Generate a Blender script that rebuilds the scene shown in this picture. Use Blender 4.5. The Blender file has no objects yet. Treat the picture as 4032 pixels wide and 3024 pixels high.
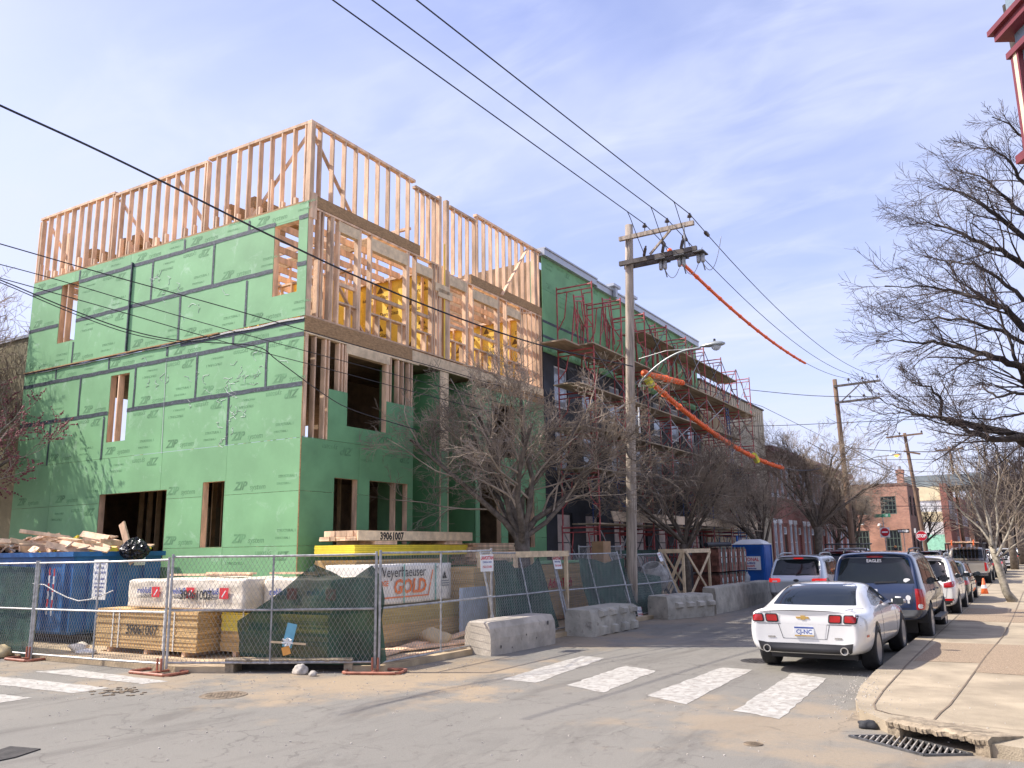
import bpy, bmesh, math, random
from math import sin, cos, pi, radians, atan, tan, sqrt
from mathutils import Vector, Matrix, Euler, noise
from mathutils.bvhtree import BVHTree
from mathutils.geometry import delaunay_2d_cdt

S = bpy.context.scene
C = S.collection
random.seed(7)

# ------------------------------------------------------------------ camera
FPX, PX, PY = 3330.0, 2016.0, 1512.0            # focal length and principal point for a 4032 px wide frame
PITCH, ROLL, YAW, EYE = atan(656 / 3330.0), radians(0.8), radians(31.1328), 2.0
_f = Vector((-sin(YAW) * cos(PITCH), cos(YAW) * cos(PITCH), sin(PITCH)))
_r = Vector((cos(YAW), sin(YAW), 0)); _u = _r.cross(_f)
_r2 = cos(ROLL) * _r - sin(ROLL) * _u
_u2 = cos(ROLL) * _u + sin(ROLL) * _r
cam_data = bpy.data.cameras.new('camera'); cam = bpy.data.objects.new('camera', cam_data); C.objects.link(cam)
cam.matrix_world = Matrix(((_r2.x, _u2.x, -_f.x, 0), (_r2.y, _u2.y, -_f.y, 0), (_r2.z, _u2.z, -_f.z, EYE), (0, 0, 0, 1)))
cam_data.sensor_width = 36; cam_data.lens = 36 * FPX / 4032; cam_data.clip_start = 0.1; cam_data.clip_end = 3000
S.camera = cam
EY = Vector((0, 0, EYE))
def ray(px, py): return _r2 * ((px - PX) / FPX) - _u2 * ((py - PY) / FPX) + _f
def onX(px, py, x): d = ray(px, py); return EY + d * (x / d.x)
def onY(px, py, y): d = ray(px, py); return EY + d * (y / d.y)
def onZ(px, py, z=0.0): d = ray(px, py); return EY + d * ((z - EYE) / d.z)

# ------------------------------------------------------------------ light
SUN_EL, SUN_AZ = radians(46), radians(24)        # the sun stands to the left (-X), a little behind the camera (-Y)
sun_to = Vector((-cos(SUN_AZ) * cos(SUN_EL), -sin(SUN_AZ) * cos(SUN_EL), sin(SUN_EL)))
S.view_settings.view_transform = 'Standard'; S.view_settings.look = 'None'
S.view_settings.exposure = 0.80; S.view_settings.gamma = 1; S.view_settings.use_curve_mapping = False
world = bpy.data.worlds.new('World'); S.world = world; world.use_nodes = True
nt = world.node_tree; nt.nodes.clear()
def N(t, **k):
    n = nt.nodes.new(t)
    for a, b in k.items(): setattr(n, a, b)
    return n
out = N('ShaderNodeOutputWorld'); bg = N('ShaderNodeBackground'); sky = N('ShaderNodeTexSky')
sky.sky_type = 'NISHITA'; sky.sun_disc = False; sky.sun_elevation = SUN_EL
sky.sun_rotation = math.atan2(sun_to.x, sun_to.y) % (2 * pi)
sky.air_density = 1.0; sky.dust_density = 1.6; sky.ozone_density = 1.5
tc = N('ShaderNodeTexCoord'); sep = N('ShaderNodeSeparateXYZ'); nt.links.new(tc.outputs['Generated'], sep.inputs[0])
# project the view direction on a cloud deck: p = d / (d.z + .12)
add = N('ShaderNodeMath', operation='ADD'); add.inputs[1].default_value = 0.14; nt.links.new(sep.outputs[2], add.inputs[0])
mx = N('ShaderNodeMath', operation='MAXIMUM'); mx.inputs[1].default_value = 0.06; nt.links.new(add.outputs[0], mx.inputs[0])
vd = N('ShaderNodeVectorMath', operation='DIVIDE'); nt.links.new(tc.outputs['Generated'], vd.inputs[0]); nt.links.new(mx.outputs[0], vd.inputs[1])
def cloud(rot, scale, sc, detail, rough, dist, lo, hi):
    mp = N('ShaderNodeMapping'); mp.inputs['Rotation'].default_value = (0, 0, rot); mp.inputs['Scale'].default_value = scale
    nt.links.new(vd.outputs[0], mp.inputs[0])
    nz = N('ShaderNodeTexNoise'); nz.inputs['Scale'].default_value = sc; nz.inputs['Detail'].default_value = detail
    nz.inputs['Roughness'].default_value = rough; nz.inputs['Distortion'].default_value = dist
    nt.links.new(mp.outputs[0], nz.inputs['Vector'])
    mr = N('ShaderNodeMapRange'); mr.interpolation_type = 'SMOOTHSTEP'
    mr.inputs[1].default_value = lo; mr.inputs[2].default_value = hi; nt.links.new(nz.outputs[0], mr.inputs[0])
    return mr.outputs[0]
c1 = cloud(0.5, (1, 1.7, 1), .8, 5, 0.5, 0.6, 0.34, 0.70)
c2 = cloud(0.9, (1, 2.2, 1), 2.6, 7, 0.55, 0.8, 0.40, 0.80)
mm = N('ShaderNodeMath', operation='MULTIPLY_ADD'); mm.inputs[1].default_value = 0.34; nt.links.new(c2, mm.inputs[0])
m3 = N('ShaderNodeMath', operation='MULTIPLY'); m3.inputs[1].default_value = 0.62; nt.links.new(c1, m3.inputs[0]); nt.links.new(m3.outputs[0], mm.inputs[2])
hz = N('ShaderNodeMapRange'); hz.inputs[1].default_value = 0.0; hz.inputs[2].default_value = 0.55; hz.inputs[3].default_value = 0.36; hz.inputs[4].default_value = 0.12
nt.links.new(sep.outputs[2], hz.inputs[0])
m4 = N('ShaderNodeMath', operation='ADD', use_clamp=True); nt.links.new(mm.outputs[0], m4.inputs[0]); nt.links.new(hz.outputs[0], m4.inputs[1])
mix = N('ShaderNodeMix', data_type='RGBA')
mul = N('ShaderNodeMix', data_type='RGBA', blend_type='MULTIPLY'); mul.inputs[0].default_value = 1.0
nt.links.new(sky.outputs[0], mul.inputs[6]); mul.inputs[7].default_value = (1.40, 1.20, 1.42, 1)
mix.inputs[7].default_value = (4.25, 4.6, 6.1, 1)
nt.links.new(m4.outputs[0], mix.inputs[0]); nt.links.new(mul.outputs[2], mix.inputs[6])
nt.links.new(mix.outputs[2], bg.inputs[0]); bg.inputs[1].default_value = 0.112
nt.links.new(bg.outputs[0], out.inputs[0])
sl = bpy.data.lights.new('sun', 'SUN'); sl.energy = 4.0; sl.angle = radians(0.55); sl.color = (1.0, 0.93, 0.83)
so = bpy.data.objects.new('sun', sl); C.objects.link(so)
so.rotation_euler = (-sun_to).to_track_quat('-Z', 'Y').to_euler(); so.location = sun_to * 60

# ------------------------------------------------------------------ helpers
def W(o):
    m = o.matrix_parent_inverse @ o.matrix_basis if o.parent else o.matrix_basis.copy()
    return W(o.parent) @ m if o.parent else m
def adopt(o, parent):
    if parent is not None:
        o.parent = parent; o.matrix_parent_inverse = W(parent).inverted()
    return o
def tag(o, label=None, cat=None, group=None, kind=None):
    if label: o['label'] = label
    if cat: o['category'] = cat
    if group: o['group'] = group
    if kind: o['kind'] = kind
    return o
def thing(name, label, cat, loc=(0, 0, 0), rz=0.0, group=None):
    o = bpy.data.objects.new(name, None); C.objects.link(o); o.empty_display_size = 0.3
    o.location = loc; o.rotation_euler = (0, 0, rz)
    return tag(o, label, cat, group)
class MB:
    def __init__(s): s.v = []; s.f = []; s.m = []; s.mi = 0
    def poly(s, pts, faces):
        b = len(s.v); s.v += [tuple(p) for p in pts]
        for f in faces: s.f.append([b + i for i in f]); s.m.append(s.mi)
        return s
    def box(s, c, d, R=None):
        x, y, z = d[0] / 2, d[1] / 2, d[2] / 2
        P = [Vector(p) for p in ((-x, -y, -z), (x, -y, -z), (x, y, -z), (-x, y, -z), (-x, -y, z), (x, -y, z), (x, y, z), (-x, y, z))]
        if R is not None: P = [R @ p for p in P]
        c = Vector(c)
        return s.poly([p + c for p in P], [(0, 3, 2, 1), (4, 5, 6, 7), (0, 1, 5, 4), (1, 2, 6, 5), (2, 3, 7, 6), (3, 0, 4, 7)])
    def span(s, a, b):
        return s.box([(a[i] + b[i]) / 2 for i in range(3)], [abs(b[i] - a[i]) for i in range(3)])
    def bar(s, a, b, w, h, up=(0, 0, 1)):
        a, b = Vector(a), Vector(b); d = (b - a); L = d.length; d.normalize(); u = Vector(up)
        if abs(d.dot(u)) > .97: u = Vector((1, 0, 0))
        x = d.cross(u).normalized(); z = x.cross(d)
        R = Matrix((x, d, z)).transposed()
        return s.box((a + b) / 2, (w, L, h), R)
    def tube(s, pts, r, n=6, cap=True):
        pts = [Vector(p) for p in pts]; k = len(pts)
        rs = r if isinstance(r, (list, tuple)) else [r] * k
        b = len(s.v); pu = None
        for i, p in enumerate(pts):
            t = (pts[min(i + 1, k - 1)] - pts[max(i - 1, 0)])
            t = t.normalized() if t.length > 1e-9 else Vector((0, 0, 1))
            if pu is None:
                pu = t.orthogonal().normalized()
            else:
                pu = (pu - t * pu.dot(t)); pu = pu.normalized() if pu.length > 1e-6 else t.orthogonal().normalized()
            w = t.cross(pu)
            for j in range(n):
                a = 2 * pi * j / n; s.v.append(tuple(p + (pu * cos(a) + w * sin(a)) * rs[i]))
        for i in range(k - 1):
            for j in range(n):
                q = (j + 1) % n
                s.f.append([b + i * n + j, b + i * n + q, b + (i + 1) * n + q, b + (i + 1) * n + j]); s.m.append(s.mi)
        if cap:
            s.f.append([b + j for j in range(n)][::-1]); s.m.append(s.mi)
            s.f.append([b + (k - 1) * n + j for j in range(n)]); s.m.append(s.mi)
        return s
    def lathe(s, prof, M=None, n=16):
        b = len(s.v); k = len(prof)
        for (r, z) in prof:
            for j in range(n):
                p = Vector((r * cos(2 * pi * j / n), r * sin(2 * pi * j / n), z))
                s.v.append(tuple(M @ p if M is not None else p))
        for i in range(k - 1):
            for j in range(n):
                q = (j + 1) % n
                s.f.append([b + i * n + j, b + i * n + q, b + (i + 1) * n + q, b + (i + 1) * n + j]); s.m.append(s.mi)
        if prof[0][0] > 1e-4: s.f.append([b + j for j in range(n)][::-1]); s.m.append(s.mi)
        if prof[-1][0] > 1e-4: s.f.append([b + (k - 1) * n + j for j in range(n)]); s.m.append(s.mi)
        return s
    def prism(s, pts, off):
        n = len(pts); pts = [Vector(p) for p in pts]; off = Vector(off)
        return s.poly(pts + [p + off for p in pts], [tuple(range(n))[::-1], tuple(range(n, 2 * n))] + [(i, (i + 1) % n, n + (i + 1) % n, n + i) for i in range(n)])
    def mesh(s, name, mats, smooth=False):
        me = bpy.data.meshes.new(name); me.from_pydata(s.v, [], s.f)
        if not isinstance(mats, (list, tuple)): mats = [mats]
        for m in mats: me.materials.append(m)
        if len(mats) > 1: me.polygons.foreach_set('material_index', s.m)
        if smooth: me.polygons.foreach_set('use_smooth', [True] * len(me.polygons))
        me.update(); return me
    def build(s, name, mats, parent=None, smooth=False, **k):
        o = bpy.data.objects.new(name, s.mesh(name, mats, smooth)); C.objects.link(o)
        adopt(o, parent); return tag(o, **k)
def inst(name, me, parent=None, loc=(0, 0, 0), R=None, scale=None, **k):
    o = bpy.data.objects.new(name, me); C.objects.link(o)
    M = Matrix.Translation(Vector(loc))
    if R is not None: M = M @ R.to_4x4()
    if scale is not None: M = M @ Matrix.Diagonal((*scale, 1))
    o.matrix_basis = M
    adopt(o, parent); return tag(o, **k)
_unit = {}
def unit(mat):
    if mat.name not in _unit: _unit[mat.name] = MB().box((0, 0, 0), (1, 1, 1)).mesh('box_' + mat.name, mat)
    return _unit[mat.name]
def board(name, parent, mat, a, b):
    """one axis-aligned piece between two corners, sharing the mesh of all alike pieces"""
    return inst(name, unit(mat), parent, [(a[i] + b[i]) / 2 for i in range(3)], None, [max(abs(b[i] - a[i]), .001) for i in range(3)])
def strut(name, parent, mat, a, b, w, h, up=(0, 0, 1)):
    a, b = Vector(a), Vector(b); d = b - a; L = d.length; d.normalize(); u = Vector(up)
    if abs(d.dot(u)) > .97: u = Vector((1, 0, 0))
    x = d.cross(u).normalized(); z = x.cross(d)
    return inst(name, unit(mat), parent, (a + b) / 2, Matrix((x, d, z)).transposed(), (w, L, h))
def copy_tree(o, parent=None):
    c = o.copy(); C.objects.link(c)
    if parent is not None: c.parent = parent; c.matrix_parent_inverse = o.matrix_parent_inverse.copy()
    for ch in kids.get(o.name, [x for x in o.children]): copy_tree(ch, c)
    return c
kids = {}

# ------------------------------------------------------------------ materials
def mat(name, col, rough=.8, var=.12, scale=3.0, bump=.0, bscale=40., rnd=0., metal=0., spec=.5, coat=0., col2=None, lo=.35, hi=.65, stretch=(1, 1, 1), emis=None, estr=0, objco=False, alpha=1., trans=0., spots=None):
    m = bpy.data.materials.new(name); m.use_nodes = True; t = m.node_tree; n = t.nodes; L = t.links
    b = n['Principled BSDF']; b.inputs['Roughness'].default_value = rough; b.inputs['Metallic'].default_value = metal
    b.inputs['Specular IOR Level'].default_value = spec; b.inputs['Coat Weight'].default_value = coat; b.inputs['Coat Roughness'].default_value = .03
    b.inputs['Alpha'].default_value = alpha; b.inputs['Transmission Weight'].default_value = trans
    if emis: b.inputs['Emission Color'].default_value = (*emis, 1); b.inputs['Emission Strength'].default_value = estr
    g = n.new('ShaderNodeTexCoord') if objco else n.new('ShaderNodeNewGeometry')
    src = g.outputs['Object'] if objco else g.outputs['Position']
    mp = n.new('ShaderNodeMapping'); mp.inputs['Scale'].default_value = stretch; L.new(src, mp.inputs[0])
    if col2 is None: col2 = tuple(max(0, c * (1 - var * 1.6)) for c in col); c1_ = tuple(min(1, c * (1 + var)) for c in col)
    else: c1_ = col
    nz = n.new('ShaderNodeTexNoise'); nz.inputs['Scale'].default_value = scale; nz.inputs['Detail'].default_value = 7; nz.inputs['Roughness'].default_value = .6
    L.new(mp.outputs[0], nz.inputs['Vector'])
    mr = n.new('ShaderNodeMapRange'); mr.inputs[1].default_value = lo; mr.inputs[2].default_value = hi; L.new(nz.outputs[0], mr.inputs[0])
    mx_ = n.new('ShaderNodeMix'); mx_.data_type = 'RGBA'; mx_.inputs[6].default_value = (*col2, 1); mx_.inputs[7].default_value = (*c1_, 1)
    L.new(mr.outputs[0], mx_.inputs[0]); last = mx_.outputs[2]
    if spots:
        sc_, c_, l_, h_, st_ = spots
        n2 = n.new('ShaderNodeTexNoise'); n2.inputs['Scale'].default_value = sc_; n2.inputs['Detail'].default_value = 8; n2.inputs['Roughness'].default_value = .7; n2.inputs['Distortion'].default_value = .6
        L.new(mp.outputs[0], n2.inputs['Vector'])
        r2 = n.new('ShaderNodeMapRange'); r2.inputs[1].default_value = l_; r2.inputs[2].default_value = h_; r2.inputs[4].default_value = st_; L.new(n2.outputs[0], r2.inputs[0])
        m2 = n.new('ShaderNodeMix'); m2.data_type = 'RGBA'; m2.inputs[7].default_value = (*c_, 1); L.new(r2.outputs[0], m2.inputs[0]); L.new(last, m2.inputs[6]); last = m2.outputs[2]
    if rnd:
        oi = n.new('ShaderNodeObjectInfo'); r3 = n.new('ShaderNodeMapRange'); r3.inputs[3].default_value = 1 - rnd; r3.inputs[4].default_value = 1 + rnd; L.new(oi.outputs['Random'], r3.inputs[0])
        m3_ = n.new('ShaderNodeMix'); m3_.data_type = 'RGBA'; m3_.blend_type = 'MULTIPLY'; m3_.inputs[0].default_value = 1; L.new(last, m3_.inputs[6]); L.new(r3.outputs[0], m3_.inputs[7]); last = m3_.outputs[2]
    L.new(last, b.inputs['Base Color'])
    if bump:
        n4 = n.new('ShaderNodeTexNoise'); n4.inputs['Scale'].default_value = bscale; n4.inputs['Detail'].default_value = 6; L.new(mp.outputs[0], n4.inputs['Vector'])
        bp = n.new('ShaderNodeBump'); bp.inputs['Strength'].default_value = bump; bp.inputs['Distance'].default_value = .02; L.new(n4.outputs[0], bp.inputs['Height']); L.new(bp.outputs[0], b.inputs['Normal'])
    m['p'] = 1
    return m
def brickmat(name, c1_, c2_, mortar, axis='Y', bw=.21, bh=.075, ms=.012, blotch=.2):
    m = bpy.data.materials.new(name); m.use_nodes = True; t = m.node_tree; n = t.nodes; L = t.links; b = n['Principled BSDF']; b.inputs['Roughness'].default_value = .9
    g = n.new('ShaderNodeNewGeometry'); s_ = n.new('ShaderNodeSeparateXYZ'); L.new(g.outputs['Position'], s_.inputs[0])
    ad = n.new('ShaderNodeMath'); ad.operation = 'ADD'; L.new(s_.outputs[0], ad.inputs[0]); L.new(s_.outputs[1], ad.inputs[1])
    cb = n.new('ShaderNodeCombineXYZ'); L.new(ad.outputs[0], cb.inputs[0]); L.new(s_.outputs[2], cb.inputs[1])
    br = n.new('ShaderNodeTexBrick'); br.inputs['Scale'].default_value = 1; br.inputs['Brick Width'].default_value = bw; br.inputs['Row Height'].default_value = bh; br.inputs['Mortar Size'].default_value = ms; br.inputs['Mortar Smooth'].default_value = .2
    br.inputs['Color1'].default_value = (*c1_, 1); br.inputs['Color2'].default_value = (*c2_, 1); br.inputs['Mortar'].default_value = (*mortar, 1); L.new(cb.outputs[0], br.inputs['Vector'])
    nz = n.new('ShaderNodeTexNoise'); nz.inputs['Scale'].default_value = .7; nz.inputs['Detail'].default_value = 6; L.new(g.outputs['Position'], nz.inputs['Vector'])
    mr = n.new('ShaderNodeMapRange'); mr.inputs[1].default_value = .3; mr.inputs[2].default_value = .7; mr.inputs[3].default_value = 1 - blotch; mr.inputs[4].default_value = 1 + blotch; L.new(nz.outputs[0], mr.inputs[0])
    mu = n.new('ShaderNodeMix'); mu.data_type = 'RGBA'; mu.blend_type = 'MULTIPLY'; mu.inputs[0].default_value = 1; L.new(br.outputs[0], mu.inputs[6]); L.new(mr.outputs[0], mu.inputs[7]); L.new(mu.outputs[2], b.inputs['Base Color'])
    return m
M = {}
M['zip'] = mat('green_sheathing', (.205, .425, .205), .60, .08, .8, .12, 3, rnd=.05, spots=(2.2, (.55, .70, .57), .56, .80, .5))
M['zipshade'] = mat('green_sheathing_shaded', (.165, .375, .175), .65, .10, 1.2, rnd=.05)  # shaded copy of the green sheathing, street-side shade put into its colour
M['ziptext'] = mat('green_sheathing_print', (.125, .29, .135), .7, .2, 6)
M['tape'] = mat('seam_tape_dark', (.045, .06, .075), .55, .3, 9, .4, 25, spots=(14, (.30, .33, .36), .60, .68, .6))
M['lumber'] = mat('spruce_lumber', (.75, .51, .33), .75, .22, 5, .2, 60, rnd=.24, stretch=(1, 1, .25), spots=(9, (.34, .17, .09), .62, .72, .75))
M['header'] = mat('pale_header_lumber', (.74, .57, .36), .75, .14, 5, rnd=.1)
M['osb'] = mat('brown_rim_board', (.40, .245, .115), .8, .2, 12, .3, 60, stretch=(1, 1, 3), spots=(14, (.26, .13, .06), .52, .68, .6))
M['ply'] = mat('plywood', (.46, .32, .17), .8, .15, 4, rnd=.1)
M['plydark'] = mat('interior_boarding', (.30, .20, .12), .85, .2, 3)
M['dens'] = mat('yellow_gypsum_sheathing', (.90, .62, .09), .7, .1, 3, rnd=.08)
M['denstext'] = mat('gypsum_print', (.16, .09, .02), .8)
M['wrap'] = mat('black_house_wrap', (.022, .026, .034), .55, .3, 2, .4, 6)
M['wraptext'] = mat('wrap_print', (.18, .2, .22), .7)
M['coping'] = mat('grey_metal_coping', (.42, .45, .49), .4, .06, 2, metal=.3)
M['stucco'] = mat('beige_stucco', (.48, .42, .31), .95, .18, 1.1, .4, 30, stretch=(1, 1, .25), spots=(3, (.16, .14, .11), .60, .74, .7))
M['olive'] = mat('olive_stucco', (.27, .24, .15), .95, .15, 1.2, .5, 20)
M['red'] = mat('red_scaffold_paint', (.43, .085, .085), .5, .25, 6, rnd=.15, spots=(8, (.20, .10, .08), .6, .7, .6))
M['bluepaint'] = mat('blue_scaffold_paint', (.03, .09, .28), .5, .2, 6)
M['steel'] = mat('galvanised_steel', (.40, .40, .40), .45, .2, 12, metal=.55, rnd=.1)
M['darksteel'] = mat('dull_grey_steel', (.13, .13, .13), .5, .3, 12, metal=.5)
M['wire'] = mat('chain_link_wire', (.36, .355, .34), .45, .15, 5, metal=.4)
M['plank'] = mat('scaffold_plank', (.36, .29, .20), .85, .25, 3, rnd=.18, stretch=(1, .2, 1))
M['toeboard'] = mat('pale_toe_board', (.55, .42, .28), .8, .15, 2, rnd=.1)
M['orange'] = mat('orange_rubber', (.88, .17, .045), .5, .12, 4)
M['base'] = mat('orange_red_fence_base', (.38, .14, .085), .6, .25, 9)
M['concrete'] = mat('weathered_concrete', (.48, .43, .36), .95, .16, 2.5, .4, 40, spots=(7, (.20, .17, .14), .60, .70, .7))
M['concrete2'] = mat('greenish_concrete', (.46, .43, .36), .95, .18, 2.5, .45, 40, spots=(6, (.17, .15, .13), .57, .68, .75))
M['pole'] = mat('weathered_pole_wood', (.43, .36, .29), .9, .3, 5, .6, 30, stretch=(3, 3, .18), spots=(5, (.09, .06, .045), .6, .75, .8))
M['polebrown'] = mat('brown_pole_wood', (.20, .13, .085), .9, .3, 5, .5, 30, stretch=(3, 3, .18))
M['arm'] = mat('grey_crossarm_wood', (.12, .105, .095), .85, .3, 4, stretch=(1, 1, 1))
M['porc'] = mat('glazed_porcelain', (.07, .055, .05), .15, .1, 3)
M['black'] = mat('black_rubber', (.015, .015, .017), .5, .2, 5)
M['cable'] = mat('cable_black', (.012, .012, .018), .5, .2, 5)
M['galvlamp'] = mat('lamp_grey_paint', (.36, .39, .38), .35, .1, 5, metal=.3)
M['lampglass'] = mat('lamp_refractor', (.55, .58, .58), .1, .1, 5, alpha=.75)
M['lamplit'] = mat('lamp_refractor_lit', (.8, .45, .1), .3, .1, 5, emis=(1, .42, .06), estr=2.2)
M['bark'] = mat('grey_brown_bark', (.15, .122, .095), .95, .3, 6, .6, 40, spots=(7, (.07, .055, .04), .5, .7, .8))
M['twig'] = mat('pale_twig', (.33, .265, .20), .9, .35, 1.2, rnd=.1)
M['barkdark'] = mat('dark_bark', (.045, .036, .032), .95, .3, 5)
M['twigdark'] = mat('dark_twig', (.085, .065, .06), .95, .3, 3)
M['barkpale'] = mat('pale_grey_bark', (.36, .32, .25), .95, .3, 6, .5, 30, spots=(7, (.12, .10, .08), .55, .7, .8))
M['bud'] = mat('dark_red_buds', (.24, .085, .095), .8, .3, 6)
M['screen'] = mat('green_privacy_screen', (.022, .075, .05), .8, .3, 2.2, .3, 14, alpha=.91)
M['screenlight'] = mat('pale_green_screen', (.05, .13, .07), .8, .2, 3, alpha=.8)
M['dumpster'] = mat('blue_dumpster_paint', (.016, .13, .36), .5, .2, 2, .2, 8, spots=(4, (.14, .07, .04), .66, .76, .8))
M['potty'] = mat('blue_plastic', (.012, .10, .38), .4, .08, 3)
M['white'] = mat('white_plastic', (.78, .78, .76), .5, .06, 3)
M['offwhite'] = mat('off_white_paint', (.72, .69, .60), .6, .1, 3)
M['wrapplastic'] = mat('white_lumber_wrap', (.76, .68, .55), .45, .12, 3, .9, 5, stretch=(1, 1, 2))
M['wrapweyer'] = mat('white_printed_wrap', (.80, .77, .70), .5, .06, 3, .5, 4)
M['tanstack'] = mat('tan_board_edges', (.62, .42, .19), .85, .2, 9, .5, 60, stretch=(.2, .2, 6), rnd=.1)
M['dullgold'] = mat('dull_golden_edges', (.50, .38, .14), .85, .15, 9, .5, 60, stretch=(.2, .2, 6), rnd=.12)
M['yelstack'] = mat('yellow_board_edges', (.88, .72, .13), .7, .1, 5, .2, 60, stretch=(.2, .2, 6), rnd=.07)
M['marker'] = mat('black_marker_ink', (.02, .02, .02), .8)
M['inkblue'] = mat('blue_print', (.03, .07, .30), .6)
M['inkred'] = mat('red_print', (.60, .02, .03), .6)
M['inkorange'] = mat('orange_print', (.82, .19, .03), .6)
M['strap'] = mat('white_strap', (.7, .68, .62), .5)
M['strapgreen'] = mat('green_strap', (.15, .45, .38), .5)
M['bagblack'] = mat('black_bin_bag', (.012, .012, .015), .25, .2, 5, .8, 10)
M['sand'] = mat('sandy_ground', (.50, .39, .25), .95, .2, 1.4, .6, 20, spots=(9, (.25, .20, .14), .6, .7, .6))
M['paint'] = mat('white_road_paint', (.46, .445, .40), .8, .1, 4, .3, 60, spots=(9, (.29, .265, .23), .47, .58, .9))
M['aggregate'] = mat('brown_aggregate', (.36, .27, .18), .95, .35, 60, .5, 120)
M['joint'] = mat('dark_joint_filler', (.19, .145, .10), .9)
M['glass'] = mat('dark_window_glass', (.02, .026, .03), .05, .1, 3, spec=.8)
M['carglass'] = mat('car_glass', (.008, .012, .015), .04, .1, 3, spec=.45)
M['tyre'] = mat('tyre_rubber', (.02, .02, .021), .75, .2, 8)
M['rim'] = mat('alloy_rim', (.52, .52, .53), .28, .1, 6, metal=.8)
M['tail'] = mat('red_tail_lamp', (.42, .012, .015), .12, .15, 4, coat=.6)
M['taillit'] = mat('lit_tail_lamp', (.6, .02, .02), .2, .1, 4, emis=(1, .03, .02), estr=.35)
M['trim'] = mat('black_car_trim', (.02, .02, .022), .45, .1, 5)
M['chrome'] = mat('chrome', (.7, .7, .7), .12, .03, 5, metal=1)
M['gold'] = mat('gold_emblem', (.65, .42, .12), .3, .1, 5, metal=.6)
M['plate'] = mat('licence_plate', (.62, .64, .66), .4)
M['cementbag'] = mat('grey_metal_drum', (.40, .38, .34), .6, .3, 6)
M['cardboard'] = mat('cardboard', (.42, .26, .14), .8)
M['window_white'] = mat('white_window_trim', (.72, .74, .76), .6)
M['mullion'] = mat('green_steel_window', (.10, .14, .12), .5)
M['stopred'] = mat('stop_sign_red', (.55, .015, .03), .4)
M['signgreen'] = mat('street_sign_green', (.01, .23, .13), .4)
M['inkwhite'] = mat('white_sign_print', (.85, .85, .85), .5)
M['palegreen'] = mat('mint_painted_wall', (.32, .66, .50), .9)
M['cream'] = mat('cream_stucco', (.78, .68, .45), .9, .1, 1)
M['paleblock'] = mat('white_wall_paint', (.74, .74, .73), .9, .1, 1)
M['roofgrey'] = mat('grey_siding', (.20, .24, .26), .8)
M['bluegrey'] = mat('blue_grey_wall_paint', (.20, .27, .34), .75, .08, 3, .2, 40)
M['maroon'] = mat('maroon_trim_paint', (.17, .028, .035), .5, .1, 4)
M['creamtrim'] = mat('cream_trim_paint', (.72, .60, .40), .6, .08, 4)
M['rock'] = mat('pale_rubble', (.52, .48, .42), .95, .25, 8, .6, 20)
M['asphaltlump'] = mat('asphalt_lump', (.03, .032, .036), .8, .2, 9, .7, 20)
M['iron'] = mat('cast_iron', (.045, .04, .036), .7, .3, 8, .4, 30)
M['skin'] = mat('skin', (.45, .27, .19), .6)
M['hivis'] = mat('yellow_insulator_blanket', (.75, .72, .05), .6)
M['brick1'] = brickmat('red_brick_wall', (.30, .085, .06), (.23, .06, .045), (.30, .22, .18))
M['brick2'] = brickmat('orange_brick_wall', (.46, .20, .13), (.32, .12, .085), (.50, .38, .29), blotch=.25)
M['brick3'] = brickmat('brown_and_shaded_brick', (.20, .09, .065), (.15, .065, .05), (.2, .15, .12))
M['palbrick'] = mat('palletised_brick', (.23, .10, .07), .9, .25, 6, rnd=.3)
M['palbrickdark'] = mat('dark_brick_pack_core', (.10, .055, .042), .9, .25, 6)

_txt = {}
def text_mesh(s, size, m, shear=0., bold=0., ext=.001, align='LEFT', sx=1.0):
    key = (s, size, m.name, shear, bold, align, sx)
    if key in _txt: return _txt[key]
    cu = bpy.data.curves.new('lettering', 'FONT'); cu.body = s; cu.size = size; cu.shear = shear; cu.offset = bold; cu.extrude = ext; cu.align_x = align; cu.resolution_u = 2
    cu.fill_mode = 'FRONT' if hasattr(cu, 'fill_mode') else cu.fill_mode
    o = bpy.data.objects.new('lettering', cu); C.objects.link(o)
    dg = bpy.context.evaluated_depsgraph_get(); me = bpy.data.meshes.new_from_object(o.evaluated_get(dg)); me.name = 'lettering'
    bpy.data.objects.remove(o); bpy.data.curves.remove(cu)
    me.transform(Matrix.Diagonal((sx, 1, 1, 1))); me.materials.clear(); me.materials.append(m); _txt[key] = me
    return me
# frames for print: columns = reading direction, up, outward
R_NY = Matrix(((1, 0, 0), (0, 0, -1), (0, 1, 0)))        # faces -Y, reads +X
R_PX = Matrix(((0, 0, 1), (1, 0, 0), (0, 1, 0)))         # faces +X, reads +Y
def rotz180(R): return R @ Matrix.Rotation(pi, 3, 'Z')
def text(s, size, m, R, loc, parent, name='lettering', **k):
    return inst(name, text_mesh(s, size, m, **k), parent, loc, R)
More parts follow.
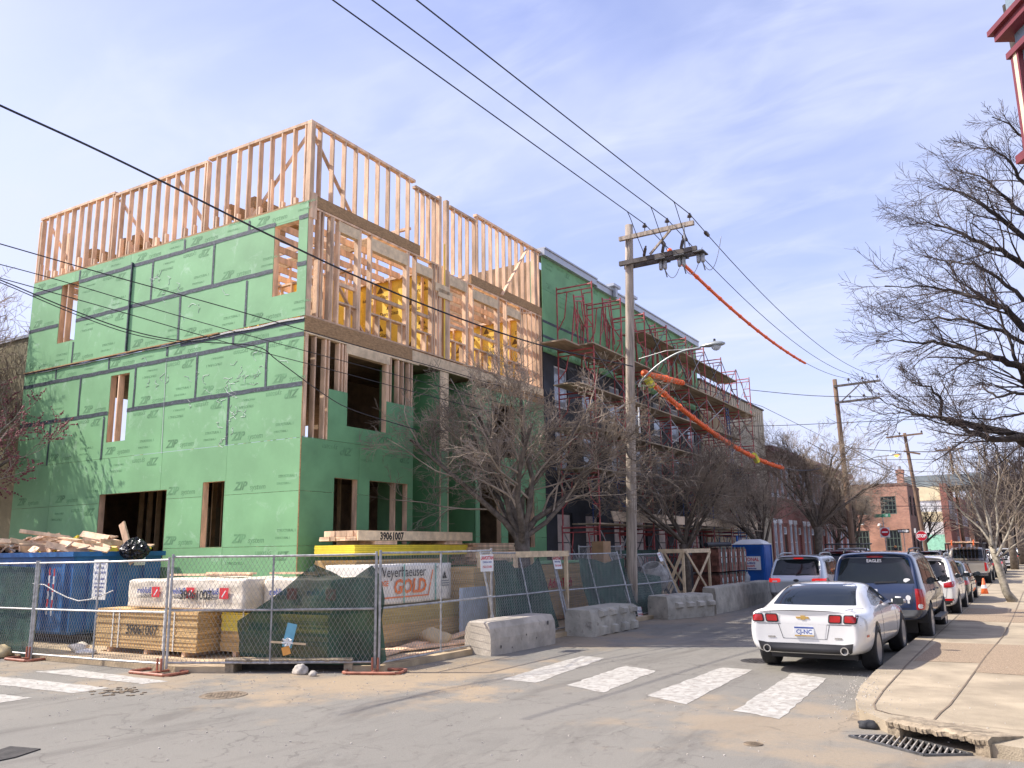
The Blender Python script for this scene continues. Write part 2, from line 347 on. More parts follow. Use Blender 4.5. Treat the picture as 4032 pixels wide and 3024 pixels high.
# ------------------------------------------------------------------ ground
from mathutils.geometry import tessellate_polygon
def asphalt():
    m = bpy.data.materials.new('worn_asphalt'); m.use_nodes = True; t = m.node_tree; n = t.nodes; L = t.links; b = n['Principled BSDF']; b.inputs['Roughness'].default_value = .92; b.inputs['Specular IOR Level'].default_value = .3
    g = n.new('ShaderNodeNewGeometry')
    def nz(sc, lo, hi, a, c, det=8, rough=.65, dist=0, st=(1, 1, 1)):
        mp = n.new('ShaderNodeMapping'); mp.inputs['Scale'].default_value = st; L.new(g.outputs['Position'], mp.inputs[0])
        x = n.new('ShaderNodeTexNoise'); x.inputs['Scale'].default_value = sc; x.inputs['Detail'].default_value = det; x.inputs['Roughness'].default_value = rough; x.inputs['Distortion'].default_value = dist; L.new(mp.outputs[0], x.inputs['Vector'])
        r = n.new('ShaderNodeMapRange'); r.inputs[1].default_value = lo; r.inputs[2].default_value = hi; r.inputs[3].default_value = a; r.inputs[4].default_value = c; L.new(x.outputs[0], r.inputs[0]); return r.outputs[0]
    def mixc(f, a, c):
        x = n.new('ShaderNodeMix'); x.data_type = 'RGBA'
        for i, v in ((0, f), (6, a), (7, c)):
            if isinstance(v, tuple): x.inputs[i].default_value = (*v, 1)
            elif isinstance(v, float): x.inputs[i].default_value = v
            else: L.new(v, x.inputs[i])
        return x.outputs[2]
    def dist(pt, rad, soft, amt):
        d = n.new('ShaderNodeVectorMath'); d.operation = 'DISTANCE'; d.inputs[1].default_value = pt; L.new(g.outputs['Position'], d.inputs[0])
        a = n.new('ShaderNodeMath'); a.operation = 'MULTIPLY_ADD'; L.new(wob, a.inputs[0]); a.inputs[1].default_value = 3.4; L.new(d.outputs['Value'], a.inputs[2])
        r = n.new('ShaderNodeMapRange'); r.interpolation_type = 'SMOOTHSTEP'; r.inputs[1].default_value = rad; r.inputs[2].default_value = rad + soft; r.inputs[3].default_value = amt; r.inputs[4].default_value = 0; L.new(a.outputs[0], r.inputs[0]); return r.outputs[0]
    wob = nz(.8, .3, .7, -.5, .5, 5)
    col = mixc(nz(150, .42, .58, 0., 1., 3, .7), (.096, .094, .084), (.335, .322, .285))       # stones in the surface
    col = mixc(nz(420, .40, .60, 0., .5, 2, .7), col, (.172, .164, .143))
    col = mixc(nz(.35, .38, .64, 0., .5, 6, .6), col, (.265, .25, .215))                      # pale dusty patches
    col = mixc(nz(1.4, .50, .68, 0., .6, 8, .7, .8, (1, .25, 1)), col, (.10, .092, .082))      # tyre scuffs along the street
    col = mixc(nz(2.6, .58, .63, 0., .6, 9, .75, 1.5), col, (.12, .108, .095))
    col = mixc(nz(3.3, .60, .72, 0., .6, 9, .8, .6), col, (.28, .25, .21))
    for pt, rad, soft, amt in (((-9.4, 10.4, 0), .3, 2.3, .85), ((-8.7, 12.3, 0), .3, 2.2, .85), ((-12.5, 9.8, 0), .4, 1.6, .6), ((-17, 9.6, 0), .4, 1.4, .5), ((-2.4, 10.4, 0), .5, 1.8, .55), ((-9.3, 18, 0), .6, 2.2, .6), ((-9.3, 24, 0), .6, 2.5, .5)):
        col = mixc(dist(pt, rad, soft, amt), col, (.38, .29, .185))
    col = mixc(nz(28, .40, .62, 0., .35, 5, .7), col, (.20, .18, .15))
    # cracks
    vo = n.new('ShaderNodeTexVoronoi'); vo.feature = 'DISTANCE_TO_EDGE'; vo.inputs['Scale'].default_value = .55
    nw = n.new('ShaderNodeTexNoise'); nw.inputs['Scale'].default_value = 2.2; nw.inputs['Detail'].default_value = 6; L.new(g.outputs['Position'], nw.inputs['Vector'])
    ad = n.new('ShaderNodeVectorMath'); ad.operation = 'MULTIPLY_ADD'; ad.inputs[1].default_value = (.7, .7, .7); L.new(nw.outputs['Color'], ad.inputs[0]); L.new(g.outputs['Position'], ad.inputs[2]); L.new(ad.outputs[0], vo.inputs['Vector'])
    r = n.new('ShaderNodeMapRange'); r.inputs[1].default_value = 0; r.inputs[2].default_value = .012; r.inputs[3].default_value = .4; r.inputs[4].default_value = 0; L.new(vo.outputs['Distance'], r.inputs[0])
    mu = n.new('ShaderNodeMath'); mu.operation = 'MULTIPLY'; L.new(r.outputs[0], mu.inputs[0]); L.new(nz(.5, .44, .54, 0., 1.), mu.inputs[1])
    col = mixc(mu.outputs[0], col, (.05, .045, .04))
    L.new(col, b.inputs['Base Color'])
    x = n.new('ShaderNodeTexNoise'); x.inputs['Scale'].default_value = 90; x.inputs['Detail'].default_value = 5; L.new(g.outputs['Position'], x.inputs['Vector'])
    bp = n.new('ShaderNodeBump'); bp.inputs['Strength'].default_value = .7; bp.inputs['Distance'].default_value = .008; L.new(x.outputs[0], bp.inputs['Height']); L.new(bp.outputs[0], b.inputs['Normal'])
    return m
M['asphalt'] = asphalt()
M['pavement'] = mat('sandy_concrete_paving', (.385, .32, .225), .95, .16, 1.3, .45, 60, spots=(38, (.22, .175, .12), .56, .70, .55))
M['kerb'] = mat('kerb_concrete', (.34, .275, .19), .95, .25, 6, .9, 25, spots=(16, (.12, .095, .07), .54, .68, .7))
def sheet(name, outer, z, m, holes=(), kind='structure', parent=None, thick=0):
    loops = [[Vector((p[0], p[1], 0)) for p in outer]] + [[Vector((p[0], p[1], 0)) for p in h] for h in holes]
    tri = tessellate_polygon(loops); flat = [p for l in loops for p in l]
    b = MB()
    up = []
    for t_ in tri:
        a_, b_, c_ = [flat[i] for i in t_]
        up.append(t_ if (b_ - a_).cross(c_ - a_).z > 0 else t_[::-1])
    b.poly([(p.x, p.y, z) for p in flat], up)
    if thick:
        for l in loops:
            k = len(l); b.poly([(p.x, p.y, z) for p in l] + [(p.x, p.y, z - thick) for p in l], [(i, (i + 1) % k, k + (i + 1) % k, k + i) for i in range(k)])
    return b.build(name, m, parent, kind=kind)
def P2(px, py, z=0): p = onZ(px, py, z); return (p.x, p.y)
dA, dB = Vector((-1.47, 10.22)), Vector((-.69, 9.75))          # right storm inlet, along the kerb
dd = (dB - dA).normalized(); dn = Vector((-dd.y, dd.x))
if dn.y < 0: dn = -dn
eA, eB = Vector((-12.1, 10.53)), Vector((-10.3, 11.42))        # left storm inlet in the cut corner
ed = (eB - eA).normalized(); en = Vector((-ed.y, ed.x))
if en.y < 0: en = -en
grate = [P2(3345, 2902), P2(3640, 2978), P2(3828, 2975), P2(3540, 2900)]
sheet('ground', [(-900, -500), (900, -500), (900, 1500), (-900, 1500)], -.62, mat('earth', (.22, .2, .17), .95))
sheet('road', [(-140, -60), (120, -60), (120, 420), (-140, 420)], 0, M['asphalt'], holes=[grate])
kerbR = [(-2.32, 400), (-2.3, 60), (-2.31, 20), (-2.30, 14.3), (-2.25, 12.8), (-2.13, 11.7), (-1.98, 11.05), (-1.72, 10.62)]
notchR = [tuple(dA), tuple(dA + dn * .42), tuple(dB + dn * .42), tuple(dB)]
def inset(l, d): return [(x + d, y) for x, y in l]
# right pavement = kerb strip + concrete slab with joints cut, raised one real step
sheet('pavement', kerbR + notchR + [(-.32, 9.66), (3, 9.55), (60, 9.5), (60, 400)], .125, M['pavement'], thick=.2)
kerbL = [(-60, 10.2), (-13.0, 10.2)]
sheet('pavement', [(-140, 10.1), (-13.0, 10.1), tuple(eA), tuple(eA + en * .4), tuple(eB + en * .4), tuple(eB), (-9.75, 11.8), (-9.72, 15), (-9.8, 400), (-140, 400)], .10, M['sand'], thick=.2)
# brown exposed-aggregate bands and dark joints on the right pavement
def strip(name, pts, w, z, m, kind='structure'):
    b = MB()
    for i in range(len(pts) - 1):
        a, c = Vector(pts[i]), Vector(pts[i + 1]); d = (c - a).normalized(); nrm = Vector((-d.y, d.x)) * w / 2
        b.poly([(a.x - nrm.x, a.y - nrm.y, z), (c.x - nrm.x, c.y - nrm.y, z), (c.x + nrm.x, c.y + nrm.y, z), (a.x + nrm.x, a.y + nrm.y, z)], [(0, 1, 2, 3)])
    return b.build(name, m, kind=kind)
sheet('pavement_band', [(-1.93, 15.85), (-.98, 16.0), (-.98, 14.85), (3, 14.6), (3, 19.3), (-1.86, 19.0)], .129, M['aggregate'])
sheet('pavement_band', [(-1.93, 24.4), (3, 24.4), (3, 29.2), (-1.93, 29.2)], .129, M['aggregate'])
j1 = [(-1.16, 10.55), (-1.13, 11.2), (-1.08, 11.73), (-1.03, 13.3), (-.985, 14.85), (-.93, 17), (-.78, 20.7), (-.7, 26), (-.6, 40)]
strip('pavement_joint', j1, .022, .133, M['joint'])
jk = [(-1.36, 10.75), (-1.62, 10.86), (-1.80, 11.05), (-1.87, 11.4), (-1.92, 12.5), (-1.96, 15.1), (-1.98, 20), (-2.0, 60)]
strip('pavement_joint', jk, .02, .133, M['joint'])
for yv in (20.9, 22.6, 30.6, 33): strip('pavement_joint', [(-2.3, yv), (3, yv + .05)], .012, .133, M['joint'])
strip('pavement_joint', [(-2.2, 13.0), (-1.1, 13.05)], .008, .133, M['joint'])
strip('pavement_joint', [(-1.3, 10.62), (0.5, 10.4)], .010, .133, M['joint'])
# storm inlets: concrete hood over an open pit
def inlet(A, B, d, nrm, top, depth, label):
    t = thing('storm_inlet', label, 'storm drain', (A.x, A.y, 0))
    q = lambda s, u, z: (A.x + d.x * s + nrm.x * u, A.y + d.y * s + nrm.y * u, z)
    L_ = (B - A).length
    b = MB()
    def blk(s0, s1, u0, u1, z0, z1, jig=0):
        P = [q(s, u, z) for z in (z0, z1) for (s, u) in ((s0, u0), (s1, u0), (s1, u1), (s0, u1))]
        b.poly(P, [(0, 3, 2, 1), (4, 5, 6, 7), (0, 1, 5, 4), (1, 2, 6, 5), (2, 3, 7, 6), (3, 0, 4, 7)])
    n_ = 28; jj = [random.uniform(-.014, .014) for _ in range(n_ + 1)]
    for i in range(n_):
        s0, s1 = -.12 + (L_ + .24) * i / n_, -.12 + (L_ + .24) * (i + 1) / n_
        P = [q(s, u, z) for (u, z, a_, c_) in ((-.01, top - .075, 1, .4), (-.02, top - .03, 1, .5), (.05, top + .0, .5, .3), (depth + .12, top - .045, 0, 0), (depth + .12, top - .12, 0, 0)) for s, j in ((s0, jj[i]), (s1, jj[i + 1])) for u, z in ((u + j * a_, z + j * c_),)]
        b.poly(P, [(0, 1, 3, 2), (2, 3, 5, 4), (4, 5, 7, 6), (6, 7, 9, 8), (8, 9, 1, 0), (0, 2, 4, 6, 8), (1, 9, 7, 5, 3)])
    b.build('hood', M['kerb'], t)
    b = MB(); blk(-.12, .03, 0, depth, -.05, top - .074); b.build('cheek', M['kerb'], t); b = MB(); blk(L_ - .03, L_ + .12, 0, depth, -.05, top - .074); b.build('cheek', M['kerb'], t)
    b = MB(); blk(.03, L_ - .03, depth - .03, depth - .001, -.5, top - .08); b.build('pit_wall', M['iron'], t)
    return t
inlet(dA, dB, dd, dn, .185, .42, 'concrete storm inlet with a wide slot beside the iron grate, right pavement corner')
inlet(eA, eB, ed, en, .24, .40, 'dark storm inlet slot under the fence with the torn green screen')
g = thing('drain_grate', 'long iron drain grate set in the road before the right kerb inlet', 'drain grate', (grate[0][0], grate[0][1], 0))
G0, G1, G2, G3 = [Vector((*p, 0)) for p in grate]
b = MB()
gd = (onZ(3598, 2913) - onZ(3557, 2966)).normalized(); gp = Vector((-gd.y, gd.x, 0)); quad = [G0, G1, G2, G3]
ts = [p.dot(gp) for p in quad]; t0_, t1_ = min(ts), max(ts)
for i in range(19):
    tt = t0_ + (t1_ - t0_) * (i + .7) / 19.4; hits = []
    for k in range(4):
        p, q_ = quad[k], quad[(k + 1) % 4]; a_, c_ = p.dot(gp) - tt, q_.dot(gp) - tt
        if a_ * c_ < 0: hits.append(p.lerp(q_, a_ / (a_ - c_)))
    if len(hits) == 2: b.bar(hits[0] + Vector((0, 0, .006)), hits[1] + Vector((0, 0, .006)), .013, .03)
b.build('bars', mat('sunlit_grate_bars', (.36, .33, .29), .7, .3, 12), g)  # sunlight on the bars is put into their lighter colour
b = MB()
for a, c in ((G0, G1), (G1, G2), (G2, G3), (G3, G0)): b.bar(a + Vector((0, 0, .006)), c + Vector((0, 0, .006)), .03, .03)
b.bar(G0.lerp(G3, .5), G1.lerp(G2, .5), .012, .02); b.build('frame', M['darksteel'], g)
b = MB(); b.prism([p + Vector((0, 0, -.5)) for p in (G0, G1, G2, G3)], (0, 0, .04)); b.build('pit_floor', M['iron'], g)

# crosswalk bars
def rough_bar(pix, z=.004, clip=None):
    c = [Vector((*P2(*p), 0)) for p in pix]; pts = []
    for i in range(4):
        a, d = c[i], c[(i + 1) % 4]; k = 16 if (d - a).length > 1.2 else 6
        for j in range(k):
            p = a.lerp(d, j / k); p += Vector((random.uniform(-1, 1), random.uniform(-1, 1), 0)) * .022; pts.append((p.x, p.y))
    sheet('crosswalk_stripe', pts, z, M['paint'])
rough_bar([(1975, 2676), (2110, 2690), (2384, 2592), (2290, 2583)])
rough_bar([(2235, 2698), (2375, 2728), (2585, 2642), (2460, 2622)])
rough_bar([(2545, 2738), (2700, 2775), (2962, 2638), (2842, 2629)])
rough_bar([(2893, 2800), (3072, 2832), (3260, 2672), (3120, 2650)])
rough_bar([(140, 2645), (292, 2636), (665, 2684), (560, 2694)])
rough_bar([(-260, 2668), (0, 2664), (436, 2709), (284, 2730)])
rough_bar([(-420, 2742), (-120, 2722), (128, 2748), (0, 2768)])
# iron covers
def cover(px, py, r, label, m):
    p = onZ(px, py); b = MB(); b.lathe([(r, .003), (r * .96, .010), (r * .9, .006), (r * .9, .0065), (0.0001, .0065)], Matrix.Translation((p.x, p.y, 0)), 28)
    for i in range(-4, 5):
        for j in range(-4, 5):
            if i * i + j * j < 17: b.box((p.x + i * r * .19, p.y + j * r * .19, .0085), (r * .1, r * .1, .006))
    o = b.build('manhole_cover', m); tag(o, label, 'manhole cover')
M['dustyiron'] = mat('dusty_iron', (.22, .17, .115), .9, .3, 8, .4, 30)
cover(880, 2738, .34, 'round manhole cover in the road nearest the torn fence screen', M['dustyiron'])
cover(2990, 2603, .33, 'round manhole cover by the left rear wheel of the white coupe', M['iron'])
cover(2966, 2931, .10, 'small rusty valve cover alone in the near road', M['dustyiron'])
pc = [P2(-40, 2968), P2(40, 2942), P2(160, 2952), P2(60, 2985), P2(-60, 3010)]
o = sheet('access_plate', pc, .012, M['iron'], kind=None, thick=.011); tag(o, 'steel access plate in the asphalt at the near left', 'access plate')
b = MB()
for i in range(40):
    p = onZ(475 + random.gauss(0, 45), 2722 + random.gauss(0, 7)); b.box((p.x, p.y, .006), (random.uniform(.03, .09), random.uniform(.03, .07), .012), Matrix.Rotation(random.random() * 3, 3, 'Z'))
b.build('cobble_patch', M['dustyiron'], kind='stuff')
# litter
b = MB()
for i in range(900):
    if random.random() < .5: p = onZ(random.uniform(0, 1900), random.uniform(2600, 2760))
    elif random.random() < .5: p = onZ(random.gauss(3400, 60), random.gauss(2730, 70))
    else: p = onZ(random.uniform(100, 4000), random.uniform(2650, 3010))
    s_ = random.uniform(.004, .013); b.box((p.x, p.y, (.125 if p.x > -2.3 and p.y > 10.3 else 0) + s_ * .4), (s_ * 1.4, s_, s_), Matrix.Rotation(random.random() * 3, 3, 'Z'))
b.build('gravel', M['rock'], kind='stuff')
def lump(name, loc, d, m, label, cat, seed=0, parent=None):
    bm = bmesh.new(); bmesh.ops.create_icosphere(bm, subdivisions=3, radius=1)
    for v in bm.verts:
        v.co *= 1 + .35 * noise.noise(v.co * 1.3 + Vector((seed, 0, 0))) + .1 * noise.noise(v.co * 4 + Vector((seed, 3, 0)))
        v.co = Vector((v.co.x * d[0] / 2, v.co.y * d[1] / 2, max(v.co.z, -.7) * d[2] / 2))
    me = bpy.data.meshes.new(name); bm.to_mesh(me); bm.free(); me.materials.append(m); me.polygons.foreach_set('use_smooth', [True] * len(me.polygons))
    o = inst(name, me, parent, (loc[0], loc[1], loc[2] + d[2] * .33)); return tag(o, label, cat)
p = onZ(3418, 2868); lump('asphalt_lump', (p.x, p.y, 0), (.22, .15, .11), M['asphaltlump'], 'black lump of asphalt beside the right storm inlet', 'rubble', 3)
p = onZ(1182, 2655); lump('rubble_piece', (p.x, p.y, 0), (.26, .2, .2), M['rock'], 'larger pale rock in front of the left storm inlet', 'rubble', 5)
p = onZ(1232, 2662); lump('rubble_piece', (p.x, p.y, 0), (.15, .12, .1), M['rock'], 'smaller pale rock in front of the left storm inlet', 'rubble', 8)
p = onZ(5, 2580, .05); lump('sandbag', (p.x, p.y, 0.02), (.5, .4, .28), mat('sandbag_cloth', (.52, .42, .24), .95), 'tan sandbag at the foot of the leftmost fence panel', 'sandbag', 11)
# ------------------------------------------------------------------ corner house under construction
FX, FY = -14.06, 13.92        # street face (faces +X) and side face (faces -Y)
XB, YE = -25.75, 25.38        # back and far ends
house = thing('house_under_construction', 'three-storey corner house with green sheathing below and bare timber framing on top', 'building', (-19.9, 19.6, 0))
zip_p = text_mesh('ZIP', .27, M['ziptext'], .32, .010, .0012, 'LEFT', 1.05)
sys_p = text_mesh('system', .19, M['ziptext'], .18, .0, .0012)
str_p = text_mesh('STRUCTURAL 1', .085, M['ziptext'], 0, .001, .0012)
def joined(name, items, m):
    bm = bmesh.new()
    for me, mt in items:
        t_ = me.copy(); t_.transform(mt); bm.from_mesh(t_); bpy.data.meshes.remove(t_)
    me = bpy.data.meshes.new(name); bm.to_mesh(me); bm.free(); me.materials.append(m); return me
zipsys = joined('lettering', [(zip_p, Matrix.Translation((-.42, 0, 0))), (sys_p, Matrix.Translation((.11, -.015, 0))), (str_p, Matrix.Translation((1.05, .22, 0))), (str_p, Matrix.Translation((1.0, .06, 0)) @ Matrix.Scale(.8, 4))], M['ziptext'])
zipshort = joined('lettering', [(zip_p, Matrix.Translation((-.42, 0, 0))), (sys_p, Matrix.Translation((.11, -.015, 0)))], M['ziptext'])
def panel(parent, plane, off, u0, u1, v0, v1, holes, m, printed=True, th=.012, gap=.004, zdir=1, jig=0.0, rs=None):
    """sheathing sheet in plane 'Y' (u = X, faces -Y at y=off) or 'X' (u = Y, faces +X at x=off) with window openings cut out"""
    if printed == 'all': printed = True
    lo, hi = min(u0, u1) + gap, max(u0, u1) - gap; v0 += gap; v1 -= gap
    us = sorted({lo, hi} | {h[i] for h in holes for i in (0, 1) if lo < h[i] < hi}); vs = sorted({v0, v1} | {h[i] for h in holes for i in (2, 3) if v0 < h[i] < v1})
    cells = [(us[i], us[i + 1], vs[j], vs[j + 1]) for i in range(len(us) - 1) for j in range(len(vs) - 1)
             if not any(h[0] < (us[i] + us[i + 1]) / 2 < h[1] and h[2] < (vs[j] + vs[j + 1]) / 2 < h[3] for h in holes)]
    if not cells: return None
    b = MB(); s = random.uniform(0, jig)
    for (a, c, d, e) in cells:
        if plane == 'Y': b.span((a, off - s, d), (c, off - s - th, e))
        else: b.span((off + s, a, d), (off + s + th, c, e))
    o = b.build('sheathing_panel', m, parent)
    if printed and (hi - lo) > 1.1 and v1 - v0 > .35:
        R = R_NY if plane == 'Y' else R_PX
        def free(u, v, w=.85):
            return lo < u - w * .55 and u + w * .6 < hi and not any(h[0] < u + w * .6 and h[1] > u - w * .5 and h[2] < v + .3 and h[3] > v - .1 for h in holes)
        def put(u, v, flip):
            if not free(u, v): return
            loc = (u, off - s - th - .001, v) if plane == 'Y' else (off + s + th + .001, u, v)
            me = zipsys if free(u + (.9 if not flip else -.9), v, .7) else zipshort
            inst('lettering', me, o, loc, rotz180(R) if flip else R)
        r_ = random.random()
        put(lo + .55 + .2 * r_, v0 + .10, False)
        if v1 - v0 > .9 and r_ < .75: put(hi - .5 - .25 * r_, v1 - .12, True)
    return o
# side face, rows between seams; each row has its own joints
holesY = [(-21.50, -18.68, 1.93, 3.64), (-17.32, -16.53, 2.18, 3.75), (-21.40, -20.57, 5.05, 6.91), (-24.2, -23.33, 8.22, 10.03), (-15.19, -14.36, 8.13, 9.94)]
rowsY = [(-.1, .93, [-15.0, -17.4, -19.9, -22.3]), (.93, 2.17, [-16.5, -18.95, -21.4, -23.84]), (2.17, 3.40, [-16.5, -18.95, -21.4, -23.84]), (3.40, 4.61, [-16.5, -18.95, -21.4, -23.84]),
         (4.61, 5.87, None, [901, 640, 410, 199], 1640), (5.87, 7.06, None, [1052, 777, 536, 319], 1520), (7.06, 7.44, None, [919, 660, 431, 223], 1320),
         (7.50, 8.80, None, [970, 705, 507, 288], 1200), (8.80, 9.99, None, [845, 604, 514, 316], 1100), (9.99, 10.36, None, [982, 729, 526, 314], 920)]
for r in rowsY:
    js = r[2] if r[2] else [onY(px, r[4], FY).x for px in r[3]]
    e = [FX] + js + [XB]
    for i in range(len(e) - 1):
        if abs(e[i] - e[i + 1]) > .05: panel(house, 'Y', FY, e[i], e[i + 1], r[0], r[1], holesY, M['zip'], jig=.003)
b = MB(); b.span((XB, FY + .02, .0), (FX - .02, FY + .10, .9)); b.build('wall_base', M['plydark'], house)
# OSB edges at sheet corners
strut('corner_edge', house, M['osb'], (FX + .008, FY - .004, 0), (FX + .008, FY - .004, 7.4), .016, .02)
# seam tapes
def tape(a, c, w=.105, face='Y'):
    a, c = Vector(a), Vector(c); d = (c - a); L_ = d.length; d.normalize(); k = max(2, int(L_ / .25)); b = MB(); up = Vector((0, 0, 1)) if abs(d.z) < .5 else (Vector((1, 0, 0)) if face == 'Y' else Vector((0, 1, 0)))
    n_ = Vector((0, -1, 0)) if face == 'Y' else Vector((1, 0, 0)); pts = []
    for i in range(k + 1):
        p = a + d * (L_ * i / k); j = random.uniform(-.008, .008); o_ = n_ * random.uniform(.001, .005)
        pts += [p - up * (w / 2 + j) + o_, p + up * (w / 2 - j) + o_]
    b.poly(pts, [(2 * i, 2 * i + 2, 2 * i + 3, 2 * i + 1) for i in range(k)] ); return b.build('seam_tape', M['tape'], house)
TY = FY - .019
def hseg(z, xs, dz=0):
    for x0, x1 in xs: tape((x0, TY, z), (x1, TY, z + dz))
hseg(9.99, [(XB, -24.22), (-23.33, -15.15), (-14.36, FX)]); hseg(8.80, [(XB, -24.22), (-23.33, -15.19), (-14.38, FX)])
hseg(7.06, [(XB, FX)]); hseg(5.87, [(XB, -21.42), (-20.57, FX)]); hseg(7.40, [(-18.5, FX)])
def vseg(px, y0, y1):
    a, c = onY(px, y0, TY), onY(px - (y1 - y0) * .02, y1, TY); tape((a.x, TY, a.z), (a.x, TY, c.z), .07)
for px, y0, y1 in ((604, 1022, 1180), (845, 952, 1123), (711, 1163, 1340), (972, 1105, 1285), (729, 943, 985), (982, 870, 908), (316, 1065, 1105),
                   (919, 1306, 1356), (660, 1360, 1402), (431, 1408, 1452), (223, 1445, 1490), (1052, 1345, 1530), (777, 1400, 1568), (536, 1438, 1605), (319, 1486, 1640),
                   (901, 1562, 1752), (410, 1640, 1808), (199, 1672, 1832), (289, 1346, 1427)):
    vseg(px, y0, y1)
vs_ = onY(525, 1035, TY); ve_ = onY(505, 1382, TY); strut('vertical_strip', house, M['tape'], (vs_.x, TY - .02, vs_.z), (vs_.x, TY - .02, ve_.z), .06, .04)
# flap of membrane along the third-floor line
b = MB(); k = 60
for i in range(k):
    x0, x1 = XB + (FX - XB) * i / k, XB + (FX - XB) * (i + 1) / k
    z0, z1 = 7.455 + .012 * sin(i * .7), 7.455 + .012 * sin((i + 1) * .7)
    b.poly([(x0, TY - .03, z0 - .035), (x1, TY - .03, z1 - .035), (x1, TY - .01, z1 + .02), (x0, TY - .01, z0 + .02)], [(0, 1, 2, 3)])
b.build('membrane_flap', M['tape'], house)
strut('ledger_strip', house, M['osb'], (XB, TY - .02, 7.49), (-17.0, TY - .02, 7.49), .05, .03)
# window openings in the side face: timber frames with depth, studs seen within
def opening(parent, plane, off, h, depth=.16, mid=None, m='lumber', sill=True):
    fr = thing('window_frame', None, None, (0, 0, 0)) if False else None
    u0, u1, v0, v1 = h; t_ = .04
    def bd(a, c, d, e):
        if plane == 'Y': return ((a, off + .002, d), (c, off + depth, e))
        return ((off - depth, a, d), (off - .002, c, e))
    b = MB(); b.span(*bd(u0 - t_, u0, v0, v1)); b.span(*bd(u1, u1 + t_, v0, v1)); b.span(*bd(u0 - t_, u1 + t_, v1, v1 + t_))
    if sill: b.span(*bd(u0 - t_, u1 + t_, v0 - t_, v0))
    b.build('window_frame', M[m], parent)
    if mid: 
        p = bd(mid, mid + .045, v0, v1); board('stud', parent, M['lumber'], *p)
for h, md in zip(holesY, (None, None, -21.08, -23.9, None)): opening(house, 'Y', FY, h, .17, md)
# floor decks, added interior walls that keep the openings dark (plain boarding)
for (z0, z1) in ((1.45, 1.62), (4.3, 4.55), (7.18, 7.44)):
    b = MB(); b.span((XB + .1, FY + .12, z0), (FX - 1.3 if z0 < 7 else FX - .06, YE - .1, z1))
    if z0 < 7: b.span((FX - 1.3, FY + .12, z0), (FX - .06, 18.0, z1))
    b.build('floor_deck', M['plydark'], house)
b = MB(); b.span((-25.7, FY + .2, 1.6), (-25.6, YE - .2, 4.3)); b.span((-20.1, 16.6, 1.6), (-20.0, YE - .2, 4.3)); b.span((-17.6, 18.6, 4.55), (-17.5, YE - .2, 7.2)); b.build('light_blocking_wall', M['plydark'], house)  # walls added to block light and keep the lower floors dark
for i in range(16):
    x = -22.6 + i * .4; board('interior_stud', house, M['ply'], (x, 15.9, 1.6), (x + .045, 16.04, 4.3))
for i in range(7): y = 14.4 + i * .55; board('interior_stud', house, M['ply'], (-15.9, y, 1.6), (-15.8, y + .045, 4.3))
for i in range(8):
    y = 14.6 + i * .5; board('interior_stud', house, M['ply'], (-20.0, y + 2.0, 4.55), (-19.9, y + 2.05, 7.2))
board('chimney_wall', house, M['olive'], (-20.6, 15.9, 1.6), (-19.5, 16.35, 3.3))
# ---- street face, lower floors
holesX = [(15.03, 15.86, 2.19, 3.76), (16.30, 17.83, 2.2, 3.77), (15.42, 16.92, 5.04, 6.86), (13.9, 14.77, 4.64, 7.1), (14.7, 15.44, 5.87, 7.1), (16.92, 18.1, 5.87, 7.1), (15.3, 17.0, 6.8, 7.1)]
for v0, v1, js in ((-.1, .93, [16.36]), (.93, 2.17, [15.2]), (2.17, 3.40, [16.36]), (3.40, 4.63, [15.9]), (4.63, 5.87, [16.36]), (5.87, 7.06, [16.3])):
    e = [FY - .012] + js + [18.05]
    for i in range(len(e) - 1): panel(house, 'X', FX, e[i], e[i + 1], v0, v1, holesX, M['zip'] if 0 else M['zipshade'], jig=.002)
for h in holesX[:3]: opening(house, 'X', FX, h, .16, 17.3 if h[0] == 16.30 else None)
# printed scuff of torn surface near the corner
b = MB()
for i in range(26):
    c_ = Vector((FX + .0135, 14.35 + random.gauss(0, .16), 3.1 + random.gauss(0, .18) - (i % 5) * .12)); pts = []
    for j in range(7):
        a_ = 2 * pi * j / 7; r_ = random.uniform(.02, .085); pts.append(c_ + Vector((0, cos(a_) * r_, sin(a_) * r_)))
    b.poly(pts, [tuple(range(7))])
b.build('torn_surface', mat('torn_fibre', (.40, .32, .19), .9), house)
# open studs on the second floor and header
studs_lo = [13.95, 14.28, 14.62, 14.74, 15.10, 15.22, 15.32, 16.98, 17.08, 17.40, 17.60, 17.86, 17.98]
for y in studs_lo:
    zb = 4.64 if y < 14.78 else 5.0
    board('stud', house, M['lumber'], (FX - .14, y, zb), (FX - .004, y + .045, 7.06))
board('corner_post', house, M['lumber'], (FX - .14, FY + .004, 4.64), (FX - .002, FY + .13, 7.1))
board('window_header', house, M['header'], (FX - .14, 15.36, 6.86), (FX + .004, 17.05, 7.08))
board('top_plate', house, M['header'], (FX - .14, FY, 7.08), (FX + .002, 18.3, 7.14))
# rim boards at third floor
board('rim_board', house, M['osb'], (FX - .04, FY - .004, 7.145), (FX + .012, 17.98, 7.50))
board('rim_board', house, M['header'], (FX - .04, 17.99, 7.12), (FX + .008, 22.6, 7.46))
board('rim_board', house, M['osb'], (FX - .04, 21.8, 6.95), (FX + .0285, YE, 7.26))
board('rim_board', house, M['header'], (FX - .04, 22.61, 7.27), (FX + .006, YE, 7.5))
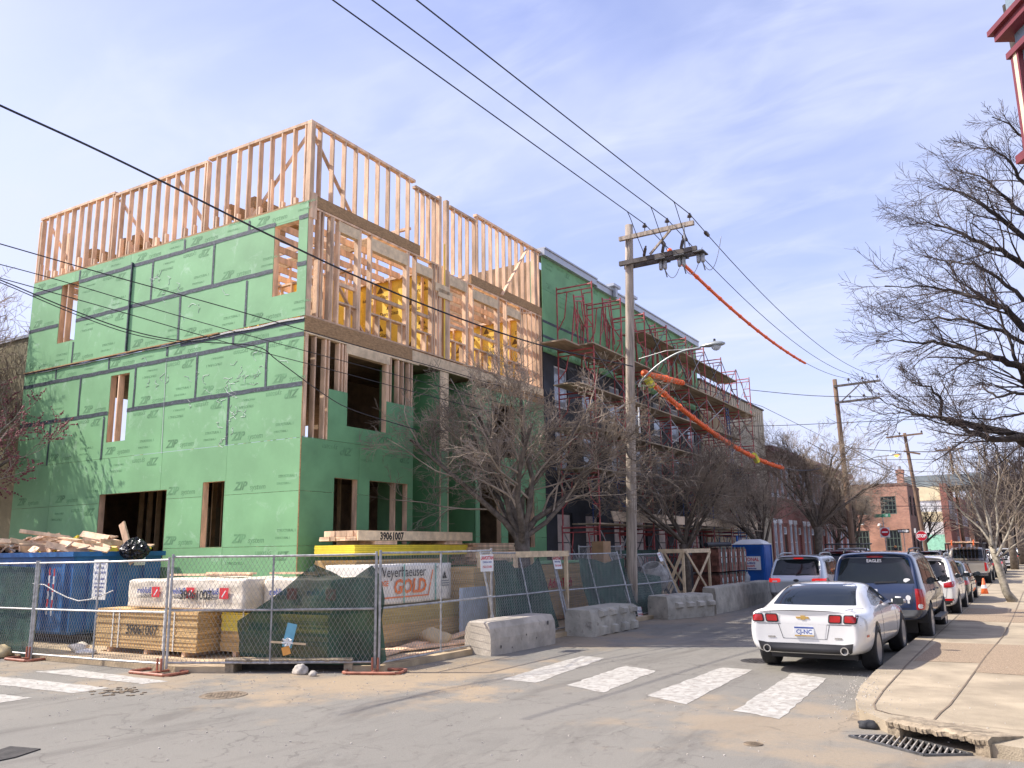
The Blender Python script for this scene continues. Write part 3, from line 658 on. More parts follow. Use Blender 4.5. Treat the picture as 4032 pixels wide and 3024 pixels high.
# recess and party wall
b = MB(); b.span((FX - 1.15, 19.32, 0), (FX - .03, 19.70, 7.1)); b.build('party_wall', M['zipshade'], house)
b = MB(); b.span((FX - .028, 19.30, 0), (FX, 19.34, 7.1)); b.span((FX - .028, 19.67, 0), (FX, 19.71, 7.1)); b.build('party_wall_edge', M['header'], house)
board('party_wall_cap', house, M['zipshade'], (FX - .028, 19.341, 0), (FX - .004, 19.669, 4.8)); board('party_wall_cap', house, M['header'], (FX - .028, 19.341, 4.81), (FX - .006, 19.669, 7.1))
panel(house, 'X', FX - 1.15, 18.0, 19.32, 0.0, 4.6, [], M['zipshade'], False); panel(house, 'X', FX - 1.15, 18.0, 19.32, 4.6, 7.1, [], M['zipshade'], False)
b = MB(); b.span((FX - 1.15, 18.0, 0), (FX - .02, 18.04, 7.1)); b.build('return_wall', M['zipshade'], house)
h2 = [(19.9, 20.95, .6, 4.0), (21.3, 22.5, 2.2, 4.1), (22.9, 23.6, 2.0, 4.1), (22.0, 23.4, 4.9, 6.6), (24.0, 24.6, 2.1, 4.0)]
panel(house, 'X', FX - 1.15, 19.71, 21.06, 0, 7.1, h2[:1], M['zipshade'], False); board('door_void', house, M['plydark'], (FX - 1.4, 19.8, .4), (FX - 1.3, 21.0, 4.2))
for v0, v1, j in ((0, 1.2, 23.5), (1.2, 2.42, 22.3), (2.42, 3.64, 23.5), (3.64, 4.86, 22.3), (4.86, 6.95, 23.5)):
    for a_, c_ in ((21.06, j), (j, YE)): panel(house, 'X', FX, a_, c_, v0, v1, h2[1:], M['zipshade'])
for h in h2[1:]: opening(house, 'X', FX, h, .16, None)
b = MB(); b.span((FX - 1.15, 21.062, 0), (FX - .02, 21.10, 7.1)); b.build('return_wall', M['zipshade'], house)
# ---- third floor framing (z 7.5 .. 10.3) along the street face
ZF, ZT = 7.50, 10.22
board('corner_post', house, M['lumber'], (FX - .14, FY + .004, ZF), (FX, FY + .17, 10.6)); board('corner_post', house, M['lumber'], (FX + .001, FY + .03, 9.95), (FX + .03, FY + .24, 10.62))
board('bottom_plate', house, M['lumber'], (FX - .14, FY + .01, ZF), (FX - .001, YE, ZF + .045))
for y in (14.28, 14.40, 14.69, 14.76, 14.98, 15.70, 15.77, 16.20, 17.70, 17.78, 18.12, 18.88, 18.99, 19.12, 19.30, 19.55, 19.72, 20.60, 20.68, 20.98, 22.42, 22.50, 22.98, 23.88, 24.02, 24.30, 24.62, 24.92, 25.14, 25.30):
    board('stud', house, M['lumber'], (FX - .14, y, ZF + .046), (FX - .002, y + .06, ZT))
for (y0, y1, zs, z0, z1) in ((15.04, 15.70, 8.08, 9.93, 10.2), (16.27, 17.70, 8.08, 9.82, 10.16), (18.19, 18.86, 8.05, 9.75, 10.05), (19.80, 20.60, 8.1, 9.80, 10.1), (21.05, 22.42, 8.1, 9.70, 10.0), (23.06, 23.88, 8.1, 9.65, 9.95)):
    board('window_header', house, M['header'], (FX - .14, y0 - .06, z0), (FX + .003, y1 + .06, z1))
    board('window_sill', house, M['lumber'], (FX - .14, y0, zs), (FX, y1, zs + .045)); board('window_sill', house, M['lumber'], (FX - .12, y0, 8.55), (FX - .05, y1, 8.64))
    k = max(1, int((y1 - y0) / .36))
    for i in range(k): y = y0 + (y1 - y0) * (i + .6) / k; board('cripple_stud', house, M['lumber'], (FX - .14, y, ZF + .046), (FX - .004, y + .045, zs))
board('top_plate', house, M['lumber'], (FX - .14, FY + .17, 10.23), (FX, 19.2, 10.28)); board('top_plate', house, M['lumber'], (FX - .14, 19.8, 10.1), (FX, YE, 10.15))
board('rim_board', house, M['osb'], (FX - .05, 14.16, 10.29), (FX + .01, 18.3, 10.58)); board('rim_board', house, M['osb'], (FX - .05, 20.9, 10.16), (FX + .01, YE, 10.45))
for y in (19.36, 19.5): board('splice_board', house, M['header'], (FX + .002, y - .35, 9.5 - (y - 19.3)), (FX + .04, y + .35, 9.75 - (y - 19.3)))
for y, z0, z1 in ((19.22, 7.5, 12.45), (19.60, 7.5, 12.45)): board('party_post', house, M['lumber'], (FX - .14, y, z0), (FX + .001, y + .13, z1))
board('yellow_tape_strip', house, M['dens'], (FX + .002, 19.46, 7.5), (FX + .012, 19.52, 11.0))
# parapet above, street side
def run(y0, y1, z0, z1, step, first=0.0):
    y = y0 + first
    while y < y1 - .05:
        board('stud', house, M['lumber'], (FX - .13, y, z0), (FX - .002, y + .045, z1)); y += step
    board('top_plate', house, M['lumber'], (FX - .14, y0, z1), (FX, y1 + .04, z1 + .075))
board('corner_post', house, M['lumber'], (FX - .15, FY + .001, 10.3), (FX, FY + .14, 12.43))
run(FY, 18.04, 10.59, 12.43, .44, .34); run(18.1, 19.2, 10.3, 12.28, .27, .1); run(19.8, 21.2, 10.2, 12.28, .38, .2); run(21.24, YE - .02, 10.46, 12.5, .41, .05)
for y in (24.9, 25.05, 25.2): board('stud', house, M['lumber'], (FX - .14, y, 10.46), (FX, y + .07, 12.45))
strut('brace', house, M['lumber'], (FX - .16, 14.1, 12.3), (FX - .16, 15.6, 10.6), .09, .04); strut('brace', house, M['lumber'], (FX + .06, 24.3, 12.3), (FX + .06, 22.6, 10.2), .10, .04)
strut('brace', house, M['lumber'], (FX - .3, 16.3, 7.6), (FX - .5, 15.1, 9.2), .09, .04); strut('brace', house, M['lumber'], (FX + .03, 23.9, 9.9), (FX + .03, 24.5, 10.05), .12, .04)
# parapet, side face
def runX(x0, x1, z1, step=.405):
    x = x0 - .05; i = 0
    while x > x1 + .05:
        board('stud', house, M['lumber'], (x - .04, FY + .004, 10.37), (x, FY + .135, z1)); 
        if i % 2 == 0 or random.random() < .5:
            hh = random.choice((.25, .45, .6, .75, .9)) if i % 3 == 0 else random.uniform(.2, .5)
            board('stud_block', house, M['lumber'], (x + .003, FY + .02, 10.37), (x + .05 + random.uniform(0, .08), FY + .12, 10.37 + hh))
        x -= step; i += 1
    board('top_plate', house, M['lumber'], (x1, FY - .001, z1), (x0, FY + .14, z1 + .075))
runX(-14.2, -17.86, 12.43); runX(-17.9, -21.9, 12.36); runX(-21.95, XB, 12.45)
for x in (-17.86, -17.95, -21.9, -21.99, -25.6, XB + .03): board('stud', house, M['lumber'], (x - .045, FY + .002, 10.37), (x, FY + .137, 12.4))
board('corner_post', house, M['lumber'], (-14.2, FY - .003, 10.37), (FX + .002, FY + .14, 12.43))
for (xa, za, xb, zb_) in ((-14.3, 12.3, -16.2, 10.5), (-19.3, 12.3, -17.9, 10.5), (-21.9, 12.3, -20.3, 10.5), (-25.4, 12.2, -24.0, 10.5)): strut('brace', house, M['lumber'], (xa, FY + .17, za), (xb, FY + .17, zb_), .04, .09)
board('bottom_plate', house, M['osb'], (XB, FY + .0, 10.365), (FX, FY + .14, 10.41))
for x in (-23.3, -21.8, -21.2, -17.3, -16.4): board('beam_end', house, M['osb'], (x - .14, FY + .25, 10.8), (x + .14, FY + 2.2, 11.1)); board('stud', house, M['lumber'], (x - .1, FY + .24, 10.37), (x + .1, FY + .34, 10.8))
# party wall, yellow gypsum sheets with print, studs in front, back wall
dens_t = text_mesh('DensGlass', .17, M['denstext'], 0, .003, .0012); tri = MB().prism([(-.14, 0, 0), (.14, 0, 0), (0, .22, 0)], (0, 0, .0012)).mesh('triangle_mark', M['denstext'])
for (yw, x0, tall) in ((19.24, FX - .2, 10.1), (25.2, FX - .2, 10.1)):
    x = x0; i = 0
    while x > XB + .6:
        x2 = max(x - 1.22, XB + .2); o = board('gypsum_panel', house, M['dens'], (x2 + .004, yw, 7.5), (x - .004, yw + .02, tall))
        for q, z in enumerate((7.9, 8.55, 9.2, 9.75)):
            xx = (x + x2) / 2 + (.18 if (q + i) % 2 else -.2)
            if x - x2 > .8: inst('lettering', dens_t, o, (xx - .38, yw - .0015, z - .16), R_NY); inst('triangle_mark', tri, o, (xx, yw - .0015, z + .03), R_NY)
        x -= 1.22; i += 1
    x = x0 - .4; n_ = 0
    while x > XB + .3 and n_ < 20:
        board('partition_stud', house, M['lumber'], (x, yw - .11, 7.5), (x + .04, yw - .005, tall)); x -= .61; n_ += 1
    board('partition_plate', house, M['lumber'], (XB, yw - .11, tall), (FX - .15, yw + .02, tall + .08))
for x in (-16.9, -18.0): board('gypsum_panel', house, M['dens'], (x, 17.2, 7.5), (x + .02, 19.1, 9.9))
for y0, y1 in ((14.1, 19.1), (19.75, 25.1)):
    for i in range(27):
        x = FX - .75 - i * .62
        if x > XB + .3: board('joist', house, M['lumber'], (x - .02, y0, 10.04), (x + .02, y1, 10.22))
    y = y0 + .1
    while y < y1: board('back_stud', house, M['lumber'], (XB + .01, y, 7.5), (XB + .14, y + .045, 12.3)); y += .6
    y = y0 + .3
    while y < y1: board('back_stud', house, M['lumber'], (XB + .01, y, 4.6), (XB + .14, y + .045, 7.1)); y += 1.2
for i in range(9): x = -15.6 - i * .42; board('inner_stud', house, M['lumber'], (x, 16.9, 7.5), (x + .04, 17.0, 9.7))
board('inner_plate', house, M['lumber'], (-19.2, 16.9, 9.7), (-15.4, 17.0, 9.76)); board('inner_beam', house, M['osb'], (-25.5, 16.9, 10.25), (-14.6, 16.98, 10.5))
for y in (17.5, 21.5): board('inner_beam', house, M['lumber'], (-25.5, y, 11.0), (-15.6, y + .05, 11.2))
for i in range(16):
    x = -16.4 - i * .55; board('rear_stud', house, M['lumber'], (x, 19.75, 10.3), (x + .045, 19.85, 11.9))
board('rear_plate', house, M['lumber'], (-25.6, 19.75, 11.9), (-15.6, 19.85, 11.98))
for i in range(10): x = -16.3 - i * .9; board('rear_stud', house, M['lumber'], (x, 25.1, 10.3), (x + .045, 25.2, 12.2))
# chalky scribbles on the side face
b = MB()
for (px, py, n_, amp) in ((940, 1480, 9, 60), (930, 1600, 7, 50), (1000, 1410, 6, 40), (690, 1100, 6, 50), (760, 1180, 5, 45), (800, 1520, 8, 70), (640, 1490, 5, 40), (900, 1650, 7, 60)):
    for q in range(n_):
        x0, y0 = px + random.gauss(0, amp), py + random.gauss(0, amp * .9); pts = []; a_ = random.uniform(0, 6)
        for i in range(6): p = onY(x0 + cos(a_) * i * 7 + random.gauss(0, 2), y0 + sin(a_) * i * 7, FY - .0185); pts.append(p); a_ += random.uniform(-.5, .5)
        b.tube(pts, .0065, 3)
for i in range(12):
    p0, p1 = onY(655 - i * 1.6, 1425 + i * 30, FY - .0185), onY(655 - (i + 1) * 1.6, 1425 + (i + 1) * 30, FY - .0185); b.tube([p0, p1], .009, 3)
b.build('chalk_marks', mat('chalk', (.75, .80, .75), .9, alpha=.75), house)
# ------------------------------------------------------------------ other buildings on the left side of the street
def window(parent, plane, off, u0, u1, v0, v1, frame_m, pane_m, th=.05, bars=(1, 2), proud=.03, lintel=None, sill=None, name='window'):
    """frame ring + sash bars, a pane as its sub-part; plane 'X' faces +X, 'Y' faces -Y"""
    sg = 1 if plane == 'X' else -1
    def sp(b, a, c, d, e, o0, o1):
        if plane == 'X': b.span((off + o0, a, d), (off + o1, c, e))
        else: b.span((a, off - o0, d), (c, off - o1, e))
    b = MB(); sp(b, u0, u0 + th, v0, v1, -.05, proud); sp(b, u1 - th, u1, v0, v1, -.05, proud); sp(b, u0 + th, u1 - th, v0, v0 + th, -.05, proud); sp(b, u0 + th, u1 - th, v1 - th, v1, -.05, proud)
    for i in range(1, bars[0]): u = u0 + (u1 - u0) * i / bars[0]; sp(b, u - th * .3, u + th * .3, v0 + th, v1 - th, -.03, proud - .012)
    for i in range(1, bars[1]): v = v0 + (v1 - v0) * i / bars[1]; sp(b, u0 + th, u1 - th, v - th * .3, v + th * .3, -.03, proud - .009)
    f = b.build(name, frame_m, parent)
    b = MB(); sp(b, u0 + th * .5, u1 - th * .5, v0 + th * .5, v1 - th * .5, -.02, -.005 + .01); b.build('pane', pane_m, f)
    if lintel: b = MB(); sp(b, u0 - .12, u1 + .12, v1 + .002, v1 + lintel, -.05, proud + .04); b.build('lintel', M['window_white'], f)
    if sill: b = MB(); sp(b, u0 - .08, u1 + .08, v0 - sill, v0 - .002, -.05, proud + .06); b.build('sill', M['window_white'], f)
    return f
pinkpane = mat('insulated_pane', (.62, .50, .44), .3, .2, 1.5); palepane = mat('painted_sky_pane', (.35, .40, .46), .08, .2, 1, spec=.9)  # palepane has the sky's reflection put into its pale base colour
b2 = thing('wrapped_building', 'dark house-wrapped block behind the red scaffolding with green sheathing under its metal coping', 'building', (-19, 33.5, 0))
Y0, Y1 = 25.42, 41.9
winB = []
for y in (26.2, 28.4, 30.9, 33.1, 35.6, 37.8, 40.0):
    winB += [(y, y + 1.05, 7.0, 8.55), (y, y + 1.05, 4.7, 6.2), (y, y + 1.15, 1.2, 3.3)]
def cutwall(parent, name, plane, off, u0, u1, v0, v1, holes, m, th=.2, sgn=1):
    us = sorted({u0, u1} | {h[i] for h in holes for i in (0, 1) if u0 < h[i] < u1}); vs = sorted({v0, v1} | {h[i] for h in holes for i in (2, 3) if v0 < h[i] < v1})
    b = MB()
    for i in range(len(us) - 1):
        j = 0
        while j < len(vs) - 1:
            um, a_ = (us[i] + us[i + 1]) / 2, vs[j]
            if any(h[0] < um < h[1] and h[2] < (vs[j] + vs[j + 1]) / 2 < h[3] for h in holes): j += 1; continue
            k = j + 1
            while k < len(vs) - 1 and not any(h[0] < um < h[1] and h[2] < (vs[k] + vs[k + 1]) / 2 < h[3] for h in holes): k += 1
            if plane == 'X': b.span((off - th, us[i], a_), (off, us[i + 1], vs[k]))
            else: b.span((us[i], off, a_), (us[i + 1], off + th, vs[k]))
            j = k
    return b.build(name, m, parent)
cutwall(b2, 'wrapped_wall', 'X', FX, Y0, Y1, 0, 8.86, winB, M['wrap'])
b = MB(); b.span((-25, Y0 + .02, 0), (FX - .6, Y1 - .02, 12.3)); b.build('core', M['plydark'], b2)
b = MB(); b.span((FX - .6, Y0 + .02, 0), (FX - .201, Y0 + .04, 12.3)); b.span((FX - .6, Y1 - .2, 0), (FX - .201, Y1 - .001, 12.4)); b.build('side_return', M['zipshade'], b2)
for v0, v1, js in ((8.87, 10.0, [27.6, 30.04, 32.5, 34.9, 37.4, 39.8]), (10.0, 11.2, [26.4, 28.84, 31.3, 33.7, 36.2, 38.6, 41.0]), (11.2, 12.42, [27.9, 30.3, 32.8, 35.2, 37.7, 40.1])):
    e = [Y0] + js + [Y1]
    for i in range(len(e) - 1): panel(b2, 'X', FX, e[i], e[i + 1], v0, v1, [], M['zipshade'])
for z in (10.0, 9.45): 
    o = MB().span((FX + .0125, Y0, z - .05), (FX + .0155, Y1, z + .05)).build('seam_tape', M['tape'], b2)
for y in (28.84, 33.7, 38.6): MB().span((FX + .0165, y - .04, 8.9), (FX + .019, y + .04, 9.95)).build('seam_tape', M['tape'], b2)
for y0, y1, z in ((Y0 - .03, 29.75, 12.42), (29.76, Y1 + .1, 12.34)):
    b = MB(); b.span((FX - .4, y0, z), (FX + .16, y1, z + .24)); b.span((FX - .4, y0, z + .242), (FX + .2, y1, z + .30)); b.build('coping', M['coping'], b2)
for y in (31.2, 33.0): b = MB(); b.span((FX + .20, y, 12.3), (FX + .32, y + .2, 12.72)); b.span((FX + .0, y - .25, 12.72), (FX + .36, y + .45, 12.84)); b.build('roof_vent', M['coping'], b2)
for h in winB:
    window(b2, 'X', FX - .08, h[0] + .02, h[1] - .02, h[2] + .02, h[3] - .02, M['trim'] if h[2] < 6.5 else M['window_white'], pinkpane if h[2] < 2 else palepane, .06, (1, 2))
wt = text_mesh('Building Wrap', .13, M['wraptext'], 0, .002, .0012)
for y in (27.4, 29.7, 32.2, 34.5, 36.9, 39.1):
    for z in (1.6, 3.8, 4.4, 6.5, 8.6): 
        if random.random() < .8: inst('lettering', wt, b2, (FX + .0012, y + random.uniform(-.1, .1), z), R_PX, (.9, 1, 1))
for (y, z) in ((27.2, 11.7), (29.2, 11.0), (32.5, 11.6)): pass

# scaffolding
sc = thing('scaffolding', 'red and blue tube scaffolding with plank decks along the dark wrapped building', 'scaffolding', (-13.1, 35.5, .1))
XI, XO = -13.86, -12.45
lifts = [(.12, 2.82), (2.82, 4.66), (4.66, 6.02), (6.02, 7.48), (7.48, 9.02), (9.02, 11.38)]
fr_me = {}
def frame_mesh(h, m):
    if (round(h, 2), m.name) in fr_me: return fr_me[(round(h, 2), m.name)]
    b = MB(); r = .029; w = XO - XI
    b.tube([(0, 0, 0), (0, 0, h)], r, 6); b.tube([(w, 0, 0), (w, 0, h)], r, 6)
    b.tube([(0, 0, h - .08), (w, 0, h - .08)], r, 5, False); b.tube([(0, 0, h - .24), (w, 0, h - .24)], r * .8, 5, False)
    b.tube([(w - .42, 0, h - .24), (w - .30, 0, h * .5)], r * .75, 5, False); b.tube([(w - .30, 0, h * .5), (w, 0, h * .30)], r * .75, 5, False)
    b.tube([(.42, 0, h - .24), (.30, 0, h * .5)], r * .75, 5, False); b.tube([(.30, 0, h * .5), (0, 0, h * .30)], r * .75, 5, False)
    for i in range(int(h / .42)):
        z = .28 + i * .42
        if z < h - .3: b.tube([(w - (.36 if z > h * .5 else max(.02, .30 * (z / (h * .5)) * 1.0)), 0, z), (w, 0, z)], r * .7, 5, False)
    fr_me[(round(h, 2), m.name)] = b.mesh('scaffold_frame', m); return fr_me[(round(h, 2), m.name)]
posY = [26.2, 28.64, 31.0, 33.4, 35.85, 38.3, 40.9, 43.4, 45.9]
for k, y in enumerate(posY):
    for j, (z0, z1) in enumerate(lifts):
        if k > 6 and j == 5: z1 = 11.2
        m = M['bluepaint'] if (j == 1 and k in (1, 5)) or (j in (0, 1, 2) and k == 7) else M['red']
        inst('scaffold_frame', frame_mesh(z1 - z0, m), sc, (XI, y + random.uniform(-.03, .03), z0))
br = {}
for k in range(len(posY) - 1):
    for j, (z0, z1) in enumerate(lifts):
        if j == 5 and k < 2: continue
        for X in (XO, XI):
            if X == XI and (j + k) % 2: continue
            for s_ in (0, 1):
                a_, c_ = (z0 + .25, z1 - .2) if s_ == 0 else (z1 - .2, z0 + .25)
                strut('cross_brace', sc, M['darksteel'] if (k + j) % 3 else M['steel'], (X + .02 * s_, posY[k], a_), (X + .02 * s_, posY[k + 1], c_), .028, .028)
for (z, ya, yb, n_, xo) in ((2.84, 24.3 + 1.9, 46.2, 4, .0), (4.68, 25.6, 46, 5, .05), (6.04, 25.2, 46.1, 6, .12), (7.50, 25.0, 43.8, 4, 0), (9.05, 26.0, 30.4, 6, .1), (9.05, 30.5, 46.3, 6, .1), (10.55, 31.0, 43.6, 4, .0)):
    y = ya
    while y < yb - .5:
        y2 = min(y + 2.7 if y > ya else y + 2.9, yb)
        for i in range(n_):
            x = XO + xo - .13 - i * .25; board('plank', sc, M['plank'], (x - .12, y + random.uniform(-.08, .05), z + .002 * (i % 2)), (x + .12, y2 + random.uniform(-.03, .1), z + .045))
        y = y2 + .004
for i in range(8): # pale tilted toe boards on the lowest deck
    y = 27.0 + i * 2.45; o = inst('toe_board', unit(M['toeboard']), sc, (XO + .1, y + 1.2, 3.12), Matrix.Rotation(-.25, 3, 'Y'), (.035, 2.35, .36))
board('plank', sc, M['plank'], (-13.9, 24.9, 9.02), (-12.9, 26.6, 9.07))
for k, y in enumerate(posY[:6]):   # spare frames leaning at the top
    for (dx, tilt) in ((.25, .32), (.55, -.28)):
        o = inst('spare_frame', frame_mesh(1.9, M['red']), sc, (XI + dx, y + .55, 9.2 + (k % 2) * .5), Matrix.Rotation(pi / 2 + .2, 3, 'Z') @ Matrix.Rotation(tilt, 3, 'Y'))
strut('ladder_rail', sc, M['bluepaint'], (XO + .1, 42.0, .2), (XO - .3, 42.2, 9.4), .05, .04); strut('ladder_rail', sc, M['bluepaint'], (XO + .1, 42.35, .2), (XO - .3, 42.55, 9.4), .05, .04)
for i in range(26): strut('ladder_rung', sc, M['bluepaint'], (XO + .1 - .4 * i / 26, 42.0 + .2 * i / 26, .4 + i * .34), (XO + .1 - .4 * i / 26, 42.35 + .2 * i / 26, .4 + i * .34), .03, .03)

# beige stucco building
b3 = thing('stucco_building', 'tall beige stucco building with streaked parapet beyond the scaffolding', 'building', (-19, 48.4, 0))
b = MB(); b.span((-26, 42.2, 0), (FX - .02, 54.6, 10.62)); b.build('wall', M['stucco'], b3)
b = MB(); b.span((-26, 42.15, 10.63), (FX + .05, 54.65, 10.72)); b.build('parapet_cap', mat('dark_cap', (.10, .09, .08), .8), b3)
b = MB()
for i in range(26):
    y = 42.6 + i * .46; h_ = random.uniform(.4, 2.2); b.span((FX - .018, y, 10.6 - h_), (FX - .0175, y + random.uniform(.05, .16), 10.6))
b.build('water_streaks', mat('water_streak', (.20, .17, .13), .95, alpha=.55), b3)
# red brick row houses
y = 54.9
for i in range(7):
    w_ = 4.1; t = thing('row_house', ('red brick row house with white window lintels, %s' % ('nearest the beige stucco building', 'second beyond the beige building', 'third beyond the beige building', 'fourth beyond the beige building', 'fifth beyond the beige building', 'sixth beyond the beige building', 'last before the far side street')[i]), 'house', (FX - 4, y + w_ / 2, 0), group='red brick row houses on the left')
    hs = [(y + .35, y + 1.05, 5.3, 7.3), (y + 1.6, y + 2.3, 5.3, 7.3), (y + 2.9, y + 3.6, 5.3, 7.3), (y + .35, y + 1.1, 1.1, 3.5), (y + 1.65, y + 2.4, 1.1, 3.5)]
    dr = (y + 2.85, y + 3.75, .3, 3.3)
    cutwall(t, 'wall', 'X', FX, y, y + w_ - .01, 0, 8.15, hs + [dr], M['brick1'])
    b = MB(); b.span((-24, y + .01, 0), (FX - .35, y + w_ - .02, 8.0)); b.build('core', M['plydark'], t)
    b = MB(); b.span((-24, y, 8.01), (FX + .28, y + w_ - .01, 8.14)); b.span((-24, y + .02, 8.15), (FX + .36, y + w_ - .03, 8.42)); b.build('cornice', M['maroon'], t)
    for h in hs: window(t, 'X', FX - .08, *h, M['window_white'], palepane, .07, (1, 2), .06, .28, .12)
    d_ = board('door', t, M['maroon'] if i % 2 else M['trim'], (FX - .18, dr[0], dr[2]), (FX - .1, dr[1], dr[3] - .5)); window(t, 'X', FX - .1, dr[0], dr[1], dr[3] - .48, dr[3], M['window_white'], palepane, .06, (1, 1), .06, .25, None, 'transom')
    y += w_
# far brick corner building
B0 = 92.0; cX = onY(3568, 1900, B0).x; lX = onY(3300, 1905, B0).x; zt = onY(3568, 1900, B0).z
b4 = thing('brick_building', 'orange brick corner building with chimney and steel windows across the far side street', 'building', ((cX + lX) / 2, B0 + 6, 0))
def py2z(py, px=3480): return onY(px, py, B0).z
def pxX(px, py=2050): return onY(px, py, B0).x
hy = [(pxX(3362), pxX(3418), .9, py2z(2088)), (pxX(3482), pxX(3541), .3, py2z(2088)), (pxX(3466, 1980), pxX(3528, 1980), py2z(2025), py2z(1955)), (pxX(3375, 1980), pxX(3425, 1980), py2z(2025), py2z(1950))]
cutwall(b4, 'front_wall', 'Y', B0, lX, cX, 0, zt - .25, hy, M['brick2'], .3)
for h in hy: window(b4, 'Y', B0 + .08, *h, M['mullion'], M['glass'], .10, (4, 4), .03)
b = MB(); b.span((lX, B0 + .31, 0), (cX - .35, B0 + 10.5, zt - .3)); b.build('core', M['plydark'], b4)
hx = [(B0 + 1.2 + i * 3.0, B0 + 2.8 + i * 3.0, z0, z1) for i in range(3) for (z0, z1) in ((1.0, 3.0), (4.9, 6.9))]
cutwall(b4, 'side_wall', 'X', cX, B0 + .301, B0 + 10.5, 0, zt - .25, hx, M['brick3'], .3)  # same brick as the front, its shade put into the darker colour
for h in hx: window(b4, 'X', cX - .08, *h, M['trim'], M['glass'], .1, (2, 3), .03)
b = MB(); b.span((lX, B0 - .05, zt - .24), (cX + .05, B0 + .3, zt)); b.span((cX - .3, B0 + .31, zt - .24), (cX + .05, B0 + 10.5, zt)); b.build('parapet', M['brick3'], b4)
ch = MB(); ch.span((pxX(3530, 1900), B0 + .4, zt - .2), (pxX(3556, 1900), B0 + 1.3, zt + 1.0)); ch.span((pxX(3528, 1900), B0 + .35, zt + 1.01), (pxX(3559, 1900), B0 + 1.4, zt + 1.35)); ch = ch.build('chimney', M['brick2'], b4)
MB().lathe([(.16, 0), (.16, .35)], Matrix.Translation((pxX(3542, 1900), B0 + .9, zt + 1.36)), 10).build('chimney_pot', M['steel'], ch)
for (px, py) in ((3397, 2066), (3464, 2072)): 
    o = lump('wall_lamp', (pxX(px, py), B0 - .12, py2z(py)), (.35, .3, .35), M['white'], None, None, 2, b4)
# painted building beyond
B1 = 122.0
def q(px, py): return onY(px, py, B1)
x0, x1 = q(3600, 2000).x, q(3708, 2000).x
b5 = thing('painted_building', 'painted building with cream, white and mint green bands beyond the stop sign', 'building', ((x0 + x1) / 2, B1 + 5, 0))
zz = [0, q(3670, 2105).z, q(3670, 2055).z, q(3670, 2015).z, q(3670, 1970).z, q(3670, 1915).z]
for i, (m, nm) in enumerate((('palegreen', 'mint_wall_band'), ('paleblock', 'white_wall_band'), ('cream', 'ochre_wall_band'), ('window_white', 'shutter_band'), ('cream', 'cream_wall_band'))):
    board(nm, b5, M[m], (x0, B1 + (.0 if i != 3 else .12), zz[i]), (x1, B1 + 8, zz[i + 1] - .01))
board('upper_storey', b5, M['roofgrey'], (x0 - 1, B1 + 1.0, zz[5] + .0), (x1 + 6, B1 + 14, zz[5] + 1.5))
board('side_wall', b5, M['brick1'], (x1 + .01, B1 - .3, 0), (x1 + .8, B1 + 9, zz[5] + .3))
for j in range(5): window(b5, 'X', x1 + .82, B1 + .8 + j * 1.6, B1 + 1.7 + j * 1.6, 5.2, 7.6, M['window_white'], M['glass'], .1, (1, 2), .05)
for i, (px, w_, h_, yy, m) in enumerate(((3735, 4, 8.6, 138, 'brick3'), (3780, 5, 9.5, 156, 'brick1'), (3835, 6, 8.6, 178, 'brick3'))):
    xx = onY(px, 2050, yy).x; t = thing('row_house', ('dark brick house front beyond the painted building', 'red brick house front behind the leaning young tree, far left side', 'last dark brick house at the far end of the street')[i], 'house', (xx, yy, 0))
    hs = [(xx - w_ + .8 + k * 1.7, xx - w_ + 1.7 + k * 1.7, z0, z0 + 1.7) for k in range(int(w_ / 1.8)) for z0 in (1.5, 5.0)]
    cutwall(t, 'wall', 'Y', yy, xx - w_, xx, 0, h_, hs, M[m], .3); board('core', t, M['plydark'], (xx - w_, yy + .5, 0), (xx, yy + 14, h_ - .3)); board('side_wall', t, M[m], (xx + .001, yy, 0), (xx + .3, yy + 14, h_))
    for h in hs: window(t, 'Y', yy + .06, *h, M['window_white'], M['glass'], .09, (1, 2), .03)
    for k in range(6):
        for z0 in (1.5, 5.0): window(t, 'X', xx + .31, yy + 1 + k * 2.1, yy + 2 + k * 2.1, z0, z0 + 1.7, M['window_white'], palepane, .09, (1, 2), .03)
# far right row on the right side of the street and its dark facades
for i, (yy, xx, h_) in enumerate(((112, 5.0, 8.5), (136, 5.2, 9.2), (160, 5.4, 8.4))):
    t = thing('row_house', ('far brick house on the right side of the street, nearest of three', 'far brick house on the right side of the street, middle of three', 'far brick house on the right side of the street, last of three')[i], 'house', (xx + 4, yy + 10, 0))
    board('wall', t, M['brick3'], (xx, yy, 0), (xx + 10, yy + 20, h_)); board('cornice', t, M['maroon'], (xx - .3, yy, h_ + .001), (xx + 10, yy + 20, h_ + .4))
# neighbour at the far left
nz = onY(60, 1345, 14.3).z
t = thing('stucco_neighbour', 'olive stucco neighbouring building at the far left edge behind the red-budded tree', 'building', (-31, 15, 0))
board('wall', t, M['olive'], (-38, 14.25, 0), (-25.9, 15.4, nz)); board('parapet_cap', t, M['coping'], (-38, 14.2, nz + .001), (-25.88, 15.45, nz + .1)); board('rear_wing', t, M['olive'], (-38, 15.41, 0), (-26.2, 30, 5.4))
b = MB(); b.span((-29.8, 14.22, 4.2), (-28.7, 14.249, 5.9)); b.build('window', M['glass'], t)

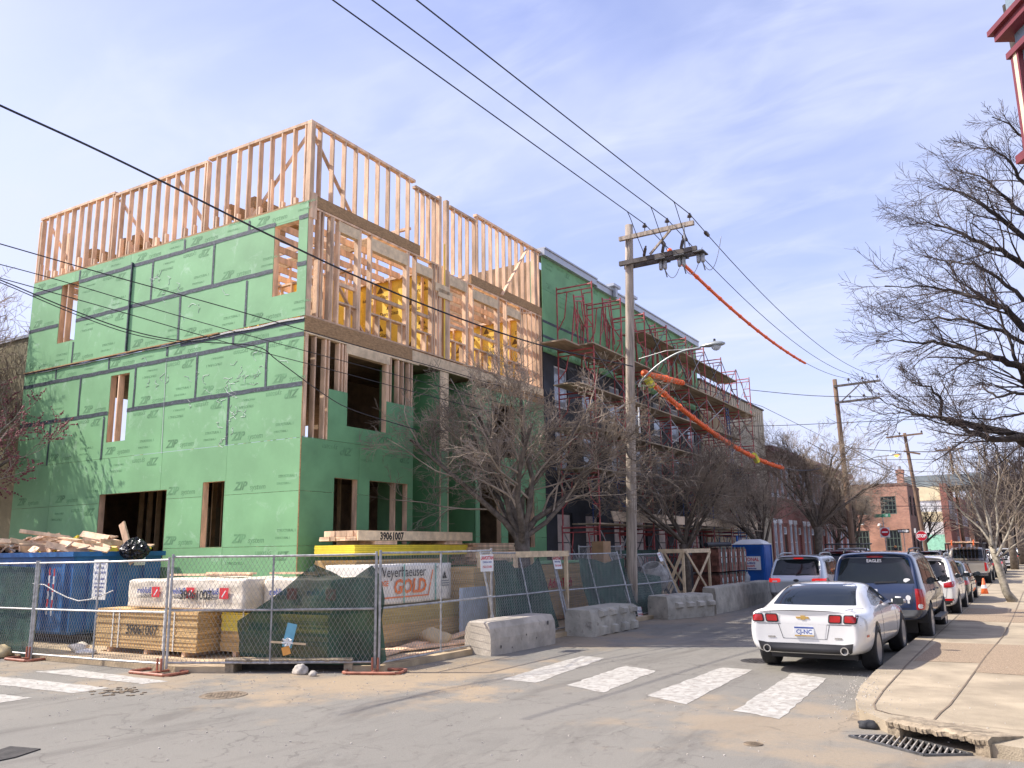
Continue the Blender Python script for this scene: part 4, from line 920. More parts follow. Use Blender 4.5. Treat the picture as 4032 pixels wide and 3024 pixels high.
# ornate corner house, top right
YR = 13.0; e_ = onY(4015, 350, YR); XE = e_.x
tr = thing('corner_house', 'blue-grey painted corner house with maroon and cream cornice at the top right edge', 'building', (XE, YR, .125))
def zr(px, py): return onY(px, py, YR).z
z1, z2, z3 = zr(3990, 225), zr(3985, 140), zr(3960, 60)
board('wall', tr, M['bluegrey'], (XE + .02, YR + .02, .125), (XE + 4.5, YR + 1.3, z2))
board('lower_cornice', tr, M['maroon'], (XE - .16, YR - .16, z2), (XE + 4.5, YR + 1.3, z2 + .12)); board('lower_cornice', tr, M['orange'] if 0 else M['maroon'], (XE - .22, YR - .22, z2 + .121), (XE + 4.5, YR + 1.3, z2 + .2))
board('frieze', tr, M['bluegrey'], (XE - .02, YR - .02, z2 + .201), (XE + 4.5, YR + 1.3, z2 + .95))
board('crown_moulding', tr, M['creamtrim'], (XE - .25, YR - .25, z2 + .951), (XE + 4.5, YR + 1.3, z2 + 1.06)); board('crown_moulding', tr, M['maroon'], (XE - .46, YR - .46, z2 + 1.061), (XE + 4.5, YR + 1.3, z2 + 1.2)); board('crown_moulding', tr, M['maroon'], (XE - .62, YR - .62, z2 + 1.201), (XE + 4.5, YR + 1.3, z2 + 1.42))
for i in range(8):
    board('dentil', tr, M['creamtrim'], (XE - .12 + i * .16, YR - .14, z2 + .82), (XE - .04 + i * .16, YR - .021, z2 + .945)); board('dentil', tr, M['creamtrim'], (XE - .14, YR - .12 + i * .16, z2 + .82), (XE - .021, YR - .04 + i * .16, z2 + .945))
for k in range(1):
    MB().lathe([(.10, 0), (.09, .03), (.05, .04), (.03, .06), (0.001, .07)], Matrix.Translation((XE + .38 + k * .9, YR - .021, z2 + .52)) @ R_NY.to_4x4(), 12).build('rosette', M['maroon'], tr)
    MB().lathe([(.10, 0), (.09, .03), (.05, .04), (.03, .06), (0.001, .07)], Matrix.Translation((XE - .021, YR + .38 + k * .9, z2 + .52)) @ Matrix.Rotation(-pi / 2, 4, 'Y'), 12).build('rosette', M['maroon'], tr)
for (a_, c_, m) in ((-.03, .03, 'maroon'), (.031, .11, 'creamtrim'), (.111, .15, 'maroon')):
    board('pilaster', tr, M[m], (XE + a_, YR - .05, .13), (XE + c_, YR + .019, z1)); board('pilaster', tr, M[m], (XE - .05, YR + .02 + a_ + .03, .13), (XE + .019, YR + .02 + c_ + .03, z1))
board('window_head', tr, M['maroon'], (XE - .08, YR - .08, z1), (XE + 3, YR + 3, z1 + .09))
for zc in (zr(4031, 620), zr(4031, 870)): board('string_course', tr, M['maroon'], (XE - .12, YR - .12, zc - .06), (XE + 4, YR + 4, zc + .06))
window(tr, 'Y', YR + .01, XE + .5, XE + 1.4, z1 - 2.2, z1 - .15, M['creamtrim'], M['glass'], .08, (1, 2), .04)

board('house_body', tr, M['bluegrey'], (XE + .3, YR + 1.31, .125), (XE + 5, YR + 6, z2))
tr.rotation_euler = (0, 0, radians(-60))
# ------------------------------------------------------------------ fences, screens, stacks, dumpster, barriers
def meet(px, py, a, c, lean=Vector((0, 0, 0)), h=1.85, back=0.0):
    """point where the sight line meets the (leaning) fence plane through a-c"""
    u = (c - a).normalized(); w = (Vector((0, 0, h)) + lean).normalized(); n_ = u.cross(w).normalized()
    d = ray(px, py); o = a + n_ * back; return EY + d * ((o - EY).dot(n_) / d.dot(n_))
def fence(a, c, label, h=1.83, lean=(0, 0, 0), mids=1, left_foot=False, right_foot=False, clip=None):
    a, c, lean = Vector(a), Vector(c), Vector(lean); t = thing('chain_link_fence', label, 'fence', a, group='chain-link fence panels round the building site')
    L_ = (c - a).length; u = (c - a).normalized(); up = (Vector((0, 0, h)) + lean)
    P = lambda s, v: a + u * s + up * (v / h)
    b = MB(); b.tube([P(0, -.05), P(0, h + .04)], .024, 8); b.build('fence_post', M['steel'], t)
    b = MB(); b.tube([P(L_, -.05), P(L_, h + .04)], .024, 8); b.build('fence_post', M['steel'], t)
    for i in range(mids): s = L_ * (i + 1) / (mids + 1); b = MB(); b.tube([P(s, .02), P(s, h)], .018, 6); b.build('fence_post', M['steel'], t)
    for v in (.05, h * .5, h - .01): b = MB(); b.tube([P(0.02, v), P(L_ * .5, v - .008), P(L_ - .02, v)], .020, 6); b.build('fence_rail', M['steel'], t)
    b = MB(); sp = .082; k = int((L_ + h) / sp); n_ = u.cross(up).normalized()
    for i in range(-int(h / sp / 1.2), k):
        for sg in (1, -1):
            x0 = i * sp; pts = []
            # clip straight wire to the panel
            m_ = .62
            y0, y1 = .05, h - .03
            if sg == 1: xa, xb = x0, x0 + m_ * (y1 - y0)
            else: xa, xb = x0 + m_ * (y1 - y0), x0
            ya, yb = y0, y1
            def cl(xa, ya, xb, yb):
                if abs(xb - xa) < 1e-6: return (xa, ya, xb, yb) if 0 <= xa <= L_ else None
                t0, t1 = 0, 1
                for lim, s_ in ((0.02, 1), (L_ - .02, -1)):
                    ta = (lim - xa) / (xb - xa); inc = (xb - xa) * s_ > 0
                    if inc: t0 = max(t0, ta)
                    else: t1 = min(t1, ta)
                return (xa + (xb - xa) * t0, ya + (yb - ya) * t0, xa + (xb - xa) * t1, ya + (yb - ya) * t1) if t0 < t1 - .01 else None
            r = cl(xa, ya, xb, yb)
            if r:
                pa, pb = P(r[0], r[1]) + n_ * .003 * sg, P(r[2], r[3]) + n_ * .003 * sg
                b.tube([pa, pb], .0028, 3, False)
    b.build('chain_link_mesh', M['wire'], t)
    return t, a, c, lean, h
def foot(x, y, rz, label, w=.85, l=.5):
    t = thing('fence_stand', label, 'fence foot', (x, y, .0), rz)
    b = MB(); z = .028
    b.tube([(-w / 2, -l / 2 + .08, z), (-w / 2 + .08, -l / 2, z), (w / 2 - .08, -l / 2, z), (w / 2, -l / 2 + .08, z), (w / 2, l / 2 - .08, z), (w / 2 - .08, l / 2, z), (-w / 2 + .08, l / 2, z), (-w / 2, l / 2 - .08, z), (-w / 2, -l / 2 + .08, z)], .026, 6)
    b.tube([(0, -l / 2, z), (0, l / 2, z)], .022, 6); b.tube([(-.05, 0, z), (-.05, 0, .25)], .02, 6); b.tube([(.05, 0, z), (.05, 0, .25)], .02, 6)
    o = b.build('foot_frame', M['base'], None); o.parent = t
    return t
fz = .12
fA = fence((-21.2, 10.12, fz - .06), (-17.42, 10.03, fz - .06), 'leftmost chain-link panel, backed by dark green screen')
fB = fence((-17.34, 10.03, fz - .06), (-13.22, 9.99, fz - .02), 'open chain-link panel in front of the blue dumpster')
fC = fence((-13.12, 9.99, fz), (-9.84, 11.64, fz), 'chain-link panel over the storm inlet with the torn green screen', h=1.86)
fD = fence((-9.80, 11.70, fz - .02), (-9.80, 15.28, fz), 'bright chain-link panel right of the corner post, in front of the printed white lumber wrap', h=1.9)
fE = fence((-9.74, 15.42, .12), (-9.98, 19.0, .1), 'leaning chain-link panel with a red and white sign, behind the first gap between barriers', lean=(-.42, 0, 0), h=1.85, mids=1)
fF = fence((-10.1, 19.35, .1), (-9.96, 23.0, .1), 'leaning chain-link panel behind the ribbed concrete barrier', lean=(-.45, 0, 0), h=1.8, mids=1)
fG = fence((-9.98, 23.1, .1), (-9.85, 26.75, .1), 'rightmost leaning chain-link panel, in front of the cement mixer', lean=(-.55, -.35, 0), h=1.75, mids=1)
fH = fence((-11.9, 23.5, .1), (-11.9, 26.6, .1), 'chain-link panel lying behind, near the foot of the big utility pole', h=2.0, mids=1)
foot(-17.4, 10.0, 0, 'orange fence foot at the foot of the left fence joint'); foot(-13.2, 9.9, 0, 'orange fence foot left of the storm inlet', 1.05, .5); foot(-9.8, 11.6, .4, 'orange fence foot at the site corner post', 1.0, .5)
# gate wire tied across panel B
pw = [meet(130 + i * 45, y, fB[1], fB[2], back=-.02) for i, y in enumerate((2298, 2302, 2330, 2352, 2366, 2360, 2345, 2325))]
tag(MB().tube(pw, .012, 5).build('rope', M['strap']), 'white rope sagging across the fence panel by the dumpster', 'rope')

def cloth(name, F, poly, back, label, m, amp=.02, res=.10, thick=0, cat='privacy screen'):
    a, c, lean, h = F[1:]; u = (c - a).normalized(); up = (Vector((0, 0, h)) + lean).normalized(); n_ = u.cross(up).normalized()
    P3 = [meet(px, py, a, c, lean, h) for px, py in poly]; Q = [Vector(((p - a).dot(u), (p - a).dot(up))) for p in P3]
    out = []
    for i in range(len(Q)):
        p, q = Q[i], Q[(i + 1) % len(Q)]; k = max(1, int((q - p).length / res))
        out += [p.lerp(q, j / k) for j in range(k)]
    inner = []; x0, x1 = min(p.x for p in Q), max(p.x for p in Q); y0, y1 = min(p.y for p in Q), max(p.y for p in Q)
    y = y0 + res * .6
    while y < y1:
        x = x0 + res * .6
        while x < x1: inner.append(Vector((x + random.uniform(-.02, .02), y + random.uniform(-.02, .02)))); x += res
        y += res
    k = len(out); r = delaunay_2d_cdt(out + inner, [(i, (i + 1) % k) for i in range(k)], [list(range(k))], 1, 1e-5)
    V = []
    for v in r[0]:
        f = noise.noise(Vector((v.x * 1.6, v.y * 1.1, 3.3))) * amp * 2.2 + noise.noise(Vector((v.x * 6 + v.y * 2, v.y * 1.4, 9))) * amp
        V.append(a + u * v.x + up * v.y + n_ * (back + f))
    b = MB(); b.poly(V, [tuple(f) for f in r[2]]); o = b.build(name, m, None, smooth=True); return tag(o, label, cat)
# n_ points to the site side or street side depending on the panel: sign chosen so the cloth hangs behind the mesh
BK = -.06
cloth('privacy_screen', fA, [(-230, 2228), (0, 2228), (150, 2236), (135, 2400), (118, 2590), (60, 2585), (0, 2570), (-260, 2570)], BK, 'dark green screen on the leftmost fence panel', M['screen'], .02)
cloth('privacy_screen', fC, [(1233, 2222), (1262, 2234), (1300, 2250), (1345, 2274), (1395, 2272), (1430, 2246), (1462, 2226), (1480, 2250), (1496, 2270), (1512, 2360), (1500, 2440), (1512, 2540), (1520, 2600), (1490, 2622), (1240, 2618), (1060, 2612), (990, 2588), (940, 2585), (934, 2560), (938, 2520), (930, 2470), (930, 2446), (1000, 2400), (1100, 2330), (1180, 2262)], BK, 'torn green screen hanging from two points on the panel over the storm inlet', M['screen'], .022)
cloth('privacy_screen', fE, [(1955, 2205), (2000, 2205), (2035, 2235), (2075, 2238), (2105, 2222), (2128, 2195), (2150, 2260), (2170, 2330), (2190, 2400), (2212, 2470), (2190, 2484), (2080, 2500), (1960, 2500)], BK, 'dark green screen slung across the leaning panel with the red sign', M['screen'], .022)
cloth('privacy_screen', fF, [(2285, 2192), (2350, 2198), (2390, 2212), (2420, 2200), (2462, 2190), (2470, 2270), (2480, 2340), (2498, 2430), (2420, 2440), (2330, 2400), (2310, 2330), (2292, 2250)], BK, 'dark grey-green screen on the panel behind the ribbed barrier', M['screen'], .022)
cloth('privacy_screen', fG, [(2475, 2200), (2520, 2200), (2590, 2190), (2595, 2260), (2610, 2320), (2700, 2330), (2700, 2345), (2590, 2400), (2500, 2432), (2485, 2330)], BK, 'dark screen sagging on the rightmost leaning panel', M['screen'], .022)
cloth('privacy_screen', fH, [(2400, 2168), (2500, 2166), (2590, 2164), (2590, 2190), (2400, 2190)], BK, 'bundle of green screen over the fence panel by the utility pole', M['screen'], .03)
def sign(F, px, py, w, h, lines, label, name='fence_sign', back=-.035, rot=0.0, board_m='white'):
    a, c, lean, hh = F[1:]; u = (c - a).normalized(); up = (Vector((0, 0, hh)) + lean).normalized(); n_ = up.cross(u).normalized() * -1
    n_ = u.cross(up).normalized()
    p = meet(px, py, a, c, lean, hh) + n_ * (-.03)
    R = Matrix((u, up, -n_)).transposed()
    if (-n_).dot(EY - p) < 0: R = Matrix((-u, up, n_)).transposed(); p = p + n_ * .06
    if rot: R = R @ Matrix.Rotation(rot, 3, 'Z')
    t = thing(name, label, 'sign', p); 
    inst('sign_board', unit(M[board_m]), t, p, R, (w, h, .006))
    for (s, sz, yy, m) in lines:
        me = text_mesh(s, sz, M[m], 0, .002 if sz > .08 else 0, .001, 'CENTER', .9); inst('lettering', me, t, p + R @ Vector((0, yy, .005)), R)
    return t
nat = [('NATIONAL', .105, .07, 'inkred'), ('RENT-A-FENCE', .055, -.0, 'inkblue'), ('800-352-5675', .068, -.10, 'inkred')]
sign(fD, 1913, 2217, .48, .34, nat, 'white and red rental sign on the bright panel beside the printed lumber wrap')
sign(fE, 2190, 2216, .46, .33, nat, 'white and red rental sign at the top right of the leaning panel')
sign(fG, 2515, 2410, .36, .30, nat, 'rental sign low on the rightmost leaning panel', rot=.15)
sign(fG, 2596, 2194, .30, .30, [('NATIONAL', .05, .06, 'inkred'), ('RENT-A-FENCE', .035, -.02, 'inkblue')], 'small faded sign at the top of the rightmost leaning panel')
# small printed card tied to the torn screen
p = meet(1145, 2505, fC[1], fC[2]); u = (fC[2] - fC[1]).normalized(); nn = Vector((u.y, -u.x, 0)); R0 = Matrix((u, Vector((0, 0, 1)), nn)).transposed() @ Matrix.Rotation(-.22, 3, 'Z')
t = thing('painted_card', 'light blue and orange board with a white ribbon tied over the torn screen', 'board', p + nn * .06)
inst('blue_board', unit(mat('light_blue_card', (.16, .42, .55), .6)), t, p + nn * .06 + Vector((0, 0, .02)), R0, (.17, .40, .012)); inst('orange_tip', unit(mat('card_orange', (.75, .35, .08), .6)), t, p + nn * .061 + R0 @ Vector((0, -.24, 0)), R0 @ Matrix.Rotation(.5, 3, 'Z'), (.14, .14, .011))
b = MB()
for i in range(7): a_ = i * .9; b.tube([p + nn * .085 + R0 @ Vector((0, -.09, 0)), p + nn * .10 + R0 @ Vector((.10 * cos(a_), -.09 + .07 * sin(a_), .01)), p + nn * .085 + R0 @ Vector((.05 * cos(a_ + .6), -.09 + .05 * sin(a_ + .6), 0))], .018, 4)
b.build('ribbon', M['white'], t); inst('lath', unit(M['header']), t, p + nn * .05 + R0 @ Vector((0, -.11, 0)), R0 @ Matrix.Rotation(.15, 3, 'Z'), (.62, .035, .008))

# sheet-goods stacks
def stack(label, x0, x1, y0, y1, z0, z1, mats, layer=.034, jit=.012, cat='lumber stack', straps_x=(), straps_y=(), name='sheet_stack', part='board', foot_=True):
    t = thing(name, label, cat, ((x0 + x1) / 2, (y0 + y1) / 2, z0)); z = z0; n_ = int((z1 - z0) / layer)
    for i in range(n_):
        f = i / n_; m = mats[min(len(mats) - 1, int(f * len(mats)))]
        jx, jy = random.uniform(-jit, jit), random.uniform(-jit, jit)
        board(part, t, M[m], (x0 + jx, y0 + jy, z + .003), (x1 + jx, y1 + jy, z + layer))
        z += layer
    for x in straps_x: board('strap', t, M['strap'], (x, y0 - jit - .008, z0), (x + .035, y0 - jit - .004, z1 + .01))
    for y in straps_y: board('strap', t, M['strapgreen'], (x1 + jit + .004, y, z0), (x1 + jit + .008, y + .03, z1 + .01))
    if foot_:
        for f in (.12, .5, .86): board('bearer', t, M['lumber'], (x0 + (x1 - x0) * f, y0 + .02, z0 - .09), (x0 + (x1 - x0) * f + .09, y1, z0 - .002))
    return t
Z0 = .20
sA = stack('tan sheet stack with black marker digits, left of the pair behind the corner fence', -16.75, -13.62, 11.0, 12.25, Z0, .96, ['tanstack'], straps_x=(-16.2, -16.0, -14.6, -14.3))
sB = stack('half yellow, half tan sheet stack behind the torn green screen', -13.5, -10.75, 11.45, 12.7, Z0, .94, ['tanstack', 'yelstack'], straps_x=(-12.9,))
text('39061007', .26, M['marker'], R_NY, (-15.75, 11.0 - .022, .48), sA, sx=.95, bold=.004); text('39061007', .22, M['marker'], R_NY, (-12.75, 11.45 - .022, .60), sB, sx=.9, bold=.004)
# white-wrapped lumber bundles on top
def wrapped(label, x0, x1, y0, y1, z0, z1, prints, seed):
    t = thing('wrapped_lumber', label, 'wrapped lumber', ((x0 + x1) / 2, (y0 + y1) / 2, z0))
    bm = bmesh.new(); bmesh.ops.create_cube(bm, size=1)
    bmesh.ops.subdivide_edges(bm, edges=bm.edges[:], cuts=22, use_grid_fill=True)
    for v in bm.verts:
        c = v.co.copy(); d = Vector((c.x * (x1 - x0), c.y * (y1 - y0), c.z * (z1 - z0)))
        r = Vector((c.x, c.y, c.z)); k = (abs(c.x) > .49) + (abs(c.y) > .49) + (abs(c.z) > .49)
        w = noise.noise(Vector((d.x * 2.5 + seed, d.y * 2, d.z * 6))) * .03 + noise.noise(Vector((d.x * 7 + d.z * 5, d.y * 3, d.z * 9 + seed))) * .012
        f = 1 - .05 * (k - 1) if k > 1 else 1
        v.co = Vector((d.x * (1 - .008 * max(0, k - 1)), d.y * (1 + w) * (1 - .02 * max(0, k - 1)), d.z * (1 - .05 * max(0, k - 1)) + (w * .8 if c.z > .49 else 0)))
    me = bpy.data.meshes.new('wrap'); bm.to_mesh(me); bm.free(); me.materials.append(M['wrapplastic']); me.polygons.foreach_set('use_smooth', [True] * len(me.polygons))
    inst('plastic_wrap', me, t, ((x0 + x1) / 2, (y0 + y1) / 2, (z0 + z1) / 2))
    for x in prints:
        yy = y0 - .035
        board('logo_mark', t, M['inkred'], (x + .56, yy - .002, z0 + .22), (x + .80, yy, z0 + .42)); inst('logo_slash', unit(M['inkwhite']), t, (x + .68, yy - .003, z0 + .31), Matrix.Rotation(.7, 3, 'Y'), (.025, .002, .15))
        RM = R_NY @ Matrix.Diagonal((-1, 1, 1))
        inst('lettering', text_mesh('Builders', .16, M['inkblue'], 0, .004, .001), t, (x + .54, yy - .001, z0 + .30), R_NY, (-.85, 1, 1)); inst('lettering', text_mesh('FirstSource', .11, M['marker'], 0, 0, .001), t, (x + .54, yy - .001, z0 + .20), R_NY, (-.85, 1, 1))
    return t
w1 = wrapped('white plastic-wrapped lumber bundle on the tan stack, leftmost and shortest', -16.0, -14.75, 11.15, 12.2, .97, 1.53, (-15.75,), 1.0)
w2 = wrapped('long white plastic-wrapped lumber bundle marked with black digits above the fence rail', -14.72, -12.5, 11.1, 12.3, .97, 1.56, (-14.65, -13.7), 5.0)
w3 = wrapped('white plastic-wrapped lumber bundle partly behind the torn green screen', -12.45, -10.7, 11.5, 12.7, .96, 1.56, (-12.35, -11.4), 9.0)
text('39061007', .24, M['marker'], R_NY, (-14.25, 11.045, 1.17), w2, sx=.95, bold=.005)
for i, (x, y, L_, r) in enumerate(((-14.6, 11.6, 1.1, .2), (-13.6, 11.7, 1.5, -.12), (-13.4, 11.5, .9, .35), (-11.9, 11.9, 1.4, .1), (-11.6, 12.1, 1.0, -.3))):
    o = inst('loose_board', unit(M['lumber']), None, (x, y, 1.61 + .03 * (i % 2)), Matrix.Rotation(r, 3, 'Z'), (L_, .14, .035)); tag(o, 'loose board on the white-wrapped bundles, %s' % ('leftmost of five', 'longest of the middle pair', 'shortest, angled', 'flat one behind the torn screen', 'rightmost of five')[i], 'board', 'loose boards on the wrapped bundles')
# printed bundle and stacks behind panel D
sC = stack('golden board stack under the printed white wrap, behind the bright fence panel', -12.6, -11.3, 13.35, 16.3, .22, .92, ['tanstack', 'dullgold'], cat='lumber stack', layer=.05)
t = thing('printed_lumber_bundle', 'white wrapped lumber bundle printed with black and orange lettering behind the bright fence panel', 'wrapped lumber', (-12, 14.6, .95))
bm = bmesh.new(); bmesh.ops.create_cube(bm, size=1); bmesh.ops.subdivide_edges(bm, edges=bm.edges[:], cuts=14, use_grid_fill=True)
for v in bm.verts:
    c = v.co.copy(); v.co = Vector((c.x * 1.2 + noise.noise(c * 6) * .02, c.y * 2.75, c.z * .78 + (noise.noise(c * 9) * .02)))
me = bpy.data.meshes.new('wrap'); bm.to_mesh(me); bm.free(); me.materials.append(M['wrapweyer']); me.polygons.foreach_set('use_smooth', [True] * len(me.polygons)); inst('plastic_wrap', me, t, (-11.93, 14.6, 1.36))
xw = -11.30
text('Weyerhaeuser', .30, M['marker'], R_PX, (xw, 13.42, 1.50), t, sx=.88); text('TM', .07, M['marker'], R_PX, (xw, 15.34, 1.64), t)
text('EDGE', .15, M['inkorange'], R_PX, (xw, 13.42, 1.33), t, sx=.9, bold=.004); text('GOLD', .40, M['inkorange'], R_PX, (xw, 13.92, 1.17), t, sx=.98, bold=.012, shear=.12)
strut('logo_line', t, M['inkorange'], (xw + .0, 15.10, 1.10), (xw, 15.26, 1.62), .028, .004, (1, 0, 0)); board('logo_line', t, M['inkorange'], (xw - .002, 13.5, 1.08), (xw + .002, 15.12, 1.108))
MB().prism([(xw, 15.62, 1.42), (xw, 15.78, 1.42), (xw, 15.70, 1.58)], (.002, 0, 0)).build('triangle_mark', M['marker'], t)
for z in (1.36, 1.31, 1.26): board('small_print', t, M['wraptext'], (xw - .001, 15.55, z), (xw + .001, 15.86, z + .018))
for y in (14.25, 15.35): board('strap', t, M['strapgreen'], (xw - .003, y, .97), (xw + .004, y + .03, 1.75))
sD = stack('tall tan sheet stack topped by yellow planks and spare lumber, against the corner house', -13.7, -12.5, 14.1, 17.2, .22, 1.88, ['tanstack'], layer=.045, foot_=True)
t = thing('yellow_plank_bundle', 'bundle of bright yellow planks lying on the tall tan stack', 'lumber stack', (-13, 16.1, 1.95))
M['yelplank'] = mat('yellow_painted_plank', (.88, .68, .045), .6, .08, 5, rnd=.05)
for i in range(6): board('plank', t, M['yelplank'], (-13.6 + .01 * (i % 2), 13.98, 1.93 + i * .04), (-12.42 - .012 * (i % 2), 18.25 + random.uniform(-.04, .04), 1.966 + i * .04))
for y in (14.6, 17.2): 
    for z in (2.175, 2.215): tag(board('spacer_board', None, M['lumber'], (-13.5, y + random.uniform(-.05, .05), z), (-12.38, y + .75, z + .037)), 'short %s spacer board under the %s end of the marked lumber' % ('lower' if z < 2.2 else 'upper', 'near' if y < 16 else 'far'), 'board', 'spacer boards under the marked lumber')
t = thing('lumber_bundle', 'pale lumber bundle with black marker digits on top of the yellow planks', 'lumber stack', (-13, 16.2, 2.26))
for j in range(2):
    for i in range(7): board('board', t, M['lumber'], (-13.5 + i * .155, 14.02 + random.uniform(-.03, .03), 2.26 + j * .045), (-13.352 + i * .155, 18.35 + random.uniform(-.08, .08), 2.302 + j * .045))
for i in range(6): board('board', t, M['lumber'], (-13.42 + i * .175, 14.07 + random.uniform(-.04, .04), 2.352), (-13.25 + i * .175, 18.3 + random.uniform(-.1, .1), 2.475))
board('board', t, M['header'], (-12.39, 14.0, 2.262), (-12.355, 18.38, 2.47))
text('39061007', .23, M['marker'], R_PX, (-12.352, 14.72, 2.28), t, sx=.9, bold=.008)
sE = stack('tan sheet stack behind the bright fence panel, right of the printed wrap', -12.4, -11.1, 16.55, 18.9, .22, 1.62, ['tanstack'], layer=.05)
sF = stack('tan sheet stack with a green top sheet, behind the leaning panel with the red sign', -12.7, -11.35, 20.0, 22.9, .22, 1.62, ['tanstack'], layer=.05)
board('green_sheet', sF, M['zip'], (-12.75, 19.95, 1.64), (-11.28, 22.95, 1.70)); text('AdvanTech', .34, M['inkred'], R_PX, (-11.33, 20.5, 1.0), sF, sx=.9, bold=.01, shear=.2)
MB().span((-11.05, 15.9, .2), (-10.95, 16.9, 1.2)).build('blue_sheet', mat('pale_blue_wrap', (.45, .55, .68), .5), None); tag(bpy.data.objects['blue_sheet'], 'pale blue plastic sheet leaning behind the bright fence panel', 'plastic sheet')
t = thing('lumber_pile', 'loose pile of short lumber ends beside the first street tree', 'lumber pile', (-12.6, 19.3, 1.6))
for j in range(11):
    for i in range(5): y0 = 18.35 + random.uniform(-.1, .15); board('board', t, M['lumber'], (-13.0 + i * .16, y0, 1.66 + j * .05), (-12.855 + i * .16, y0 + random.uniform(1.3, 2.3), 1.703 + j * .05))
stack('dark tan sheet stack under the loose lumber pile', -13.4, -12.2, 19.0, 21.2, .22, 1.62, ['tanstack'], layer=.06)
# boards leaning / lying near panel D
for i, (a_, c_, w_) in enumerate((((-11.0, 13.0, .14), (-10.2, 15.2, .18), .5), ((-10.6, 12.6, .13), (-10.9, 14.4, .2), .3), ((-10.15, 12.3, .11), (-10.2, 16.2, .13), .12), ((-10.9, 14.9, .14), (-10.5, 16.6, .45), .25))):
    tag(strut('loose_board', None, M['lumber'], a_, c_, w_, .03), ('broad reddish board lying on the sand behind the bright fence panel', 'short board lying on the sand near the site corner post', 'long narrow board along the foot of the bright fence panel', 'tilted short board near the tan sack')[i], 'board')
lump('sandbag', (-10.75, 14.6, .12), (.75, .55, .4), mat('tan_sack', (.55, .43, .26), .9), 'tan sack lying behind the bright fence panel', 'sandbag', 21)
lump('plastic_bag', (-16.9, 10.75, .1), (.55, .3, .22), M['wrapplastic'], 'crumpled pale plastic bag at the foot of the tan stack', 'plastic bag', 31)
lump('plastic_bag', (-16.4, 10.6, .1), (.5, .3, .12), M['strap'], 'flat dirty plastic bag just left of the tan sheet stack', 'plastic bag', 36)

# dumpster
d = thing('dumpster', 'long blue dumpster heaped with lumber offcuts at the left', 'dumpster', (-21.5, 12.5, .1))
dx1, dx0, dy0, dy1, dz = -18.45, -25.4, 11.45, 13.7, 2.0
b = MB(); b.span((dx0, dy0, .35), (dx1, dy0 + .05, dz)); b.span((dx0, dy1 - .05, .35), (dx1, dy1, dz)); b.span((dx1 - .05, dy0 + .051, .35), (dx1, dy1 - .051, dz)); b.span((dx0, dy0 + .051, .35), (dx0 + .05, dy1 - .051, dz)); b.span((dx0 + .06, dy0 + .06, .30), (dx1 - .06, dy1 - .06, .349)); b.build('body', M['dumpster'], d)
for i in range(9): x = dx0 + .4 + i * .78; MB().span((x, dy0 - .07, .4), (x + .10, dy0 - .001, dz - .1)).build('rib', M['dumpster'], d)
for i in range(3): y = dy0 + .35 + i * .7; MB().span((dx1 + .001, y, .4), (dx1 + .08, y + .10, dz - .1)).build('rib', M['dumpster'], d)
b = MB(); b.span((dx0 - .05, dy0 - .09, dz + .001), (dx1 + .1, dy0 + .07, dz + .11)); b.span((dx0, dy1 - .07, dz + .001), (dx1 + .1, dy1 + .05, dz + .11)); b.span((dx1 - .05, dy0 + .071, dz + .001), (dx1 + .1, dy1 - .071, dz + .11)); b.build('rim', M['dumpster'], d)
b = MB(); b.span((dx0, dy0 + .2, .1), (dx1 + .3, dy0 + .35, .29)); b.span((dx0, dy1 - .35, .1), (dx1 + .3, dy1 - .2, .29)); b.build('skid_rail', M['iron'], d)
def stripes(x, z0, z1):
    n_ = 6
    for i in range(n_): board('reflective_stripe', d, M['inkred'] if i % 2 else M['white'], (x, dy0 - .086, z0 + (z1 - z0) * i / n_), (x + .055, dy0 - .081, z0 + (z1 - z0) * (i + 1) / n_ - .002))
pq = lambda px, py: onY(px, py, dy0 - .08)
stripes(pq(190, 2300).x, pq(190, 2420).z, pq(190, 2235).z); stripes(pq(208, 2300).x, pq(208, 2425).z, pq(208, 2238).z)
pS = onY(392, 2282, dy0 - .1)
board('notice', d, M['white'], (pS.x - .24, dy0 - .10, pS.z - .42), (pS.x + .24, dy0 - .09, pS.z + .42))
for s, zz, sz in (('ADVANCED', .32, .075), ('DISPOSAL', .22, .08), ('SOLUTIONS IN', .12, .075), ('215-651-8600', -.01, .075), ('CONTAINER SERVICE', -.10, .05), ('REFUSE REMOVAL', -.18, .055), ('SCRAP METAL', -.26, .055), ('ROLL OFFS', -.35, .06)):
    inst('lettering', text_mesh(s, sz, M['inkblue'], 0, .001, .001, 'CENTER', .8), d, (pS.x, dy0 - .1012, pS.z + zz), R_NY)
board('notice', d, M['white'], (dx1 + .081, 12.9, 1.78), (dx1 + .086, 13.2, 1.98))
tp = MB()
cnt = 0
for i in range(150):
    x = random.uniform(-24.6, -18.7); y = random.uniform(dy0 + .15, dy1 - .25)
    hgt = .42 * math.exp(-((x + 20.6) / 1.7) ** 2) + .12; z = dz + .02 + random.uniform(0, 1) * hgt
    L_ = random.uniform(.3, 1.3); R = Matrix.Rotation(random.uniform(-.6, .6) + (pi / 2 if random.random() < .3 else 0), 3, 'Z') @ Matrix.Rotation(random.uniform(-.25, .25), 3, 'Y') @ Matrix.Rotation(random.uniform(0, 1.5), 3, 'X')
    o = inst('lumber_offcut', unit(M['yelplank'] if random.random() < .1 else M['lumber']), None, (x, y, z), R, (L_, random.choice((.09, .14, .18)), .038)); tag(o, 'pale timber offcut in the heap on the blue dumpster', 'offcut', 'timber offcuts heaped in the dumpster')
    cnt += 1
tag(MB().span((-25.2, dy0 + .1, 1.2), (dx1 - .1, dy1 - .1, 2.02)).build('offcut_fill', M['plydark']), kind='stuff')
